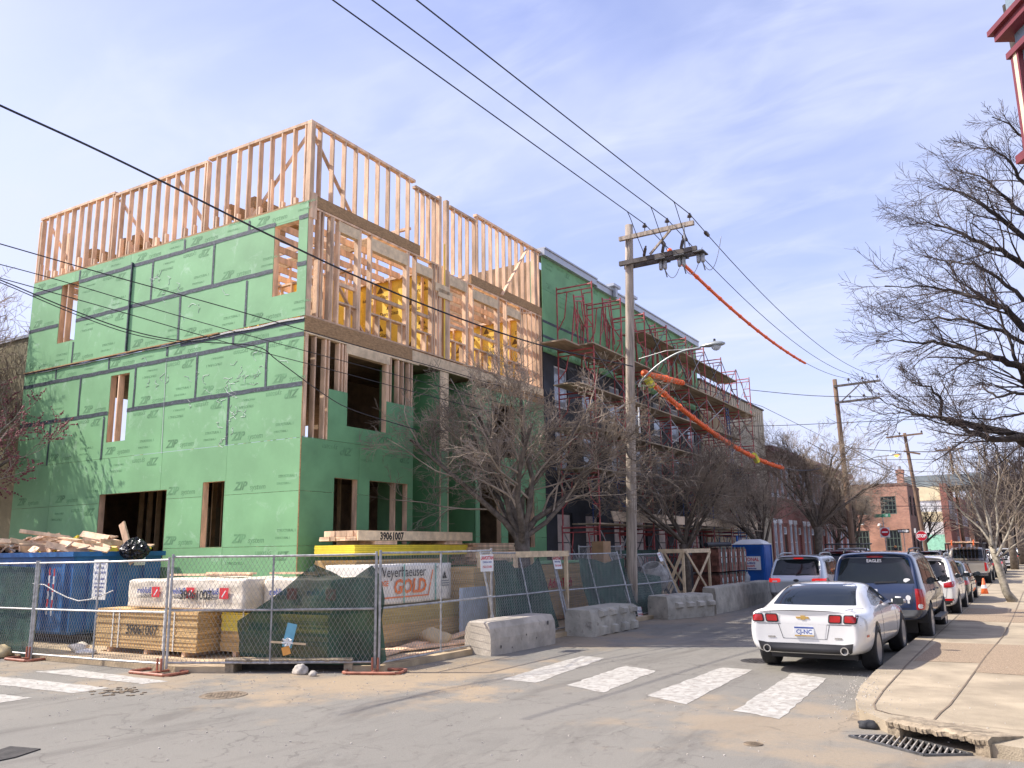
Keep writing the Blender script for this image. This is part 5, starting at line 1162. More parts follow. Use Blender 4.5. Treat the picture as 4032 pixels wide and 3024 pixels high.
p0, p1 = onY(480, 2060, 12.6), onY(520, 2165, 12.6); tag(strut('upright_board', None, M['lumber'], p0, p1 - Vector((-.05, 0, .3)), .20, .04, (0, 1, 0)), 'wide board standing tilted out of the dumpster beside the black bin bag', 'board')
bm = bmesh.new(); bmesh.ops.create_icosphere(bm, subdivisions=5, radius=1)
for v in bm.verts:
    c = v.co.copy(); up_ = max(0, c.z); k = 1 - .38 * up_ ** 2.2; a_ = math.atan2(c.y, c.x)
    cr = abs(noise.noise(c * 2.6 + Vector((4, 0, 0)))) * .34 + abs(noise.noise(c * 6.5)) * .13 + .05 * sin(a_ * 14 + 3 * noise.noise(c * 3)) * up_
    v.co = Vector((c.x * k, c.y * k, c.z * (1 + .15 * up_))) * (1.06 - cr); v.co = Vector((v.co.x * .36, v.co.y * .32, v.co.z * .25))
me = bpy.data.meshes.new('bin_bag'); bm.to_mesh(me); bm.free(); me.materials.append(M['bagblack'])
bag = tag(inst('bin_bag', me, None, (onY(532, 2150, 12.6).x, 12.6, 2.14)), 'shiny black bin bag on the right end of the dumpster heap', 'bin bag')
pr = onY(65, 2175, 12.0); t = thing('tar_paper_roll', 'black roll with a white label on top of the dumpster heap at the left', 'roll', (pr.x, 12.0, 2.1))
MB().lathe([(.16, -.6), (.16, .6)], Matrix.Translation((pr.x, 12.0, 2.22)) @ Matrix.Rotation(pi / 2, 4, 'Y'), 14).build('roll', M['wrap'], t); board('label_sheet', t, M['white'], (pr.x - .2, 11.836, 2.14), (pr.x + .25, 11.83, 2.30))

# ---- concrete barriers
def barrier_block(label, pts, h, ch=.10, m='concrete', seed=0, lugs=False, top=.0):
    """block along a ground outline pts (near-left, near-right, far-right, far-left)"""
    a, bb, c, e = [Vector((*p, 0)) for p in pts]; t = thing('concrete_barrier', label, 'barrier', (a + c) / 2, group='concrete barriers along the site')
    L_ = (c - bb).length; n_ = 26; w = (bb - a).length; u = (c - bb).normalized(); s = (bb - a).normalized()
    prof = [(0, 0), (-.01, h * .55), (.02, h - ch), (ch * .8, h), (w - ch * .8, h + top), (w - .02, h - ch), (w + .01, h * .5), (w, 0)]
    b = MB(); V = []
    for i in range(n_ + 1):
        f = i / n_; sc_ = 1 - (.05 if i in (0, n_) else 0)
        for (x, z) in prof:
            p = a + s * (w / 2 + (x - w / 2) * sc_) + u * (L_ * f) + Vector((0, 0, z * (1 - (.03 if i in (0, n_) else 0))))
            k = noise.noise(p * 3.1 + Vector((seed, 0, 0))) * .010 + noise.noise(p * 9 + Vector((seed, 0, 0))) * .008
            if z > .02: p += Vector((k, k * .6, k * .8))
            V.append(p)
    m_ = len(prof); F = [(i * m_ + j, i * m_ + j + 1, (i + 1) * m_ + j + 1, (i + 1) * m_ + j) for i in range(n_) for j in range(m_ - 1)]
    F += [tuple(range(m_)), tuple(range(n_ * m_, n_ * m_ + m_))[::-1]]
    b.poly(V, F); b.build('block', M[m], t)
    if lugs:
        for i in range(4):
            f = (.22 + i * .23) * L_
            for (z0, z1, dd_) in (lugs if isinstance(lugs, (list, tuple)) else ((.30, .52, .09), (.0, .2, .07))):
                c_ = a + s * (w + dd_ / 2) + u * f; R = Matrix((s, u, Vector((0, 0, 1)))).transposed(); bq = MB(); ww = .16
                bq.poly([c_ + R @ Vector(v) for v in ((-dd_ * .8, -ww, z0 - .02), (dd_ / 2, -ww * .75, z0 + .03), (dd_ / 2, ww * .75, z0 + .03), (-dd_ * .8, ww, z0 - .02), (-dd_ * .8, -ww, z1 + .02), (dd_ / 2, -ww * .75, z1 - .03), (dd_ / 2, ww * .75, z1 - .03), (-dd_ * .8, ww, z1 + .02))], [(0, 3, 2, 1), (4, 5, 6, 7), (0, 1, 5, 4), (1, 2, 6, 5), (2, 3, 7, 6), (3, 0, 4, 7)]); bq.build('lug', M[m], t)
    return t, a, bb, c, u, s, h
B1_ = barrier_block('nearest concrete barrier, a plain block with chipped chamfered edges and its near end in sun', [(-9.95, 14.50), (-9.22, 14.36), (-9.15, 16.85), (-9.9, 16.95)], .63, .12, 'concrete', 1)
for (f, z, r) in ((.12, .15, .022), (.85, .47, .032), (.5, .3, .014), (.28, .1, .012), (.66, .2, .012)):
    c_ = B1_[2] + B1_[4] * 2.5 * f + Vector((.022, 0, z)); MB().lathe([(r, 0), (r * .8, .004), (.001, .004)], Matrix.Translation(c_) @ Matrix.Rotation(pi / 2, 4, 'Y') @ Matrix.Diagonal((1.6, 1, 1, 1)), 9).build('bolt_hole', M['trim'], B1_[0])
barrier_block('second concrete barrier, with deep vertical ribs on its street side', [(-9.78, 18.45), (-9.02, 18.40), (-9.0, 20.95), (-9.7, 21.0)], .62, .07, 'concrete2', 7, [(.42, .58, .09), (.0, .22, .10)])
barrier_block('third concrete barrier, with a row of square lugs and an orange paint mark', [(-9.95, 24.0), (-9.15, 23.6), (-8.45, 25.6), (-9.2, 26.0)], .66, .07, 'concrete2', 13, [(.30, .46, .12)])
barrier_block('fourth concrete barrier, dark and stained, behind the silver car', [(-9.1, 26.4), (-8.55, 26.1), (-8.5, 29.4), (-9.1, 29.5)], .80, .05, 'concrete2', 17)
barrier_block('farthest concrete barrier, by the portable toilet', [(-9.15, 29.6), (-8.6, 29.5), (-8.6, 33.0), (-9.15, 33.1)], .78, .05, 'concrete2', 23)
MB().lathe([(.06, 0), (.001, .002)], Matrix.Translation((-9.35, 24.1, .675)), 8).build('orange_paint_mark', M['orange'], None); tag(bpy.data.objects['orange_paint_mark'], 'orange spray mark on the third concrete barrier', 'paint mark')

# tree guards of lumber
def guard(x0, x1, y0, y1, h, label, diag=True):
    t = thing('tree_guard', label, 'tree guard', ((x0 + x1) / 2, (y0 + y1) / 2, .1))
    for x in (x0, x1):
        for y in (y0, y1): board('upright', t, M['header'], (x - .04, y - .04, .1), (x + .04, y + .04, h))
    for y in (y0, y1): board('top_rail', t, M['header'], (x0 - .06, y - .062, h - .14), (x1 + .06, y - .042, h))
    for x in (x0, x1): board('top_rail', t, M['header'], (x + .042, y0 - .06, h - .141), (x + .062, y1 + .06, h - .001))
    for x in ((x0 + .07, x1 + .075) if diag else ()):
        strut('diagonal', t, M['header'], (x, y0, .15), (x, y1, h - .1), .03, .10); strut('diagonal', t, M['header'], (x + .035, y1, .15), (x + .035, y0, h - .1), .03, .10)
    for y in ((y0 - .075,) if diag else ()): strut('diagonal', t, M['header'], (x0, y, .15), (x1, y, h - .1), .03, .10, (1, 0, 0)); strut('diagonal', t, M['header'], (x1, y - .035, .15), (x0, y - .035, h - .1), .03, .10, (1, 0, 0))
guard(-11.3, -10.3, 17.1, 19.6, 1.98, 'lumber guard frame round the trunk of the nearest street tree', False)
guard(-11.15, -10.35, 28.3, 31.0, 1.98, 'lumber guard frame with crossed diagonals round the second street tree')
# brick pallets
def pallet(x0, x1, y0, y1, z0, z1, label):
    t = thing('brick_pack', label, 'brick pallet', ((x0 + x1) / 2, (y0 + y1) / 2, z0), group='strapped brick packs by the portable toilet')
    board('core', t, M['palbrickdark'], (x0 + .03, y0 + .03, z0), (x1 - .03, y1 - .03, z1 - .02))
    nz_ = int((z1 - z0) / .12)
    for k in range(nz_):
        z = z0 + k * .12
        y = y0
        while y < y1 - .05:
            L_ = .19; board('brick', t, M['palbrick'], (x1 - .03, y + .003, z + .003), (x1 + random.uniform(-.006, .004), min(y + L_, y1) - .003, z + .117)); y += L_
        x = x0
        while x < x1 - .05:
            board('brick', t, M['palbrick'], (x + .003, y0 + random.uniform(-.004, .006), z + .003), (min(x + .19, x1 - .031) - .003, y0 + .03, z + .117)); x += .19
    for y in (y0 + (y1 - y0) * .3, y0 + (y1 - y0) * .7): board('strap', t, M['strapgreen'], (x1 + .006, y, z0), (x1 + .012, y + .03, z1))
    for y in (y0 + (y1 - y0) * .2, y0 + (y1 - y0) * .75):
        for z in (z0 + .45, z1 - .25): board('label_tag', t, M['white'], (x1 + .013, y, z - .12), (x1 + .018, y + .07, z + .06))
    return t
k_ = 0
for y in (31.9, 33.15, 34.4):
    for z in (.14, 1.10):
        k_ += 1; pallet(-11.3, -10.25, y, y + 1.12, z, z + .93, 'strapped pack of red-brown bricks, %s, %s' % ('lower row' if z < 1 else 'upper row', {31.9: 'nearest the lumber tree guard', 33.15: 'middle column', 34.4: 'nearest the portable toilet'}[y]))
tag(MB().tube([(-10.9, 32.4, 2.12), (-10.9, 35.4, 2.14)], .09, 10).build('felt_roll', M['wrap']), 'black roll of roofing felt lying on the brick packs', 'roll')
# portable toilet
t = thing('portable_toilet', 'blue portable toilet with a pale domed roof and a red and white rental sign', 'portable toilet', (-10.5, 37.8, .1))
px0, px1, py0, py1 = -11.25, -9.95, 37.0, 38.3
b = MB(); b.span((px0, py0, .12), (px1, py1, 2.12)); b.build('cabin', M['potty'], t)
for i in range(5): board('rib', t, M['potty'], (px0 + .1, py0 - .02, 1.75 + i * .06), (px1 - .1, py0 - .001, 1.775 + i * .06)); 
for x in (px0, px1 - .1): board('corner_rib', t, M['potty'], (x, py0 - .04, .12), (x + .1, py0 - .001, 2.1)); board('corner_rib', t, M['potty'], (px1 + .001, py0 if x == px0 else py1 - .1, .12), (px1 + .04, py0 + .1 if x == px0 else py1, 2.1))
board('door', t, M['potty'], (px1 + .002, py0 + .2, .2), (px1 + .03, py1 - .2, 2.0))
b = MB(); n_ = 6
for i in range(n_): f0 = i / n_; s0 = .62 * (1 - f0 * f0 * .5); s1 = .62 * (1 - ((i + 1) / n_) ** 2 * .5) ; cx_, cy_ = (px0 + px1) / 2, (py0 + py1) / 2; z0_ = 2.12 + .22 * f0; z1_ = 2.12 + .22 * (i + 1) / n_; b.poly([(cx_ + s_ * a_ * (1.1 if i == 0 else 1), cy_ + s_ * c_ * (1.1 if i == 0 else 1), z_) for s_, z_ in ((s0, z0_), (s1, z1_)) for a_, c_ in ((-1, -1), (1, -1), (1, 1), (-1, 1))], [(0, 1, 5, 4), (1, 2, 6, 5), (2, 3, 7, 6), (3, 0, 4, 7), (4, 5, 6, 7), (0, 3, 2, 1)])
b.build('roof', M['white'], t); MB().tube([(px0 + .15, py0 + .2, 2.1), (px0 + .15, py0 + .2, 2.5)], .05, 8).build('vent_pipe', M['potty'], t)
sg = board('sign_board', t, M['white'], (px0 + .1, py0 - .050, 1.05), (px1 - .12, py0 - .043, 1.62))
for s, zz, sz, m in (('NATIONAL', 1.42, .21, 'inkred'), ('RENT-A-FENCE', 1.30, .10, 'inkblue'), ('800-352-5675', 1.18, .11, 'inkred'), ('PORTABLE RESTROOMS', 1.08, .07, 'inkblue')): inst('lettering', text_mesh(s, sz, M[m], 0, .004, .001, 'CENTER', .88), sg, ((px0 + px1) / 2, py0 - .052, zz), R_NY)
# cement mixer behind the rightmost panel
t = thing('cement_mixer', 'grey cement mixer drum behind the rightmost leaning fence panel', 'cement mixer', (-10.9, 27.2, .1))
MB().lathe([(.16, -.45), (.30, -.40), (.48, -.12), (.48, .15), (.30, .46), (.27, .48), (.24, .44), (.40, .1)], Matrix.Translation((-10.9, 27.0, 1.05)) @ Matrix.Rotation(.5, 4, 'X'), 20).build('drum', M['cementbag'], t, True)
b = MB(); b.bar((-11.3, 26.5, .3), (-10.5, 26.5, .3), .06, .06); b.bar((-11.3, 27.6, .3), (-10.5, 27.6, .3), .06, .06); b.bar((-11.3, 26.5, .3), (-11.1, 27.0, 1.0), .06, .06); b.bar((-10.5, 27.6, .3), (-10.7, 27.0, 1.0), .06, .06); b.bar((-11.3, 26.5, .33), (-11.3, 27.6, .33), .05, .05); b.bar((-10.5, 26.5, .33), (-10.5, 27.6, .33), .05, .05); b.build('frame', M['darksteel'], t)
for x in (-11.38, -10.42): MB().lathe([(.2, -.06), (.26, -.04), (.26, .04), (.2, .06)], Matrix.Translation((x, 27.5, .36)) @ Matrix.Rotation(pi / 2, 4, 'Y'), 16).build('wheel', M['tyre'], t)
lump('covered_heap', (-10.7, 25.2, .1), (1.2, 2.0, .8), M['bagblack'], 'heap under black sheeting behind the leaning fence panels', 'covered heap', 51)
board('cardboard_box', None, M['cardboard'], (-11.9, 24.4, 1.62), (-11.5, 24.95, 2.25)); tag(bpy.data.objects['cardboard_box'], 'open cardboard box on the stack left of the big utility pole', 'box')
board('equipment_table', None, M['ply'], (-12.3, 23.9, 1.5), (-11.3, 25.4, 1.61)); tag(bpy.data.objects['equipment_table'], 'plank table behind the leaning panels, left of the big pole', 'table')
for x in (-12.2, -11.4):
    for y in (24.0, 25.3): board('leg', bpy.data.objects['equipment_table'], M['lumber'], (x - .03, y - .03, .1), (x + .03, y + .03, 1.499))
t = thing('water_jug', 'clear white plastic jug standing on the farthest concrete barrier', 'jug', (-8.85, 30.6, .8)); MB().lathe([(.09, 0), (.10, .04), (.10, .2), (.05, .28), (.03, .33), (.03, .36)], Matrix.Translation((-8.85, 30.6, .79)), 12).build('bottle', M['lampglass'], t, True); MB().lathe([(.033, 0), (.033, .03)], Matrix.Translation((-8.85, 30.6, 1.15)), 10).build('cap', M['bluepaint'], t)
# traffic cone
def cone(x, y, z, label):
    t = thing('traffic_cone', label, 'traffic cone', (x, y, z)); MB().box((x, y, z + .02), (.38, .38, .04)).build('base', M['orange'], t)
    MB().lathe([(.15, .041), (.03, .71), (.028, .71)], Matrix.Translation((x, y, z)), 18).build('cone_body', M['orange'], t, True); MB().lathe([(.103, .33), (.082, .46)], Matrix.Translation((x, y, z)), 18).build('white_collar', M['white'], t)
pc_ = onZ(3905, 2310, 0); 
cone(-1.86, 38.0, .0, 'bright orange traffic cone at the kerb beside the leaning young tree')
# ------------------------------------------------------------------ utility poles, lamps, signs, wires
def pole(x, y, z0, z1, r0, r1, label, m='pole', lean=(0, 0)):
    t = thing('utility_pole', label, 'utility pole', (x, y, z0)); k = 8
    MB().tube([(x + lean[0] * i / k, y + lean[1] * i / k, z0 + (z1 - z0) * i / k) for i in range(k + 1)], [r0 + (r1 - r0) * i / k for i in range(k + 1)], 14).build('pole', M[m], t, True); return t
def insulator(x, y, z, parent, s=1.0, R=None):
    Mx = Matrix.Translation((x, y, z)) @ (R.to_4x4() if R else Matrix())
    return MB().lathe([(.012 * s, -.10 * s), (.012 * s, 0), (.05 * s, .01 * s), (.075 * s, .03 * s), (.045 * s, .06 * s), (.06 * s, .075 * s), (.03 * s, .10 * s), (.034 * s, .13 * s), (.001, .14 * s)], Mx, 12).build('insulator', M['porc'], parent, True)
def wire(pts, r, label, m='cable', sag=None, n=18, name='overhead_wire', cat='wire', group=None, parent=None):
    P = [Vector(p) for p in pts]; out = []
    if len(P) == 2:
        s_ = sag or 0
        for i in range(n + 1): f = i / n; p = P[0].lerp(P[1], f); p.z -= 4 * s_ * f * (1 - f); out.append(p)
    else: out = P
    o = MB().tube(out, r, 5).build(name, M[m], parent); return o if parent else tag(o, label, cat, group)
PXX, PYY = -9.9, 23.72
p1 = pole(PXX - .42, PYY, .05, 12.1, .168, .122, 'large weathered utility pole with double crossarms in the middle of the site front', 'pole', (.42, 0))
zt1, ax0, ax1 = 11.62, PXX - .27, -7.72
strut('crossarm', p1, M['pole'], (ax0, PYY - .19, zt1), (ax1, PYY - .19, zt1 + .02), .11, .13)
for dy in (-.20, .20): strut('crossarm', p1, M['arm'], (ax0 - .02, PYY + dy, 10.80), (ax1 + .05, PYY + dy, 10.82), .11, .14)
strut('arm_brace', p1, M['pole'], (-9.15, PYY - .24, 10.9), (-8.45, PYY - .24, 11.55), .06, .07, (0, 1, 0)); strut('arm_brace', p1, M['steel'], (-8.02, PYY - .25, 10.85), (-8.02, PYY - .25, 11.6), .06, .04)
IX = (-9.30, -8.56, -7.84)
for x in IX: insulator(x, PYY - .19, zt1 + .2, p1, 1.15)
for i, x in enumerate((-9.25, -8.65, -8.05)):
    MB().lathe([(.03, -.28)] + [(r_, -.24 + j * .035) for j in range(7) for r_ in (.055, .035)][:14] + [(.03, .05), (.001, .07)], Matrix.Translation((x, PYY - .32, 11.12)) @ Matrix.Rotation(.25, 4, 'Y'), 10).build('lightning_arrester', M['porc'], p1)
    for dx in (0, .13): MB().lathe([(.05, -.3), (.065, -.25), (.065, -.05), (.045, 0)], Matrix.Translation((x + .35 + dx, PYY + .05 * dx, 10.72)), 10).build('cutout_switch', M['steel'], p1, True)
    board('mount_bracket', p1, M['darksteel'], (x + .25, PYY - .25, 10.70), (x + .58, PYY + .25, 10.735))
    strut('fuse_tube', p1, M['darksteel'], (x + .48, PYY - .02, 10.42), (x + .54, PYY - .02, 10.15), .03, .03)
    pts = []
    for j in range(13): f = j / 12; pts.append((x + .48 + .55 * f, PYY - .03 + .2 * f, 10.42 - 1.9 * f * (1 - f) * .85 + (.55 * f * f if i < 2 else .75 * f * f)))
    wire(pts, .011, '', 'steel', parent=p1, name='jumper_wire')
    pts = []
    for j in range(11): f = j / 10; pts.append((IX[i] - .05 - .1 * sin(f * pi) * 1.2, PYY - .19 - 1.2 * (1 - f) * (1 - f), zt1 + .32 - 1.0 * f ** 1.4))
    wire(pts, .012, '', 'black', parent=p1, name='lead_wire')
MB().tube([(PXX - .02 + .05 * sin(a * .5), PYY - .24, 11.5 - a * .12) for a in range(8)], .012, 5).build('ground_wire', M['black'], p1)
# phase wires: from over the camera to the pole, then on to the second pole
p2x, p2y = -9.9, 58.2
far = [onX(px, 0, x) for px, x in ((1310, -9.15), (1465, -8.55), (1640, -7.9))]
p2 = pole(p2x, p2y, .05, 12.85, .2, .14, 'second utility pole, with a lit orange street lamp', 'polebrown', (-.25, 0))
strut('crossarm', p2, M['arm'], (p2x - .3, p2y - .2, 12.35), (-7.35, p2y - .2, 12.42), .12, .14); strut('crossarm', p2, M['arm'], (p2x - .3, p2y - .2, 11.25), (-7.45, p2y - .2, 11.32), .12, .14)
strut('arm_brace', p2, M['arm'], (p2x + .1, p2y - .25, 11.3), (-8.6, p2y - .25, 12.3), .07, .07, (0, 1, 0)); strut('arm_brace', p2, M['steel'], (-7.9, p2y - .25, 11.3), (-7.9, p2y - .25, 12.35), .06, .04)
IX2 = (-9.25, -8.4, -7.5)
for i, x in enumerate(IX2): insulator(x, p2y - .2, 12.62, p2, 1.4); insulator(x, p2y - .2, 11.5, p2, 1.2)
nm = ('left', 'middle', 'right')
for i in range(3):
    a = Vector((IX[i], PYY - .19, zt1 + .33)); wire([far[i] + (far[i] - a) * .25, a], .015, 'power line running over the street to the big pole, %s of three' % nm[i], group='power lines', sag=.0)
    c = Vector((IX2[i], p2y - .2, 12.78)); wire([a, c], .014, 'power line between the first and second utility poles, %s of three' % nm[i], group='power lines', sag=1.05)
    d_ = (c - a); q_ = a + d_ * .045; q_.z -= 4 * 1.05 * .045 * .955
    MB().lathe([(.02, -.2), (.05, -.17), (.07, -.1), (.045, -.05), (.07, 0), (.045, .06), (.06, .12), (.02, .2)], Matrix.Translation(q_ - Vector((0, 0, .0))) @ Vector((d_.x, d_.y, d_.z - 3)).to_track_quat('Z', 'Y').to_matrix().to_4x4(), 10).build('strain_insulator', M['porc'], p1, True)
# orange guard sleeves: ribbed rubber hoses clipped over the wires
def sleeve(pts, r, label, step=.16):
    P = [Vector(p) for p in pts]; t = thing('wire_guard_sleeve', label, 'guard sleeve', P[0]); b = MB(); b.tube(P, r, 9); b.build('hose', M['orange'], t, True)
    L_ = sum((P[i + 1] - P[i]).length for i in range(len(P) - 1)); n_ = int(L_ / step); b = MB(); acc = 0; k = 0
    for i in range(len(P) - 1):
        seg = (P[i + 1] - P[i]).length; m_ = max(1, int(round(seg / step)))
        for j in range(m_):
            p = P[i].lerp(P[i + 1], (j + .5) / m_); dd_ = (P[i + 1] - P[i]).normalized(); rr = r * (1.55 if (k % 8) == 0 else 1.22); hh = .05 if k % 8 == 0 else .02; k += 1
            b.tube([p - dd_ * hh, p + dd_ * hh], rr, 8)
    b.build('ribs', M['orange'], t)
a = Vector((IX[0], PYY - .19, zt1 + .33)); c = Vector((IX2[0], p2y - .2, 12.78))
def on_sag(f): p = a.lerp(c, f); p.z -= 4 * 1.05 * f * (1 - f) + .03; return p
# find the far end of the sleeve by its place along the first phase wire
def screen(p):
    v = p - EY; x_, y_, z_ = v.dot(_r2), v.dot(_u2), v.dot(_f); return PX + FPX * x_ / z_, PY - FPX * y_ / z_
f0, f1 = .06, .6
for k in range(200):
    if screen(on_sag(k / 200))[0] < 3172: f1 = k / 200
sleeve([on_sag(f0 + (f1 - f0) * i / 24) for i in range(25)], .052, 'long orange rubber guard sleeve on the power line falling away from the big pole')
# lower cable with sleeves
lo0 = Vector((PXX + .25, PYY, 7.2)); lo1 = Vector((p2x + .1, p2y, 7.9))
def low(f, s=1.9): p = lo0.lerp(lo1, f); p.z -= 4 * s * f * (1 - f); return p
wire([low(i / 24) for i in range(25)], .03, 'thick bundled cable between the first two poles', group='power lines')
fs = .0
for k in range(200):
    if screen(low(k / 200))[0] < 3085: fs = k / 200
sleeve([low(.01 + (fs - .01) * i / 20) for i in range(21)], .072, 'lower orange rubber guard sleeve sagging from the big pole behind the street lamp')
q0 = Vector((PXX + .3, PYY - .1, 7.25)); q1 = onX(2690, 1508, -9.2); sleeve([q0, q1], .075, 'short orange guard sleeve end pointing right of the big pole')
for p in (low(.012), low(fs * .72)): MB().tube([p - Vector((0, .2, -.1)), p + Vector((0, .25, -.12))], .13, 7).build('insulating_blanket', M['hivis'], p1)
wire([q1, onX(3000, 1600, -9.5), (p2x, p2y - .1, 8.3)], .012, 'thin cable leaving the short orange sleeve', group='power lines')
# street lamps
def lamp(x, y, z, ex, label, lit, base):
    t = thing('street_lamp', label, 'street lamp', (x, y, z)); L_ = ex - x; pts = []
    for i in range(15):
        f = i / 14; pts.append((x + .12 + (L_ - .12 - .6) * f, y - .22, z + .82 * sin(min(f * 1.15, 1) * pi / 2) ** .85))
    MB().tube(pts, .032, 8).build('arm', M['galvlamp'], t, True)
    e = Vector(pts[-1]); b = MB()
    prof = [(-.02, .03, .03), (.06, .07, .05), (.2, .12, .09), (.45, .15, .115), (.62, .13, .09), (.72, .05, .04)]
    V = []; n_ = 12
    for (s, wy, hz_) in prof:
        for j in range(n_): a_ = 2 * pi * j / n_; V.append((e.x + s, e.y + wy * cos(a_), e.z + .03 + (hz_ * sin(a_) if sin(a_) > 0 else hz_ * .45 * sin(a_))))
    F = [(i * n_ + j, i * n_ + (j + 1) % n_, (i + 1) * n_ + (j + 1) % n_, (i + 1) * n_ + j) for i in range(len(prof) - 1) for j in range(n_)] + [tuple(range(n_))[::-1], tuple(range((len(prof) - 1) * n_, len(prof) * n_))]
    b.poly(V, F); b.build('lamp_head', M['galvlamp'], t, True)
    MB().lathe([(.001, -.15), (.07, -.125), (.12, -.06), (.13, .0)], Matrix.Translation((e.x + .46, e.y, e.z + .0)) @ Matrix.Diagonal((1.15, .9, 1, 1)), 14).build('refractor', M['lamplit'] if lit else M['lampglass'], t, True)
    MB().lathe([(.035, 0), (.035, .07), (.02, .08)], Matrix.Translation((e.x + .42, e.y, e.z + .135)), 10).build('photocell', M['trim'], t)
    MB().tube([(x + .12, y - .22, z), (x + .08, y - .2, z - .12)], .04, 8).build('bracket', M['galvlamp'], t)
    MB().tube([(x + .1, y - .2, z + .75), (x + 1.0, y - .22, z + .88), (e.x - .4, y - .22, e.z + .02)], .009, 5).build('stay_wire', M['steel'], t)
    return e
lamp(PXX + .12, PYY, 6.93, -7.12, 'grey cobra-head street lamp on the big utility pole, unlit', False, 0)
lamp(p2x + .1, p2y, 6.75, -6.68, 'street lamp on the second pole with its glass glowing orange', True, 0)
MB().tube([(PXX + .02 + .34 * cos(a * .35), PYY - .2, 5.0 + .42 * sin(a * .35) * 1.0) for a in range(19)], .022, 6).build('coiled_cable', M['black'], p1)
MB().tube([(PXX + .12, PYY - .15, 6.2), (PXX + .13, PYY - .16, 5.4)], .03, 6).build('conduit', M['white'], p1)
# service cables crossing the picture at the left, fixed to the big pole
def through(pix, label, r, ys, ye=None, end=None, group='service cables in front of the corner house'):
    """cable whose depth runs evenly from Y=ys at its left end to Y=ye at its right end"""
    n_ = len(pix); P = []
    a_ = onY(pix[0][0], pix[0][1], ys); b_ = Vector((PXX + .05, PYY - .3, 0)); nn_ = Vector((b_.y - a_.y, a_.x - b_.x, 0)).normalized()
    for i, (px, py) in enumerate(pix): d_ = ray(px, py); P.append(EY + d_ * ((a_ - EY).dot(nn_) / d_.dot(nn_)))
    if end is not None: P.append(Vector(end))
    Q = []
    for i in range(len(P) - 1):
        p0_ = P[max(i - 1, 0)]; p1_ = P[i]; p2_ = P[i + 1]; p3_ = P[min(i + 2, len(P) - 1)]
        for j in range(5): f = j / 5; Q.append(.5 * ((2 * p1_) + (p2_ - p0_) * f + (2 * p0_ - 5 * p1_ + 4 * p2_ - p3_) * f * f + (3 * p1_ - 3 * p2_ + p3_ - p0_) * f ** 3))
    Q.append(P[-1]); return wire(Q, r, label, group=group)
through([(-260, 290), (0, 415), (350, 575), (700, 745), (1060, 925), (1420, 1095), (1800, 1250), (2150, 1365)], 'thickest black cable crossing in front of the framed upper floors', .020, 5.6, 21.5, (PXX + .05, PYY - .3, 7.45))
through([(-200, 905), (0, 960), (400, 1075), (915, 1218), (1420, 1365), (1800, 1470), (2200, 1590)], 'uppermost thin cable across the green wall, below the thick black one', .010, 6.2, 21)
through([(-200, 1000), (0, 1041), (311, 1126), (708, 1245), (1208, 1383), (1650, 1500), (2100, 1620)], 'second thin cable across the green wall', .008, 6.2, 21)
through([(-200, 1050), (0, 1095), (452, 1221), (915, 1355), (1300, 1455), (1620, 1540), (2000, 1640)], 'third thin cable across the green wall, fading into the street tree', .008, 6.0, 21)
through([(-180, 1040), (0, 1102), (293, 1224), (519, 1303), (720, 1342), (1001, 1362), (1100, 1425), (1281, 1556), (1400, 1618), (1640, 1692)], 'twisted service cable dipping steeply at the corner of the green wall', .010, 6.0, 14)
through([(-180, 1050), (0, 1112), (293, 1236), (519, 1315), (720, 1352)], 'short spliced service cable under the twisted one', .008, 5.95, 9.6)
# cables across the street on the right, between poles and beyond the frame
def cross(pix, y, r, label): 
    P = [onY(px, py, y) for px, py in pix]; Q = []
    for i in range(len(P) - 1):
        p0_ = P[max(i - 1, 0)]; p1_ = P[i]; p2_ = P[i + 1]; p3_ = P[min(i + 2, len(P) - 1)]
        for j in range(5): f = j / 5; Q.append(.5 * ((2 * p1_) + (p2_ - p0_) * f + (2 * p0_ - 5 * p1_ + 4 * p2_ - p3_) * f * f + (3 * p1_ - 3 * p2_ + p3_ - p0_) * f ** 3))
    Q.append(P[-1]); wire(Q, r, label, group='cables across the far street')
cross([(2950, 1535), (3200, 1558), (3450, 1562), (3700, 1560), (4032, 1538), (4300, 1520)], 56, .022, 'cable crossing level with the lower crossarm of the second pole')
cross([(2560, 1679), (3000, 1677), (3300, 1665), (3600, 1651), (4032, 1628), (4300, 1610)], 50, .018, 'thin cable crossing below the second pole crossarms')
cross([(3300, 1760), (3500, 1775), (3700, 1777), (4032, 1756)], 76, .028, 'uppermost cable over the far side street')
cross([(3330, 1810), (3650, 1809), (4032, 1800)], 78, .022, 'second cable over the far side street')
cross([(3330, 1836), (3600, 1855), (3900, 1862), (4100, 1862)], 80, .02, 'third cable over the far side street')
cross([(3300, 1992), (3600, 1993), (4100, 1991)], 84, .028, 'pale cable level with the brick building windows')
cross([(3560, 1895), (3750, 1898), (3900, 1925), (4032, 1880), (4100, 1860)], 84, .02, 'sagging cable bundle right of the brick building chimney')
cross([(3560, 1912), (3700, 1918), (4100, 1915)], 86, .018, 'cable just under the sagging bundle')
cross([(3560, 2004), (3800, 2002), (4100, 2004)], 88, .018, 'lowest cable over the far side street')
def cross2(pix, ys, ye, r, label):
    P = [onY(px, py, ys + (ye - ys) * i / (len(pix) - 1)) for i, (px, py) in enumerate(pix)]; wire(P, r, label, group='cables across the far street')
cross2([(3325, 1752), (3420, 1800), (3520, 1850), (3600, 1885)], 58, 84, .03, 'bundled cable from the second pole to the brick building')
cross2([(3325, 1760), (3430, 1815), (3560, 1885), (3625, 1905), (3750, 1925), (3950, 1935)], 58, 95, .024, 'second bundled cable from the second pole')
cross2([(3180, 1740), (3340, 1825), (3520, 1885), (3700, 1930), (3800, 1960)], 52, 100, .026, 'cable sagging from the lower sleeve past the second pole')
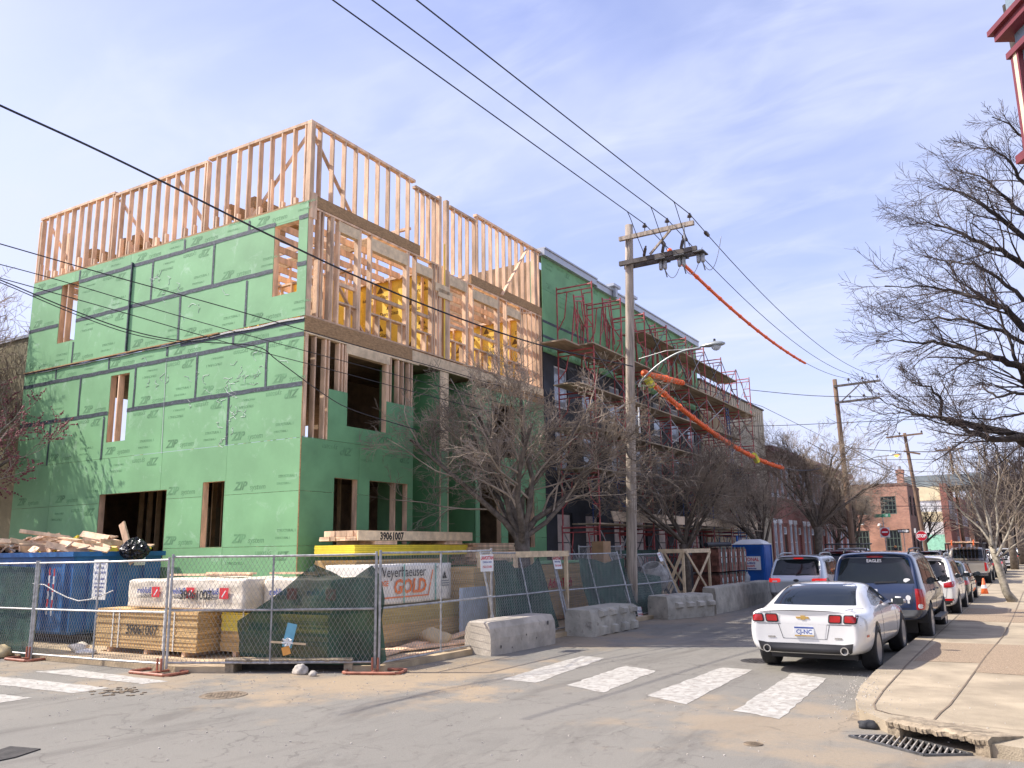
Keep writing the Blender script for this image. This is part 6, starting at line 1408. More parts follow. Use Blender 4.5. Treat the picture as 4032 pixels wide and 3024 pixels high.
cross2([(3540, 1800), (3600, 1870), (3620, 1900)], 60, 84, .012, 'thin cable dropping from the lit street lamp')
for i, (x_, y_) in enumerate(((-9.25, 12.78), (-8.4, 12.78), (-7.5, 12.78))):
    wire([Vector((x_, 58, 12.78)), Vector((-9.6 + i * 1.1, 88, 14.6))], .014, 'power line from the second to the third pole, %s of three' % nm[i], group='power lines', sag=1.0)
b3t = onY(3602, 1702, 88); p3 = pole(b3t.x, 88, .05, b3t.z, .21, .15, 'third utility pole, dark red-brown with a T crossarm, behind the stop sign', 'polebrown', (-.9, 0))
p3.location.x = b3t.x
tx = b3t.x - .9
strut('crossarm', p3, M['polebrown'], (tx - 1.6, 87.7, b3t.z - .35), (tx + 1.6, 87.7, b3t.z - .2), .14, .16); strut('arm_brace', p3, M['steel'], (tx - .8, 87.6, b3t.z - .4), (tx, 87.6, b3t.z - 1.1), .04, .06, (0, 1, 0)); strut('arm_brace', p3, M['steel'], (tx + .8, 87.6, b3t.z - .4), (tx, 87.6, b3t.z - 1.1), .04, .06, (0, 1, 0))
for x in (-1.5, -.4, 1.5): insulator(tx + x, 87.7, b3t.z - .1, p3, 1.5)
strut('crossarm', p3, M['polebrown'], (tx - .2, 87.8, b3t.z - 1.75), (tx + 1.2, 87.8, b3t.z - 2.1), .14, .16)
b4t = onY(3754, 1757, 128); p4 = pole(b4t.x, 128, .05, b4t.z, .23, .16, 'fourth utility pole, far off with a T crossarm, behind the bare young tree', 'polebrown', (-.5, 0)); tx = b4t.x - .5
strut('crossarm', p4, M['polebrown'], (tx - 1.7, 127.7, b4t.z - .5), (tx + 1.7, 127.7, b4t.z - .4), .16, .18)
for x in (-1.6, -.5, 1.6): insulator(tx + x, 127.7, b4t.z - .3, p4, 1.8)
b5t = onY(3815, 1862, 150); p5 = pole(b5t.x, 150, .05, b5t.z, .23, .18, 'fifth utility pole with an L-shaped crossarm, farthest off', 'polebrown'); strut('crossarm', p5, M['arm'], (b5t.x - .2, 149.7, b5t.z - .3), (b5t.x + 3.4, 149.7, b5t.z - .25), .16, .18)
# far lamp
# stop sign and street signs
def sign_text(s, size, m, loc, parent, **k): return inst('lettering', text_mesh(s, size, M[m], 0, k.get('bold', .006), .002, 'CENTER', k.get('sx', .9)), parent, loc, R_NY)
ps = onY(3629, 2110, 77); t = thing('stop_sign', 'red octagonal STOP sign in front of the third utility pole', 'stop sign', (ps.x, 77, 0))
def octo(r, z, y): return [(ps.x + r * cos(pi / 8 + k * pi / 4), y, z + r * sin(pi / 8 + k * pi / 4)) for k in range(8)]
MB().prism(octo(.44, ps.z, 76.94), (0, -.02, 0)).build('white_border', M['inkwhite'], t); MB().prism(octo(.405, ps.z, 76.915), (0, -.006, 0)).build('sign_face', M['stopred'], t); sign_text('STOP', .34, 'inkwhite', (ps.x, 76.905, ps.z - .12), t, bold=.018, sx=.82); MB().tube([(ps.x, 77, 0), (ps.x, 77, ps.z + .4)], .035, 8).build('post', M['steel'], t)
board('notice', t, M['white'], (ps.x - .52, 76.96, ps.z + .25), (ps.x - .38, 76.97, ps.z + .62)); board('notice', t, M['white'], (ps.x + .4, 76.96, ps.z + .25), (ps.x + .58, 76.97, ps.z + .62))
pg = onY(3474, 2030, 74); t = thing('street_name_sign', 'pole with green street name blades and a red DO NOT ENTER sign', 'street sign', (pg.x, 74, 0))
MB().tube([(pg.x + .12, 74, 0), (pg.x, 74, pg.z + .1)], .04, 8).build('post', M['steel'], t)
board('name_blade', t, M['signgreen'], (pg.x - .62, 73.9, pg.z - .14), (pg.x + .62, 73.93, pg.z + .12)); sign_text('E Cabot St', .2, 'inkwhite', (pg.x, 73.895, pg.z - .08), t) if False else sign_text('ST', .2, 'inkwhite', (pg.x + .35, 73.895, pg.z - .08), t)
pd_ = onY(3484, 2095, 73.8); MB().lathe([(.32, 0), (.32, .02)], Matrix.Translation((pd_.x, 73.82, pd_.z)) @ R_NY.to_4x4(), 24).build('no_entry_disc', M['stopred'], t); board('no_entry_bar', t, M['inkwhite'], (pd_.x - .22, 73.79, pd_.z - .05), (pd_.x + .22, 73.797, pd_.z + .05)); board('backing', t, M['white'], (pd_.x - .36, 73.83, pd_.z - .42), (pd_.x + .36, 73.85, pd_.z + .36))
po = onY(3557, 2091, 76); t = thing('one_way_sign', 'black and white ONE WAY arrow sign beside the brick building corner', 'street sign', (po.x, 76, 0)); MB().tube([(po.x, 76.05, 0), (po.x, 76.05, po.z + .2)], .03, 6).build('post', M['steel'], t)
board('sign_face', t, M['trim'], (po.x - .45, 75.96, po.z - .15), (po.x + .45, 75.98, po.z + .15)); MB().prism([(po.x - .40, 75.955, po.z - .08), (po.x + .22, 75.955, po.z - .08), (po.x + .22, 75.955, po.z - .13), (po.x + .42, 75.955, po.z), (po.x + .22, 75.955, po.z + .13), (po.x + .22, 75.955, po.z + .08), (po.x - .40, 75.955, po.z + .08)], (0, -.004, 0)).build('arrow', M['inkwhite'], t); sign_text('ONE WAY', .13, 'trim', (po.x - .08, 75.948, po.z - .045), t, bold=.004)
pb = onY(3330, 2060, 85); t = thing('shop_sign', 'small red sign board over a white one at the end of the red row houses', 'sign', (pb.x, 85, 0)); board('red_board', t, M['stopred'], (pb.x - .5, 85, pb.z - .3), (pb.x + .5, 85.05, pb.z + .3)); board('white_board', t, M['white'], (pb.x - .5, 85, pb.z - .8), (pb.x + .6, 85.05, pb.z - .35)); MB().tube([(pb.x - .4, 85.1, 0), (pb.x - .4, 85.1, pb.z + .2)], .04, 6).build('post', M['steel'], t)
# ------------------------------------------------------------------ trees
def rot_to(d, ang, az):
    d = d.normalized(); o = d.orthogonal().normalized(); o = Matrix.Rotation(az, 3, d) @ o
    return (d * cos(ang) + o * sin(ang)).normalized()
class Tree:
    def __init__(s, seed, up=.25, wob=.16, maxl=4, kids_=(7, 6, 6, 5), ratio=.62, ang=(25, 55), twig_r=.006, sides=(9, 6, 4, 3, 3, 3), thin=.56, buds=None):
        s.R = random.Random(seed); s.up, s.wob, s.maxl, s.kids, s.ratio, s.ang, s.tr, s.sides, s.thin = up, wob, maxl, kids_, ratio, ang, twig_r, sides, thin
        s.trunk, s.crown, s.bud = MB(), MB(), MB(); s.buds = buds; s.n = 0
    def grow(s, p, d, L, r, lvl):
        R = s.R; n = (6, 5, 4, 3, 3)[min(lvl, 4)]; pts = [p.copy()]; dd = d.normalized(); rs = [r]
        r1 = max(r * (.45 if lvl < s.maxl else .5), s.tr * .6)
        for i in range(n):
            dd = (dd + Vector((R.gauss(0, 1), R.gauss(0, 1), R.gauss(0, .8))) * s.wob + Vector((0, 0, s.up * (.5 + .5 * (lvl < 3))))  * .5).normalized()
            p = p + dd * (L / n); pts.append(p.copy()); rs.append(r + (r1 - r) * (i + 1) / n)
        (s.trunk if lvl < 2 else s.crown).tube(pts, rs, s.sides[min(lvl, 5)], False); s.n += 1
        if lvl < s.maxl: s.spawn(pts, rs, L, lvl)
        elif s.buds and R.random() < s.buds:
            for q in pts[1:] + [pts[1].lerp(pts[2], .5), pts[2].lerp(pts[-1], .5)]: s.bud.box(q + Vector((R.uniform(-.02, .02), R.uniform(-.02, .02), 0)), [R.uniform(.018, .045)] * 3, Matrix.Rotation(R.random() * 3, 3, 'X'))
    def spawn(s, pts, rs, L, lvl, start=.25, count=None):
        R = s.R; k = count or s.kids[min(lvl, len(s.kids) - 1)]
        for i in range(k):
            f = start + (1 - start) * (i + R.random() * .6) / k; f = min(f, .999); x = f * (len(pts) - 1); j = int(x); t = x - j
            q = pts[j].lerp(pts[j + 1], t); d = (pts[j + 1] - pts[j]).normalized(); rr = rs[j] + (rs[j + 1] - rs[j]) * t
            c = rot_to(d, radians(R.uniform(*s.ang)) * (.6 if f > .9 else 1), R.uniform(0, 2 * pi))
            s.grow(q, c, L * s.ratio * R.uniform(.65, 1.15) * (1.15 - .45 * f), max(rr * s.thin * R.uniform(.7, 1), s.tr), lvl + 1)
    def make(s, name, label, cat, loc, bark, twig, group=None, smooth=False):
        t = thing(name, label, cat, loc, group=group); s.tm = s.trunk.mesh('trunk', bark, True); s.cm = s.crown.mesh('crown', twig, True)
        a = inst('trunk', s.tm, None); a.parent = t; c = inst('crown', s.cm, None); c.parent = t; kids[t.name] = [a, c]
        if s.bud.f: e = inst('buds', s.bud.mesh('buds', M['bud'])); e.parent = t; e['kind'] = 'stuff'; kids[t.name].append(e)
        return t
def pear(seed, n_limbs=9, hgt=2.2, scale=1.0, **k):
    T = Tree(seed, up=.15, wob=.20, maxl=5, kids_=(7, 7, 6, 5, 4), ratio=.62, ang=(22, 58), twig_r=.0055, **k); R = T.R
    T.trunk.tube([(0, 0, 0), (.03, .02, .25), (.02, .03, hgt * .6), (-.02, 0, hgt)], [.22, .16, .15, .18], 10)
    for i in range(n_limbs):
        a = 2 * pi * i / n_limbs + R.uniform(-.3, .3); tilt = radians(R.uniform(24, 54) if i % 3 else R.uniform(8, 26)); d = Vector((sin(tilt) * cos(a), sin(tilt) * sin(a), cos(tilt)))
        L = R.uniform(2.4, 3.1) * (1.35 if tilt < .5 else 1.15); T.grow(Vector((0, 0, hgt - .15 + R.uniform(-.25, .2))), d, L, R.uniform(.055, .085), 1)
    return T
tA = pear(3, 11); tB = pear(8, 10)
tr1 = tA.make('street_tree', 'nearest bare street tree with a wide pale twiggy crown, in front of the corner house', 'tree', (-10.85, 18.35, .1), M['bark'], M['twig'], 'bare street trees along the site')
tr1.scale = (1.14, 1.14, 1.06)
tr2 = tB.make('street_tree', 'second bare street tree, between the big utility pole and the brick packs', 'tree', (-10.75, 29.6, .1), M['bark'], M['twig'], 'bare street trees along the site'); tr2.scale = (1.0, 1.0, .93)
for (x, y, rz, sc_, src, lb) in ((-10.9, 39.9, 1.3, .95, tr1, 'third bare street tree, rising behind the portable toilet'), (-10.3, 50.0, 2.6, 1.35, tr2, 'fourth bare street tree, in front of the red row houses'), (-10.6, 62.5, .7, 1.1, tr1, 'fifth bare street tree, small and far, before the second utility pole base'), (-13.0, 70.0, 2.0, 1.0, tr2, 'far bare tree near the end of the red row houses')):
    c = copy_tree(src); c.location = (x, y, .1); c.rotation_euler = (0, 0, rz); c.scale = (sc_, sc_, sc_); c['label'] = lb
# red-budded tree at the far left
T = Tree(21, up=.20, wob=.16, maxl=4, kids_=(7, 7, 6, 5), ratio=.60, ang=(25, 60), twig_r=.006, buds=.95)
T.trunk.tube([(0, 0, 0), (.05, 0, 1.2), (.1, .05, 2.4)], [.22, .18, .16], 10)
for i in range(10):
    a = 2 * pi * i / 10; tilt = radians(T.R.uniform(20, 72)); T.grow(Vector((.1, .05, 2.2 + T.R.random() * .5)), Vector((sin(tilt) * cos(a), sin(tilt) * sin(a), cos(tilt))), T.R.uniform(3.0, 4.0), .085, 1)
T.make('red_budded_tree', 'tree with dark red buds at the left edge, in front of the olive wall', 'tree', (-25.3, 10.55, .1), M['bark'], M['barkpale'])
c = copy_tree(tr2); c.location = (-29.6, 11.6, .1); c.scale = (1.5, 1.5, 1.6); c.rotation_euler = (0, 0, 4); c['label'] = 'bare tree just beyond the left edge whose shadow falls on the green wall'
c = copy_tree(tr1); c.location = (-28.3, 12.6, .1); c.scale = (1.3, 1.2, 1.6); c.rotation_euler = (0, 0, 2); c['label'] = 'second bare tree beyond the left edge, close to the olive wall'
# big dark tree reaching in from the right
limbs = [(([4230, 1745], [4032, 1722], [3943, 1734], [3876, 1725], [3786, 1682], [3720, 1649], [3659, 1637], [3569, 1622], [3515, 1595], [3466, 1568]), .10, 21.5),
 (([4230, 1738], [4032, 1716], [3930, 1706], [3822, 1682], [3726, 1652]), .085, 21.7), (([3705, 1646], [3711, 1574], [3665, 1529], [3599, 1508], [3551, 1477]), .05, 21.4),
 (([4230, 1520], [4032, 1447], [3943, 1411], [3870, 1393], [3810, 1375], [3726, 1357], [3683, 1345], [3599, 1348], [3521, 1339], [3448, 1342]), .11, 22.5),
 (([4200, 1700], [4090, 1560], [4032, 1500], [4015, 1441], [3961, 1321], [3925, 1200], [3890, 1090]), .10, 23),
 (([4230, 1420], [4032, 1287], [3957, 1215], [3872, 1181], [3780, 1152], [3720, 1139], [3611, 1131], [3484, 1127]), .11, 22.2),
 (([4230, 1150], [4032, 1046], [3940, 987], [3822, 945], [3737, 895], [3653, 878], [3581, 886]), .10, 23),
 (([4230, 1060], [4032, 937], [3923, 844], [3839, 785], [3737, 743], [3653, 734]), .09, 22), (([4230, 980], [4032, 848], [3940, 759], [3872, 692], [3754, 667]), .08, 23.5),
 (([4200, 880], [4032, 717], [3982, 641], [3906, 582], [3822, 582]), .07, 22.5), (([4150, 640], [4032, 540], [3974, 489], [3906, 460]), .06, 23),
 (([4150, 1560], [4032, 1547], [3991, 1547], [3930, 1565], [3882, 1532], [3864, 1508], [3786, 1520], [3700, 1500]), .05, 21), (([4150, 1600], [4032, 1628], [3943, 1646], [3822, 1649], [3762, 1634], [3720, 1600]), .04, 21.2),
 (([4230, 1300], [4032, 1180], [3930, 1090], [3830, 1040], [3740, 1030], [3640, 1010]), .07, 21.5), (([4230, 1380], [4032, 1345], [3900, 1290], [3800, 1260], [3700, 1250], [3600, 1265], [3530, 1240]), .07, 23.4)]
T = Tree(77, up=.05, wob=.13, maxl=4, kids_=(6, 6, 5, 4), ratio=.70, ang=(18, 46), twig_r=.0055, thin=.48)
roots = []
for pix, r, y in limbs:
    n_ = len(pix); P = []
    for i, (px, py) in enumerate(pix): P.append(onY(px, py, y + .25 * sin(i * 1.7)))
    Q = []; rs = []
    for i in range(n_ - 1):
        for j in range(3): Q.append(P[i].lerp(P[i + 1], j / 3) + Vector((T.R.gauss(0, .02), T.R.gauss(0, .04), T.R.gauss(0, .02)))); rs.append(.92 * r * (1 - .88 * (i + j / 3) / (n_ - 1)) ** 1.2)
    Q.append(P[-1]); rs.append(r * .2); T.trunk.tube(Q, rs, 7, False); L_ = sum((Q[i + 1] - Q[i]).length for i in range(len(Q) - 1))
    T.spawn(Q, rs, min(2.1, L_ * .42), 1, .18, int(L_ * 4.2)); roots.append(Q[0])
tx = onY(4400, 1900, 22.2).x
T.trunk.tube([(tx, 22.2, .1), (tx - .05, 22.2, 3), (tx - .3, 22.2, 6), (tx - .5, 22.3, 11), (tx - .8, 22.3, 15)], [.42, .36, .3, .2, .06], 10)
for q in roots: T.trunk.tube([(tx - .3, 22.2, max(3.0, q.z - 2.2)), q.lerp(Vector((tx, 22.2, q.z - 1)), .4), q], [.10, .08, .06], 7, False)
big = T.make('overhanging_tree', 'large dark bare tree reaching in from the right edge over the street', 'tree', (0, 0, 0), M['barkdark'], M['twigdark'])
# pale leaning young tree on the right pavement
T = Tree(5, up=.16, wob=.12, maxl=4, kids_=(5, 4, 4, 3), ratio=.68, ang=(20, 45), twig_r=.007)
Yt = 33.0; tp = [onY(px, py, Yt) for px, py in ((3992, 2372), (3962, 2330), (3935, 2240), (3905, 2150))]; tp[0].z = .1
T.trunk.tube(tp, [.17, .13, .115, .10], 10, True)
for pix, r in (((3905, 2150), (3870, 2070), (3835, 1990), (3790, 1900), (3740, 1820)), .06), (((3905, 2150), (3895, 2040), (3850, 1950), (3800, 1850), (3770, 1760)), .05), (((3915, 2180), (3930, 2080), (3920, 1970), (3935, 1880), (3925, 1790)), .05), (((3905, 2140), (3860, 2080), (3800, 2030), (3740, 1960), (3690, 1880)), .045), (((3925, 2190), (3970, 2100), (4000, 2010), (4040, 1940)), .05), (((3920, 2180), (3890, 2060), (3870, 1960), (3860, 1850), (3850, 1760)), .045), (((3930, 2200), (3990, 2150), (4050, 2110)), .035):
    Q = [onY(px, py, Yt + .2 * sin(i * 2 + r * 90)) for i, (px, py) in enumerate(pix)]; rs = [r * (1 - .75 * i / (len(Q) - 1)) for i in range(len(Q))]
    T.trunk.tube(Q, rs, 6, False); T.spawn(Q, rs, 1.9, 1, .15, 7)
T.make('young_tree', 'pale-barked bare young tree leaning left on the right pavement', 'tree', (0, 0, 0), M['barkpale'], M['twig'])
# far trees
tC = Tree(31, up=.16, wob=.16, maxl=4, kids_=(6, 6, 5, 4), ratio=.64, ang=(25, 58), twig_r=.012)
tC.trunk.tube([(0, 0, 0), (0, 0, 3)], [.3, .22], 8)
for i in range(10): a = 2 * pi * i / 10; tilt = radians(tC.R.uniform(8, 68)); tC.grow(Vector((0, 0, 2.6 + tC.R.random() * .8)), Vector((sin(tilt) * cos(a), sin(tilt) * sin(a), cos(tilt))), tC.R.uniform(4, 5), .12, 1)
ft = None
for i, (px, Y, sc_, lb) in enumerate(((3985, 74, .95, 'far bare tree on the right side of the street, at the right edge'), (3900, 112, .7, 'far bare tree behind the parked silver pickup'), (3960, 118, 1.1, 'far bare tree above the white cars at the right'), (4020, 92, 1.2, 'far bare tree leaning out at the right picture edge'), (3645, 100, .75, 'slim bare tree before the mint green wall'), (3440, 112, 1.1, 'bare tree rising behind the orange brick building'), (3380, 130, 1.2, 'bare tree left of the second pole, over the rooftops'), (4100, 60, 1.1, 'bare tree right of the young leaning tree'))):
    p = onY(px, 2150, Y)
    if ft is None: ft = tC.make('far_tree', lb, 'tree', (p.x, Y, 0), M['bark'], M['twigdark'], 'far bare trees'); c = ft
    else: c = copy_tree(ft); c['label'] = lb
    c.location = (p.x, Y, 0); c.rotation_euler = (0, 0, i * 1.1); c.scale = (sc_, sc_, sc_)
b = MB()
for i in range(500):
    a = onY(random.uniform(3780, 4400), 2100, random.uniform(170, 230)); b.tube([(a.x, a.y, 0), (a.x + random.gauss(0, 1), a.y, random.uniform(5, 13)), (a.x + random.gauss(0, 3), a.y, random.uniform(9, 15))], [.3, .12, .02], 3, False)
b.build('far_wood', M['twigdark'], kind='stuff')
# ------------------------------------------------------------------ cars (local frame: rear at y=0, nose towards +y, centre x=0)
def paintm(name, col, metal=0., rough=.28): return mat(name, col, rough, .03, 2, coat=1.0, metal=metal)
PW, PS, PB, PG, PK, PR, PDG = paintm('white_car_paint', (.76, .76, .74)), paintm('silver_car_paint', (.42, .45, .48), .55, .3), paintm('navy_car_paint', (.003, .016, .060)), paintm('gold_beige_car_paint', (.40, .36, .30), .4), paintm('black_car_paint', (.012, .012, .014)), paintm('dark_red_car_paint', (.16, .01, .015)), paintm('dark_green_car_paint', (.03, .04, .035))
def ringpts(st):
    yb, ym, yt, w, wr, zb, zm, zt = st
    half = [(0, yb, zb), (w * .6, yb, zb), (w * .93, yb, zb + .02), (w, yb * .6 + ym * .4, zb + .42 * (zm - zb)), (w * .99, yb * .2 + ym * .8, zb + .82 * (zm - zb)), (w * .955, ym, zm), ((w * .95 + wr) / 2 + .01, (ym + yt) / 2, (zm + zt) / 2 + .01), (wr, yt, zt - .045), (wr * .78, yt, zt), (0, yt, zt + .02)]
    return half + [(-x, y, z) for (x, y, z) in half[-2:0:-1]]
def loft_body(name, sts, m, wheels, L, W, wr_=.36, sub=2):
    bm = bmesh.new(); rings = []
    for st in sts: rings.append([bm.verts.new(p) for p in ringpts(st)])
    n_ = len(rings[0])
    for i in range(len(rings) - 1):
        for j in range(n_): bm.faces.new((rings[i][j], rings[i][(j + 1) % n_], rings[i + 1][(j + 1) % n_], rings[i + 1][j]))
    for ring, rev in ((rings[0], True), (rings[-1], False)):
        h = n_ // 2      # close the end with quads between the two sides
        for j in range(h):
            a, c = ring[j], ring[(j + 1)]; d_, e = ring[(n_ - j - 1) % n_], ring[(n_ - j) % n_]
            vs = []
            for v in (a, c, d_, e):
                if v not in vs: vs.append(v)
            if len(vs) >= 3:
                try: bm.faces.new(vs[::-1] if rev else vs)
                except ValueError: pass
    bmesh.ops.recalc_face_normals(bm, faces=bm.faces)
    me = bpy.data.meshes.new(name); bm.to_mesh(me); bm.free(); me.materials.append(m)
    o = bpy.data.objects.new(name, me); C.objects.link(o)
    md = o.modifiers.new('s', 'SUBSURF'); md.levels = sub + 1; md.render_levels = sub + 1
    cm = MB()
    for (y, r) in wheels:
        for sx in (-1, 1): cm.lathe([(r + .055, 0), (r + .055, .42)], Matrix.Translation((sx * (W / 2 + .14) if sx < 0 else (W / 2 - .28), y, wr_)) @ Matrix.Rotation(pi / 2, 4, 'Y'), 32)
    cme = cm.mesh('cut', M['trim']); co = bpy.data.objects.new('cut', cme); C.objects.link(co)
    bo = o.modifiers.new('b', 'BOOLEAN'); bo.operation = 'DIFFERENCE'; bo.object = co; bo.solver = 'EXACT'
    dg = bpy.context.evaluated_depsgraph_get(); nm = bpy.data.meshes.new_from_object(o.evaluated_get(dg)); bpy.data.objects.remove(o); bpy.data.objects.remove(co)
    for p in nm.polygons: p.use_smooth = True
    try: nm.set_sharp_from_angle(angle=radians(50))
    except Exception: pass
    nm.name = name; return nm
def decal(bvh, axis, poly, off, m, name, parent, res=.06, depth=.0):
    """patch that follows the body: outline in (x,z) for axis 'r' (seen from behind), (y,z) for side 'p'/'n'"""
    Q = [Vector(p) for p in poly]; out = []
    for i in range(len(Q)):
        p, q = Q[i], Q[(i + 1) % len(Q)]; k = max(1, int((q - p).length / res)); out += [p.lerp(q, j / k) for j in range(k)]
    x0, x1 = min(p.x for p in Q), max(p.x for p in Q); y0, y1 = min(p.y for p in Q), max(p.y for p in Q); inner = []
    y = y0 + res
    while y < y1:
        x = x0 + res
        while x < x1: inner.append(Vector((x, y))); x += res
        y += res
    k = len(out); r = delaunay_2d_cdt(out + inner, [(i, (i + 1) % k) for i in range(k)], [list(range(k))], 1, 1e-5); V = []; last = None
    for v in r[0]:
        if axis == 'r': o_, d = Vector((v.x, -3, v.y)), Vector((0, 1, 0))
        elif axis == 'p': o_, d = Vector((4, v.x, v.y)), Vector((-1, 0, 0))
        elif axis == 'n': o_, d = Vector((-4, v.x, v.y)), Vector((1, 0, 0))
        elif axis == 'f': o_, d = Vector((v.x, 9, v.y)), Vector((0, -1, 0))
        hit = bvh.ray_cast(o_, d)
        V.append(hit[0] - d * off if hit[0] is not None else None)
        if hit[0] is not None: last = V[-1]
    V = [(v if v is not None else last) for v in V]
    if last is None: return None
    b = MB(); b.poly(V, [tuple(f) for f in r[2]]); return b.build(name, m, parent, True)
def rrect(cx, cz, w, h, r=.03, n=4, skew=0, taper=0):
    pts = []
    for (sx, sz, a0) in ((1, 1, 0), (-1, 1, 90), (-1, -1, 180), (1, -1, 270)):
        for i in range(n + 1):
            a = radians(a0 + 90 * i / n); x = sx * (w / 2 - r) + r * cos(a); z = sz * (h / 2 - r) + r * sin(a); pts.append((cx + x * (1 + taper * z / h) + skew * z, cz + z))
    return pts
wheel_me = {}
def wheel(parent, x, y, r, w=.24, spokes=5, dark=False):
    key = (round(r, 3), spokes, dark)
    if key not in wheel_me:
        t = MB().lathe([(r * .62, -w / 2), (r * .90, -w / 2), (r * .985, -w / 2 + .025), (r, -w / 4), (r, w / 4), (r * .985, w / 2 - .025), (r * .90, w / 2), (r * .66, w / 2), (r * .66, w / 2 - .04)], Matrix.Rotation(pi / 2, 4, 'Y'), 32).mesh('tyre', M['tyre'], True)
        b = MB(); b.lathe([(r * .66, w / 2 - .005), (r * .63, w / 2 - .01), (r * .60, w / 2 - .06), (r * .60, -w * .3)], Matrix.Rotation(pi / 2, 4, 'Y'), 32)
        for k in range(spokes):
            a = 2 * pi * k / spokes
            for da in (-.09, .09): b.bar((w / 2 - .03, cos(a + da * .3) * r * .10, sin(a + da * .3) * r * .10), (w / 2 - .018, cos(a + da) * r * .63, sin(a + da) * r * .63), .028, .03, (1, 0, 0))
        b.lathe([(r * .14, w / 2 - .04), (r * .14, w / 2 - .012), (.001, w / 2 - .006)], Matrix.Rotation(pi / 2, 4, 'Y'), 14)
        d = MB().lathe([(r * .58, -.02), (r * .58, .0), (.001, .0)], Matrix.Translation((0, 0, 0)) @ Matrix.Rotation(pi / 2, 4, 'Y'), 20).mesh('brake_disc', M['darksteel'])
        wheel_me[key] = (t, b.mesh('rim', M['rim'] if not dark else M['darksteel']), d)
    t, rm, d = wheel_me[key]; s = 1 if x > 0 else -1
    tm = Matrix.Translation((x, y, r)) @ (Matrix.Rotation(pi, 4, 'Z') if s < 0 else Matrix())
    e = bpy.data.objects.new('wheel', t); C.objects.link(e); e.parent = parent; e.matrix_basis = tm
    for nm_, me in (('rim', rm), ('brake_disc', d)): o = bpy.data.objects.new(nm_, me); C.objects.link(o); o.parent = e
    return e
def mirror(parent, x, y, z, m, s=1.0):
    for sx in (-1, 1):
        b = MB(); bm = bmesh.new(); bmesh.ops.create_cube(bm, size=1); bmesh.ops.bevel(bm, geom=bm.edges[:] + bm.verts[:], offset=.3, segments=3, affect='EDGES')
        me = bpy.data.meshes.new('wing_mirror'); bm.to_mesh(me); bm.free(); me.transform(Matrix.Diagonal((.24 * s, .13, .155 * s, 1))); me.materials.append(m); me.polygons.foreach_set('use_smooth', [True] * len(me.polygons))
        o = inst('wing_mirror', me, parent, (sx * (x + .11), y, z)); q = inst('mirror_glass', unit(M['glass']), o, (sx * (x + .11), y - .062, z), None, (.18 * s, .008, .11 * s))
        strut('mirror_stalk', parent, M['trim'], (sx * (x - .08), y + .02, z - .06), (sx * (x + .08), y + .01, z - .03), .05, .04)
def plate(parent, x, y, z, s='', m='inkblue', band='gold', w=.31, h=.155, tilt=0):
    o = board('number_plate', parent, M['plate'], (x - w / 2, y - .012, z - h / 2), (x + w / 2, y - .004, z + h / 2))
    board('plate_band', o, M['inkblue'], (x - w / 2 + .005, y - .0145, z + h / 2 - .028), (x + w / 2 - .005, y - .0125, z + h / 2 - .006)); board('plate_band', o, M['gold'], (x - w / 2 + .005, y - .0145, z - h / 2 + .006), (x + w / 2 - .005, y - .0125, z - h / 2 + .024))
    if s: inst('lettering', text_mesh(s, .095, M[m], 0, .001, .001, 'CENTER', .95), o, (x, y - .0135, z - .034), R_NY)
def underbody(t, W, L, zb, yr, yf):
    MB().span((-W / 2 + .26, .6, .19), (W / 2 - .26, L - .5, zb + .10)).build('underbody', M['trim'], t)
    b = MB()
    for y in (yr, yf): b.span((-W / 2 + .05, y - .42, .40), (W / 2 - .05, y + .42, .70))
    b.build('wheel_well', M['trim'], t)
def seam(bvh, t, axis, pts, w=.010):
    P = []
    for (a, z) in pts:
        o_, d = (Vector((4, a, z)), Vector((-1, 0, 0))) if axis == 'p' else ((Vector((-4, a, z)), Vector((1, 0, 0))) if axis == 'n' else (Vector((a, -3, z)), Vector((0, 1, 0))))
        h_ = bvh.ray_cast(o_, d)
        if h_[0] is not None: P.append(h_[0])
    if len(P) > 1: MB().tube(P, w * .45, 4).build('panel_gap', M['trim'], t)
def lin(a, c, n=10): return [(a[0] + (c[0] - a[0]) * i / n, a[1] + (c[1] - a[1]) * i / n) for i in range(n + 1)]
def bvh_of(me): return BVHTree.FromPolygons([v.co.copy() for v in me.vertices], [tuple(p.vertices) for p in me.polygons])

# --- white coupe
t = thing('white_coupe', 'white sports coupe parked at the kerb nearest the camera', 'car'); coupe = t
L_, W_ = 4.84, 1.90
sts = [(.10, .06, .06, .66, .56, .46, .80, .90), (.03, .0, .02, .80, .70, .36, .86, 1.02), (.12, .10, .10, .885, .76, .30, .87, 1.00), (.42, .38, .34, .935, .76, .28, .89, .99), (.66, .66, .56, .955, .74, .27, .91, .975), (.9, .9, .74, .955, .72, .26, .93, 1.0), (1.25, 1.25, 1.15, .945, .70, .25, .94, 1.20), (1.6, 1.6, 1.62, .935, .655, .25, .935, 1.355), (2.4, 2.4, 2.45, .93, .65, .25, .93, 1.365), (2.85, 2.85, 2.8, .93, .60, .25, .925, 1.32), (3.2, 3.2, 3.2, .935, .66, .25, .92, 1.16), (3.5, 3.5, 3.5, .945, .74, .25, .91, .995), (4.0, 4.0, 4.0, .945, .74, .25, .87, .93), (4.5, 4.5, 4.5, .92, .70, .26, .78, .85), (4.78, 4.78, 4.75, .80, .62, .32, .66, .74), (4.84, 4.84, 4.82, .6, .5, .38, .58, .66)]
me = loft_body('body', sts, PW, ((1.10, .36), (3.95, .36)), L_, W_); body = inst('body', me, None); body.parent = t; B = bvh_of(me)
decal(B, 'r', [(-.68, 1.035), (.68, 1.035), (.585, 1.30), (.50, 1.345), (-.50, 1.345), (-.585, 1.30)], .012, M['carglass'], 'rear_window', t, .03)
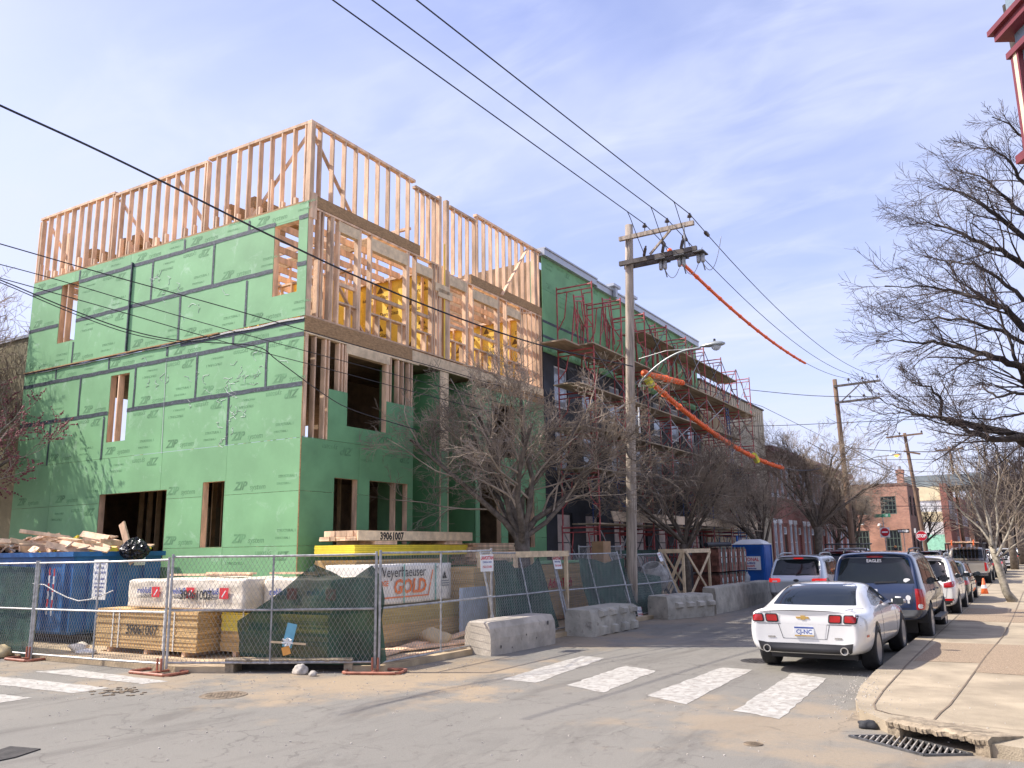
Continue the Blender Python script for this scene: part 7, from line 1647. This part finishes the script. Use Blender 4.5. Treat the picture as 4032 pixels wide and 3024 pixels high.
for s in (-1, 1):
    ax = 'p' if s > 0 else 'n'
    decal(B, ax, [(1.42, 1.00), (1.30, 1.03), (1.50, 1.16), (1.80, 1.235), (1.86, 1.235), (1.80, .99)], .004, M['carglass'], 'side_window', t, .05)
    decal(B, ax, [(1.84, .99), (1.90, 1.24), (2.3, 1.285), (2.75, 1.25), (3.02, 1.14), (3.22, 1.0)], .004, M['carglass'], 'side_window', t, .05)
    seam(B, t, ax, lin((1.85, .98), (1.80, .60), 6) + lin((1.80, .60), (1.92, .32), 4)); seam(B, t, ax, lin((3.25, .95), (3.35, .35), 8)); seam(B, t, ax, lin((1.92, .33), (3.35, .33), 8))
    # lamp recess and lamps
    decal(B, 'r', rrect(s * .60, .865, .46, .155, .03, 4, 0), .003, M['trim'] if 0 else PW, 'lamp_surround', t, .04)
    for cx in (.495, .725): 
        decal(B, 'r', rrect(s * cx, .865, .205, .135, .03, 4, s * .12), .009, M['trim'], 'tail_lamp_bezel', t, .03); decal(B, 'r', rrect(s * cx, .867, .165, .10, .02, 4, s * .12), .014, M['tail'], 'tail_lamp', t, .03)
    decal(B, 'r', rrect(s * .52, .565, .12, .028, .01, 3), .006, M['chrome'], 'bumper_reflector', t, .03)
    decal(B, ax, rrect(.34, .60, .12, .035, .008, 3), .006, M['tail'], 'side_marker', t, .03)
decal(B, 'r', [(-.74, .50), (-.71, .36), (-.60, .29), (.60, .29), (.71, .36), (.74, .50), (.60, .475), (-.60, .475)], .010, M['trim'], 'rear_diffuser', t, .04)
decal(B, 'r', [(-.36, .78), (.36, .78), (.31, .55), (-.31, .55)], .0035, PW, 'plate_recess', t, .05)
seam(B, t, 'r', lin((-.86, .775), (.86, .775), 24)); seam(B, t, 'r', lin((-.86, .985), (.86, .985), 24)); seam(B, t, 'r', lin((-.40, .775), (-.34, .55), 6)); seam(B, t, 'r', lin((.40, .775), (.34, .55), 6)); seam(B, t, 'r', lin((-.34, .55), (.34, .55), 8))
hit = B.ray_cast(Vector((0, -3, .66)), Vector((0, 1, 0)))[0]; plate(t, 0, hit.y - .003, .66, 'CJ-NC')
hit = B.ray_cast(Vector((0, -3, .88)), Vector((0, 1, 0)))[0]
b = MB(); b.prism([(-.10, hit.y - .012, .862), (-.035, hit.y - .012, .862), (-.035, hit.y - .012, .845), (.035, hit.y - .012, .845), (.035, hit.y - .012, .862), (.10, hit.y - .012, .862), (.085, hit.y - .012, .892), (.035, hit.y - .012, .892), (.035, hit.y - .012, .91), (-.035, hit.y - .012, .91), (-.035, hit.y - .012, .892), (-.115, hit.y - .012, .892)], (0, .01, 0)); b.build('emblem', M['gold'], t)
hh = B.ray_cast(Vector((-.62, -3, .965)), Vector((0, 1, 0)))[0]; inst('lettering', text_mesh('Camaro', .07, M['chrome'], .3, 0, .001, 'CENTER'), t, (-.62, hh.y - .010, .945), R_NY)
for s in (-1, 1):
    MB().lathe([(.055, -.02), (.062, .0), (.062, .12), (.045, .12), (.045, .0)], Matrix.Translation((s * .60, .14, .385)) @ Matrix.Rotation(pi / 2, 4, 'X') @ Matrix.Translation((0, 0, 0)), 18).build('exhaust_pipe', M['chrome'], t)
    MB().lathe([(.044, .05), (.001, .05)], Matrix.Translation((s * .60, .14, .385)) @ Matrix.Rotation(pi / 2, 4, 'X'), 14).build('exhaust_bore', M['trim'], t)
b = MB(); b.prism([(-.015, 2.05, 1.355), (-.015, 2.25, 1.36), (-.015, 2.10, 1.44)], (.03, 0, 0)); b.build('roof_antenna', M['trim'], t)
# ducktail lip
V = []
for i in range(21):
    x = -.80 + 1.6 * i / 20; h_ = B.ray_cast(Vector((x, .10, 3)), Vector((0, 0, -1)))[0] or Vector((x, .1, 1.05)); V += [(x, .02 + .06 * abs(x) ** 3, h_.z - .02), (x, .03 + .06 * abs(x) ** 3, h_.z + .03 * (1 - abs(x) ** 4)), (x, .30, h_.z - .004)]
MB().poly(V, [(3 * i + a, 3 * i + a + 1, 3 * i + a + 4, 3 * i + a + 3) for i in range(20) for a in (0, 1)]).build('spoiler', PW, t, True)
mirror(t, .93, 2.95, 1.0, PW)
for x in (-1, 1):
    for y in (1.10, 3.95): wheel(t, x * (W_ / 2 - .135), y, .36, .26, 5)
underbody(t, W_, L_, .25, 1.1, 3.95)
for s in (-.38, .38): MB().lathe([(.001, -.3), (.09, -.26), (.13, -.1), (.12, .12), (.07, .22), (.001, .24)], Matrix.Translation((s, 2.2, .92)), 10).build('seat', M['trim'], t, True)
t.location = (-3.33, 14.42, 0); t.rotation_euler = (0, 0, radians(-.6))

def suv(name, label, L, W, H, paint, loc, rz=0, rear='std', zb=.32, wr_=.37, lamp='mid', lit=False, rails=True, cladding=None, slope=.35, spokes=5, cat='car', detail=2, glass_lo=None, group=None, plate_txt=''):
    t = thing(name, label, cat, group=group); w = W / 2; zm = H * .60; rf = w * .80
    sts = [(.10, .07, slope + .22, w * .74, rf * .78, zb + .12, zm - .06, H - .10), (.02, .0, slope, w * .91, rf * .93, zb + .02, zm, H - .045), (.22, .17, slope + .14, w * .985, rf, zb, zm + .01, H - .01), (.8, .8, slope + .7, w, rf * 1.0, zb - .02, zm + .01, H), (1.6, 1.6, 1.75, w, rf, zb - .03, zm, H + .01), (2.4, 2.4, 2.5, w, rf, zb - .03, zm, H), (L * .60, L * .60, L * .59, w, rf * .985, zb - .03, zm - .01, H - .05), (L * .67, L * .67, L * .665, w, rf * .99, zb - .03, zm - .015, H - .24), (L * .745, L * .745, L * .74, w, rf * 1.04, zb - .03, zm - .03, zm + .10), (L * .85, L * .85, L * .85, w * .985, rf * 1.05, zb - .02, zm - .06, zm + .03), (L * .95, L * .95, L * .95, w * .94, rf * .98, zb, zm - .15, zm - .05), (L * .99, L * .99, L * .985, w * .84, rf * .85, zb + .06, zm - .25, zm - .16), (L, L, L - .02, w * .66, rf * .66, zb + .12, zm - .34, zm - .26)]
    me = loft_body('body', sts, paint, ((L * .195, wr_), (L * .80, wr_)), L, W, wr_, 2 if detail > 1 else 1); o = inst('body', me, None); o.parent = t; B = bvh_of(me)
    gl = glass_lo or zm + .06; res = .05 if detail > 1 else .12
    g_ = [(-w * .80, gl), (w * .80, gl), (w * .70, H - .17), (w * .60, H - .125), (-w * .60, H - .125), (-w * .70, H - .17)]
    decal(B, 'r', g_, .006, M['carglass'], 'rear_window', t, res)
    for s in (-1, 1):
        ax = 'p' if s > 0 else 'n'; zt = H - .15; z0 = zm + .045
        y0 = slope + .28
        for poly in ([(y0, z0 + .05), (y0 + .16, zt - .03), (L * .27, zt), (L * .27, z0)], [(L * .285, z0), (L * .285, zt), (L * .44, zt + .005), (L * .44, z0)], [(L * .455, z0), (L * .455, zt + .005), (L * .585, zt - .03), (L * .66, zt - .20), (L * .70, z0 - .01)]): decal(B, ax, poly, .006, M['carglass'], 'side_window', t, res)
        if detail > 1:
            for yv in (L * .45, L * .69): seam(B, t, ax, lin((yv, z0 - .02), (yv, zb + .12), 8))
            seam(B, t, ax, lin((L * .275, z0 - .02), (L * .29, zm - .15), 4))
            for yv in (L * .33, L * .50): board('door_handle', t, paint, (s * (w - .01), yv, zm - .10), (s * (w + .035), yv + .16, zm - .07))
        lm = M['taillit'] if lit else M['tail']
        if lamp == 'mid':
            decal(B, 'r', [(s * w * .66, zm - .17), (s * w * .66, zm - .05), (s * w * .985, zm + .02), (s * w * .985, zm - .15)], .010, lm, 'tail_lamp', t, .04); decal(B, ax, [(.10, zm - .13), (.10, zm + .01), (.42, zm - .01)], .010, lm, 'tail_lamp', t, .04)
        elif lamp == 'wide':
            decal(B, 'r', rrect(s * w * .74, zm - .10, w * .42, .13, .05, 4), .012, lm, 'tail_lamp', t, .04); decal(B, ax, rrect(.24, zm - .09, .34, .11, .04, 4), .010, lm, 'tail_lamp', t, .04); decal(B, 'r', rrect(s * w * .72, zm - .13, w * .16, .05, .02, 3), .016, M['white'], 'reverse_lamp', t, .03)
        elif lamp == 'tall':
            decal(B, 'r', [(s * w * .80, zm - .42), (s * w * .80, zm + .0), (s * w * .97, zm + .0), (s * w * .97, zm - .42)], .012, lm, 'tail_lamp', t, .04); decal(B, ax, [(.06, zm - .42), (.06, zm - .0), (.22, zm - .03), (.22, zm - .42)], .012, lm, 'tail_lamp', t, .04)
            for zz, c_, r_ in ((zm - .10, 'taillit' if lit else 'tail', .075), (zm - .24, 'tail', .075), (zm - .35, 'white', .05)): decal(B, 'r', rrect(s * w * .885, zz, r_ * 1.9, r_ * 1.9, r_ * .9, 5), .020, M[c_], 'lamp_lens', t, .03)
    cl = cladding or M['trim']
    decal(B, 'r', [(-w * .93, zb + .02), (w * .93, zb + .02), (w * .95, zb + .23), (-w * .95, zb + .23)], .012, cl, 'rear_bumper', t, res)
    decal(B, 'r', rrect(0, H - .10, w * .34, .028, .012, 3), .012, M['taillit'] if lit else M['tail'], 'high_brake_lamp', t, .04)
    hit = B.ray_cast(Vector((0, -3, zm - .33)), Vector((0, 1, 0)))[0]
    if detail > 1 and hit: plate(t, 0, hit.y - .008, zm - .33, plate_txt); strut('wiper', t, M['trim'], (-.02, B.ray_cast(Vector((0, -3, gl + .02)), Vector((0, 1, 0)))[0].y - .03, gl + .01), (.42, B.ray_cast(Vector((.4, -3, gl + .05)), Vector((0, 1, 0)))[0].y - .02, gl + .03), .02, .035)
    if detail > 1: seam(B, t, 'r', lin((-w * .78, gl - .04), (-w * .70, zb + .26), 8)); seam(B, t, 'r', lin((w * .78, gl - .04), (w * .70, zb + .26), 8)); seam(B, t, 'r', lin((-w * .7, zb + .26), (w * .7, zb + .26), 12))
    mirror(t, w - .02, L * .665, zm + .10, M['trim'] if cladding or paint is PG else paint, 1.05)
    for x in (-1, 1):
        for y in (L * .195, L * .80): wheel(t, x * (w - .12), y, wr_, .24, spokes)
    underbody(t, W, L, zb, L * .195, L * .80)
    if rails:
        for s in (-1, 1): x = s * rf * .86; MB().tube([(x, slope + .35, H - .02), (x, slope + .5, H + .055), (x, L * .3, H + .075), (x, L * .52, H + .06), (x, L * .56, H - .02)], .022, 6).build('roof_rail', M['trim'] if rails == 'black' else M['galvlamp'], t, True)
    t.location = loc; t.rotation_euler = (0, 0, rz); t['B'] = 0; return t, B
# silver SUV waiting in the lane
sf, B = suv('silver_suv', 'silver SUV with lit brake lamps waiting in the lane by the barriers', 4.70, 1.86, 1.72, PS, (-6.72, 28.6, 0), 0, lamp='wide', lit=True, slope=.42, cladding=M['darksteel'], rails=True)
MB().lathe([(.08, 0), (.001, .003)], Matrix.Translation((0, B.ray_cast(Vector((0, -3, .92)), Vector((0, 1, 0)))[0].y - .008, .93)) @ R_NY.to_4x4() @ Matrix.Diagonal((1.1, .55, 1, 1)), 18).build('emblem', M['trim'], None).parent = sf
# navy SUV
nv, B = suv('navy_suv', 'dark navy SUV with a black mirror parked behind the white coupe', 4.95, 1.90, 1.86, PB, (-2.98, 19.55, 0), 0, lamp='tall', lit=False, slope=.20, zb=.46, wr_=.40, cladding=mat('grey_bumper_plastic', (.10, .105, .11), .5), rails='black', glass_lo=1.22)
yb = lambda x, z: B.ray_cast(Vector((x, -3, z)), Vector((0, 1, 0)))[0].y
o = board('tailgate_bar', nv, M['darksteel'], (-.52, yb(0, .98) - .03, .985), (.52, yb(0, .98) - .0, 1.035)); 
def flat(poly, y, m, name, th=-.004): q = MB().prism([(x, y, z) for x, z in poly], (0, th, 0)).build(name, m, None); q.parent = nv; return q
flat([(.62 + .05 * cos(a * .5), .93 + .055 * sin(a * .5)) for a in range(12)], yb(.62, .93) - .006, M['white'], 'mushroom_sticker'); flat([(.60, .82), (.64, .82), (.64, .90), (.60, .90)], yb(.62, .86) - .007, M['white'], 'mushroom_sticker')
flat([(.62 + .07 * cos(a * .52), 1.28 + .045 * sin(a * .52)) for a in range(12)], yb(.62, 1.28) - .012, M['white'], 'oval_sticker'); flat([(-.04, 1.04), (.0, 1.02), (.04, 1.04), (.035, 1.10), (-.035, 1.10)], yb(0, 1.07) - .012, M['chrome'], 'emblem')
inst('lettering', text_mesh('EAGLES', .09, M['inkwhite'], 0, .002, .001, 'CENTER'), None, (-.02, yb(0, 1.66) - .02, 1.65), R_NY).parent = nv
MB().tube([(-.28 + .11 * (f / 10), yb(-.2, 1.15) - .010, 1.15 + .032 * sin(f / 10 * pi)) for f in range(11)] + [(-.17 - .0, yb(-.2, 1.15) - .01, 1.15)] + [(-.17 - .11 * (f / 10), yb(-.2, 1.15) - .010, 1.15 - .032 * sin(f / 10 * pi)) for f in range(9)], .005, 4).build('fish_sticker', M['chrome'], None).parent = nv
o = board('running_board', None, M['trim'], (.90, 1.5, .40), (1.06, 3.3, .46)); o.parent = nv; o = board('running_board', None, M['trim'], (-1.06, 1.5, .40), (-.90, 3.3, .46)); o.parent = nv
wp, B = suv('white_suv', 'white compact SUV parked behind the navy SUV', 4.52, 1.84, 1.68, PW, (-2.88, 26.5, 0), 0, lamp='mid', slope=.34, rails=True, spokes=5)
decal(B, 'r', rrect(.70, .52, .22, .06, .02, 3), .014, M['tail'], 'bumper_reflector', None, .03).parent = wp; decal(B, 'r', rrect(-.70, .52, .22, .06, .02, 3), .014, M['tail'], 'bumper_reflector', None, .03).parent = wp
suv('green_sedan', 'dark green low car parked between the white SUV and the orange cone', 4.6, 1.80, 1.46, PDG, (-2.85, 31.7, 0), 0, lamp='wide', slope=.7, rails=False, zb=.28, wr_=.34)
# minivan and work truck in the left lane
suv('dark_red_suv', 'dark red SUV with roof rails ahead of the silver SUV', 4.8, 1.9, 1.82, PR, (-7.0, 37.3, 0), 0, lamp='tall', slope=.3)
def pickup(name, label, paint, loc, rack=True, load=True, H=1.85, rz=0):
    L, W = 5.8, 2.0; w = 1.0; zb = .55; t = thing(name, label, 'pickup truck')
    sts = [(.06, .05, .05, w * .86, w * .86, .62, .98, 1.16), (.0, .0, .0, w * .94, w * .90, .56, 1.0, 1.20), (.1, .1, .1, w * .98, w * .92, .52, 1.0, 1.21), (1.0, 1.0, 1.0, w, w * .93, .5, 1.0, 1.21), (1.9, 1.9, 1.9, w, w * .93, .5, 1.0, 1.22), (1.98, 1.98, 2.06, w, w * .80, .5, 1.02, H - .12), (2.1, 2.1, 2.25, w, w * .79, .48, 1.05, H), (3.0, 3.0, 3.0, w, w * .79, .48, 1.05, H + .01), (3.6, 3.6, 3.5, w, w * .78, .48, 1.04, H - .06), (4.1, 4.1, 4.05, w, w * .84, .48, 1.02, 1.28), (4.9, 4.9, 4.9, w * .98, w * .86, .48, .98, 1.12), (5.6, 5.6, 5.6, w * .94, w * .82, .5, .9, 1.02), (5.8, 5.8, 5.78, w * .8, w * .7, .56, .8, .9)]
    me = loft_body('body', sts, paint, ((1.15, .40), (4.75, .40)), L, W, .40); o = inst('body', me, None); o.parent = t; B = bvh_of(me)
    decal(B, 'r', [(-w * .70, 1.30), (w * .70, 1.30), (w * .66, H - .10), (-w * .66, H - .10)], .01, M['carglass'], 'rear_window', t, .08)
    for s in (-1, 1):
        ax = 'p' if s > 0 else 'n'
        decal(B, 'r', [(s * w * .80, .72), (s * w * .80, 1.12), (s * w * .95, 1.12), (s * w * .95, .72)], .012, M['tail'], 'tail_lamp', t, .05)
        for poly in ([(2.25, 1.1), (2.33, H - .16), (2.85, H - .13), (2.85, 1.1)], [(2.95, 1.1), (2.95, H - .13), (3.5, H - .17), (3.95, 1.1)]): decal(B, ax, poly, .008, M['carglass'], 'side_window', t, .08)
    decal(B, 'r', rrect(0, 1.04, .22, .07, .02, 3), .014, M['trim'], 'tailgate_handle', t, .04); MB().span((-.92, -.12, .50), (.92, .0, .64)).build('rear_bumper', M['chrome'], t); board('tailgate_cap', t, M['trim'], (-.86, -.005, 1.21), (.86, .05, 1.235))
    mirror(t, w + .02, 3.75, 1.22, M['trim'], 1.3)
    for x in (-1, 1):
        for y in (1.15, 4.75): wheel(t, x * (w - .13), y, .40, .26, 6)
    underbody(t, W, L, .52, 1.15, 4.75)
    if rack:
        r_ = MB()
        for x in (-.82, .82):
            r_.tube([(x, .15, 1.2), (x, .2, H + .18)], .03, 6); r_.tube([(x, 1.85, 1.2), (x, 1.85, H + .18)], .03, 6); r_.tube([(x, .1, H + .18), (x, 3.6, H + .20)], .03, 6)
        for y in (.2, 1.85, 3.4): r_.tube([(-.84, y, H + .18), (.84, y, H + .18)], .03, 6)
        r_.build('ladder_rack', M['trim'], t)
    t.location = loc; t.rotation_euler = (0, 0, rz)
    if load:
        for i in range(7): x = loc[0] - .72 + i * .18; tag(board('roof_lumber', None, M['lumber'], (x, loc[1] - .1 + .06 * (i % 3), H + .22), (x + .14, loc[1] + 3.9, H + .262 + .04 * (i % 2))), 'board carried on the rack of the silver pickup', 'board', 'boards on the pickup rack')
        for x in (-.5, .45): tag(MB().tube([(loc[0] + x, loc[1] - .12, H + .1), (loc[0] + x, loc[1] - .13, H + .32), (loc[0] + x, loc[1] + .2, H + .34)], .03, 5).build('tie_strap', M['orange']), '%s orange strap hanging over the boards on the pickup rack' % ('left' if x < 0 else 'right'), 'strap', 'orange straps on the pickup rack')
    return t
pickup('silver_pickup', 'beige-silver pickup with a lumber-laden rack parked by the leaning young tree', PG, (-3.0, 47.5, 0))
pickup('rack_truck', 'black pickup with an empty overhead ladder rack on the left side of the street', PK, (-8.1, 44.5, 0), True, False, 1.9)
# traffic and parked cars farther on
far0, _ = suv('far_car', 'silver hatchback beyond the pickup truck at the right kerb', 4.6, 1.82, 1.6, PK, (-2.9, 55.5, 0), 0, detail=1)
far0['group'] = 'cars far along the street'; far0['label'] = 'black car with red tail lamps parked just beyond the beige-silver pickup'
_fw, _ = suv('far_car', '', 4.6, 1.84, 1.66, PW, (-2.8, 66.0, 0), 0, detail=1); _fw['label'] = 'white SUV far along the right kerb, second beyond the pickup'; _fw['group'] = 'cars far along the street'
_fs, _ = suv('far_car', '', 4.5, 1.80, 1.55, PS, (-7.2, 54.0, 0), 0, detail=1, lit=True); _fs['label'] = 'silver car in the traffic queue just past the black ladder-rack pickup'; _fs['group'] = 'cars far along the street'
def deep(o, parent=None):
    c = o.copy(); C.objects.link(c)
    if parent is not None: c.parent = parent; c.matrix_parent_inverse = o.matrix_parent_inverse.copy()
    for ch in [x for x in ALL if x.parent is o]: deep(ch, c)
    return c
ALL = list(bpy.data.objects)
for src, x, y, rz, lb in ((_fs, -6.4, 61.5, 0, 'second silver car in the far queue'), (far0, -5.9, 60.0, 0, 'dark car ahead in the right-hand lane of the queue'), (far0, -6.2, 70.0, 0, 'dark car waiting at the stop sign'), (_fs, -4.6, 66, 0, 'silver car beside the kerbside white SUV'), (_fs, -2.7, 60.6, 0, 'silver car parked between the black car and the white SUV'), (_fw, -2.4, 76.0, 0, 'white SUV farthest along the right kerb before the crossing'), (_fw, -4.9, 92.0, 0, 'white SUV beyond the crossing, tiny'), (far0, -2.3, 84.0, 0, 'dark car beyond the crossing at the right kerb'), (_fs, -2.2, 96.0, 0, 'farthest silver car at the right kerb')):
    c = deep(src); c.location = (x, y, 0); c['label'] = lb
# person far off on the left pavement
px_ = onX(3525, 2150, -9.3); t = thing('person', 'person in dark clothes and orange hat standing beyond the black ladder-rack pickup', 'person', (px_.x, px_.y, .1))
me = bpy.data.meshes.new('body'); V = [(0, 0, .95), (0, 0, 1.2), (0, 0, 1.42), (0, 0, 1.52), (0, 0, 1.66), (0, 0, 1.80), (.12, 0, .9), (.14, .02, .48), (.14, 0, .06), (.15, .14, .03), (-.12, 0, .9), (-.14, -.02, .48), (-.14, 0, .06), (-.15, .12, .03), (.2, 0, 1.42), (.27, 0, 1.12), (.28, .08, .86), (-.2, 0, 1.42), (-.27, 0, 1.12), (-.28, .08, .86)]
E_ = [(0, 1), (1, 2), (2, 3), (3, 4), (4, 5), (0, 6), (6, 7), (7, 8), (8, 9), (0, 10), (10, 11), (11, 12), (12, 13), (2, 14), (14, 15), (15, 16), (2, 17), (17, 18), (18, 19)]
me.from_pydata(V, E_, []); o = bpy.data.objects.new('body', me); C.objects.link(o); o.modifiers.new('sk', 'SKIN'); 
rr = [.16, .15, .17, .06, .11, .085, .10, .075, .055, .05, .10, .075, .055, .05, .07, .052, .04, .07, .052, .04]
for i, r in enumerate(rr): me.skin_vertices[0].data[i].radius = (r, r * .8)
me.skin_vertices[0].data[0].use_root = True; o.modifiers.new('ss', 'SUBSURF').levels = 1; me.materials.append(mat('dark_clothing', (.03, .035, .05), .9)); o.parent = t
hd = MB().lathe([(.001, -.13), (.06, -.11), (.085, -.04), (.09, .04), (.07, .10), (.001, .125)], Matrix.Translation((0, .0, 1.72)), 14).build('head', M['skin'], None, True); hd.parent = t
ha = MB().lathe([(.10, -.01), (.096, .05), (.07, .11), (.001, .135)], Matrix.Translation((0, -.01, 1.735)), 14).build('hard_hat', mat('hat_orange', (.85, .35, .10), .5), None, True); ha.parent = t
t.location = (px_.x, px_.y, .12)
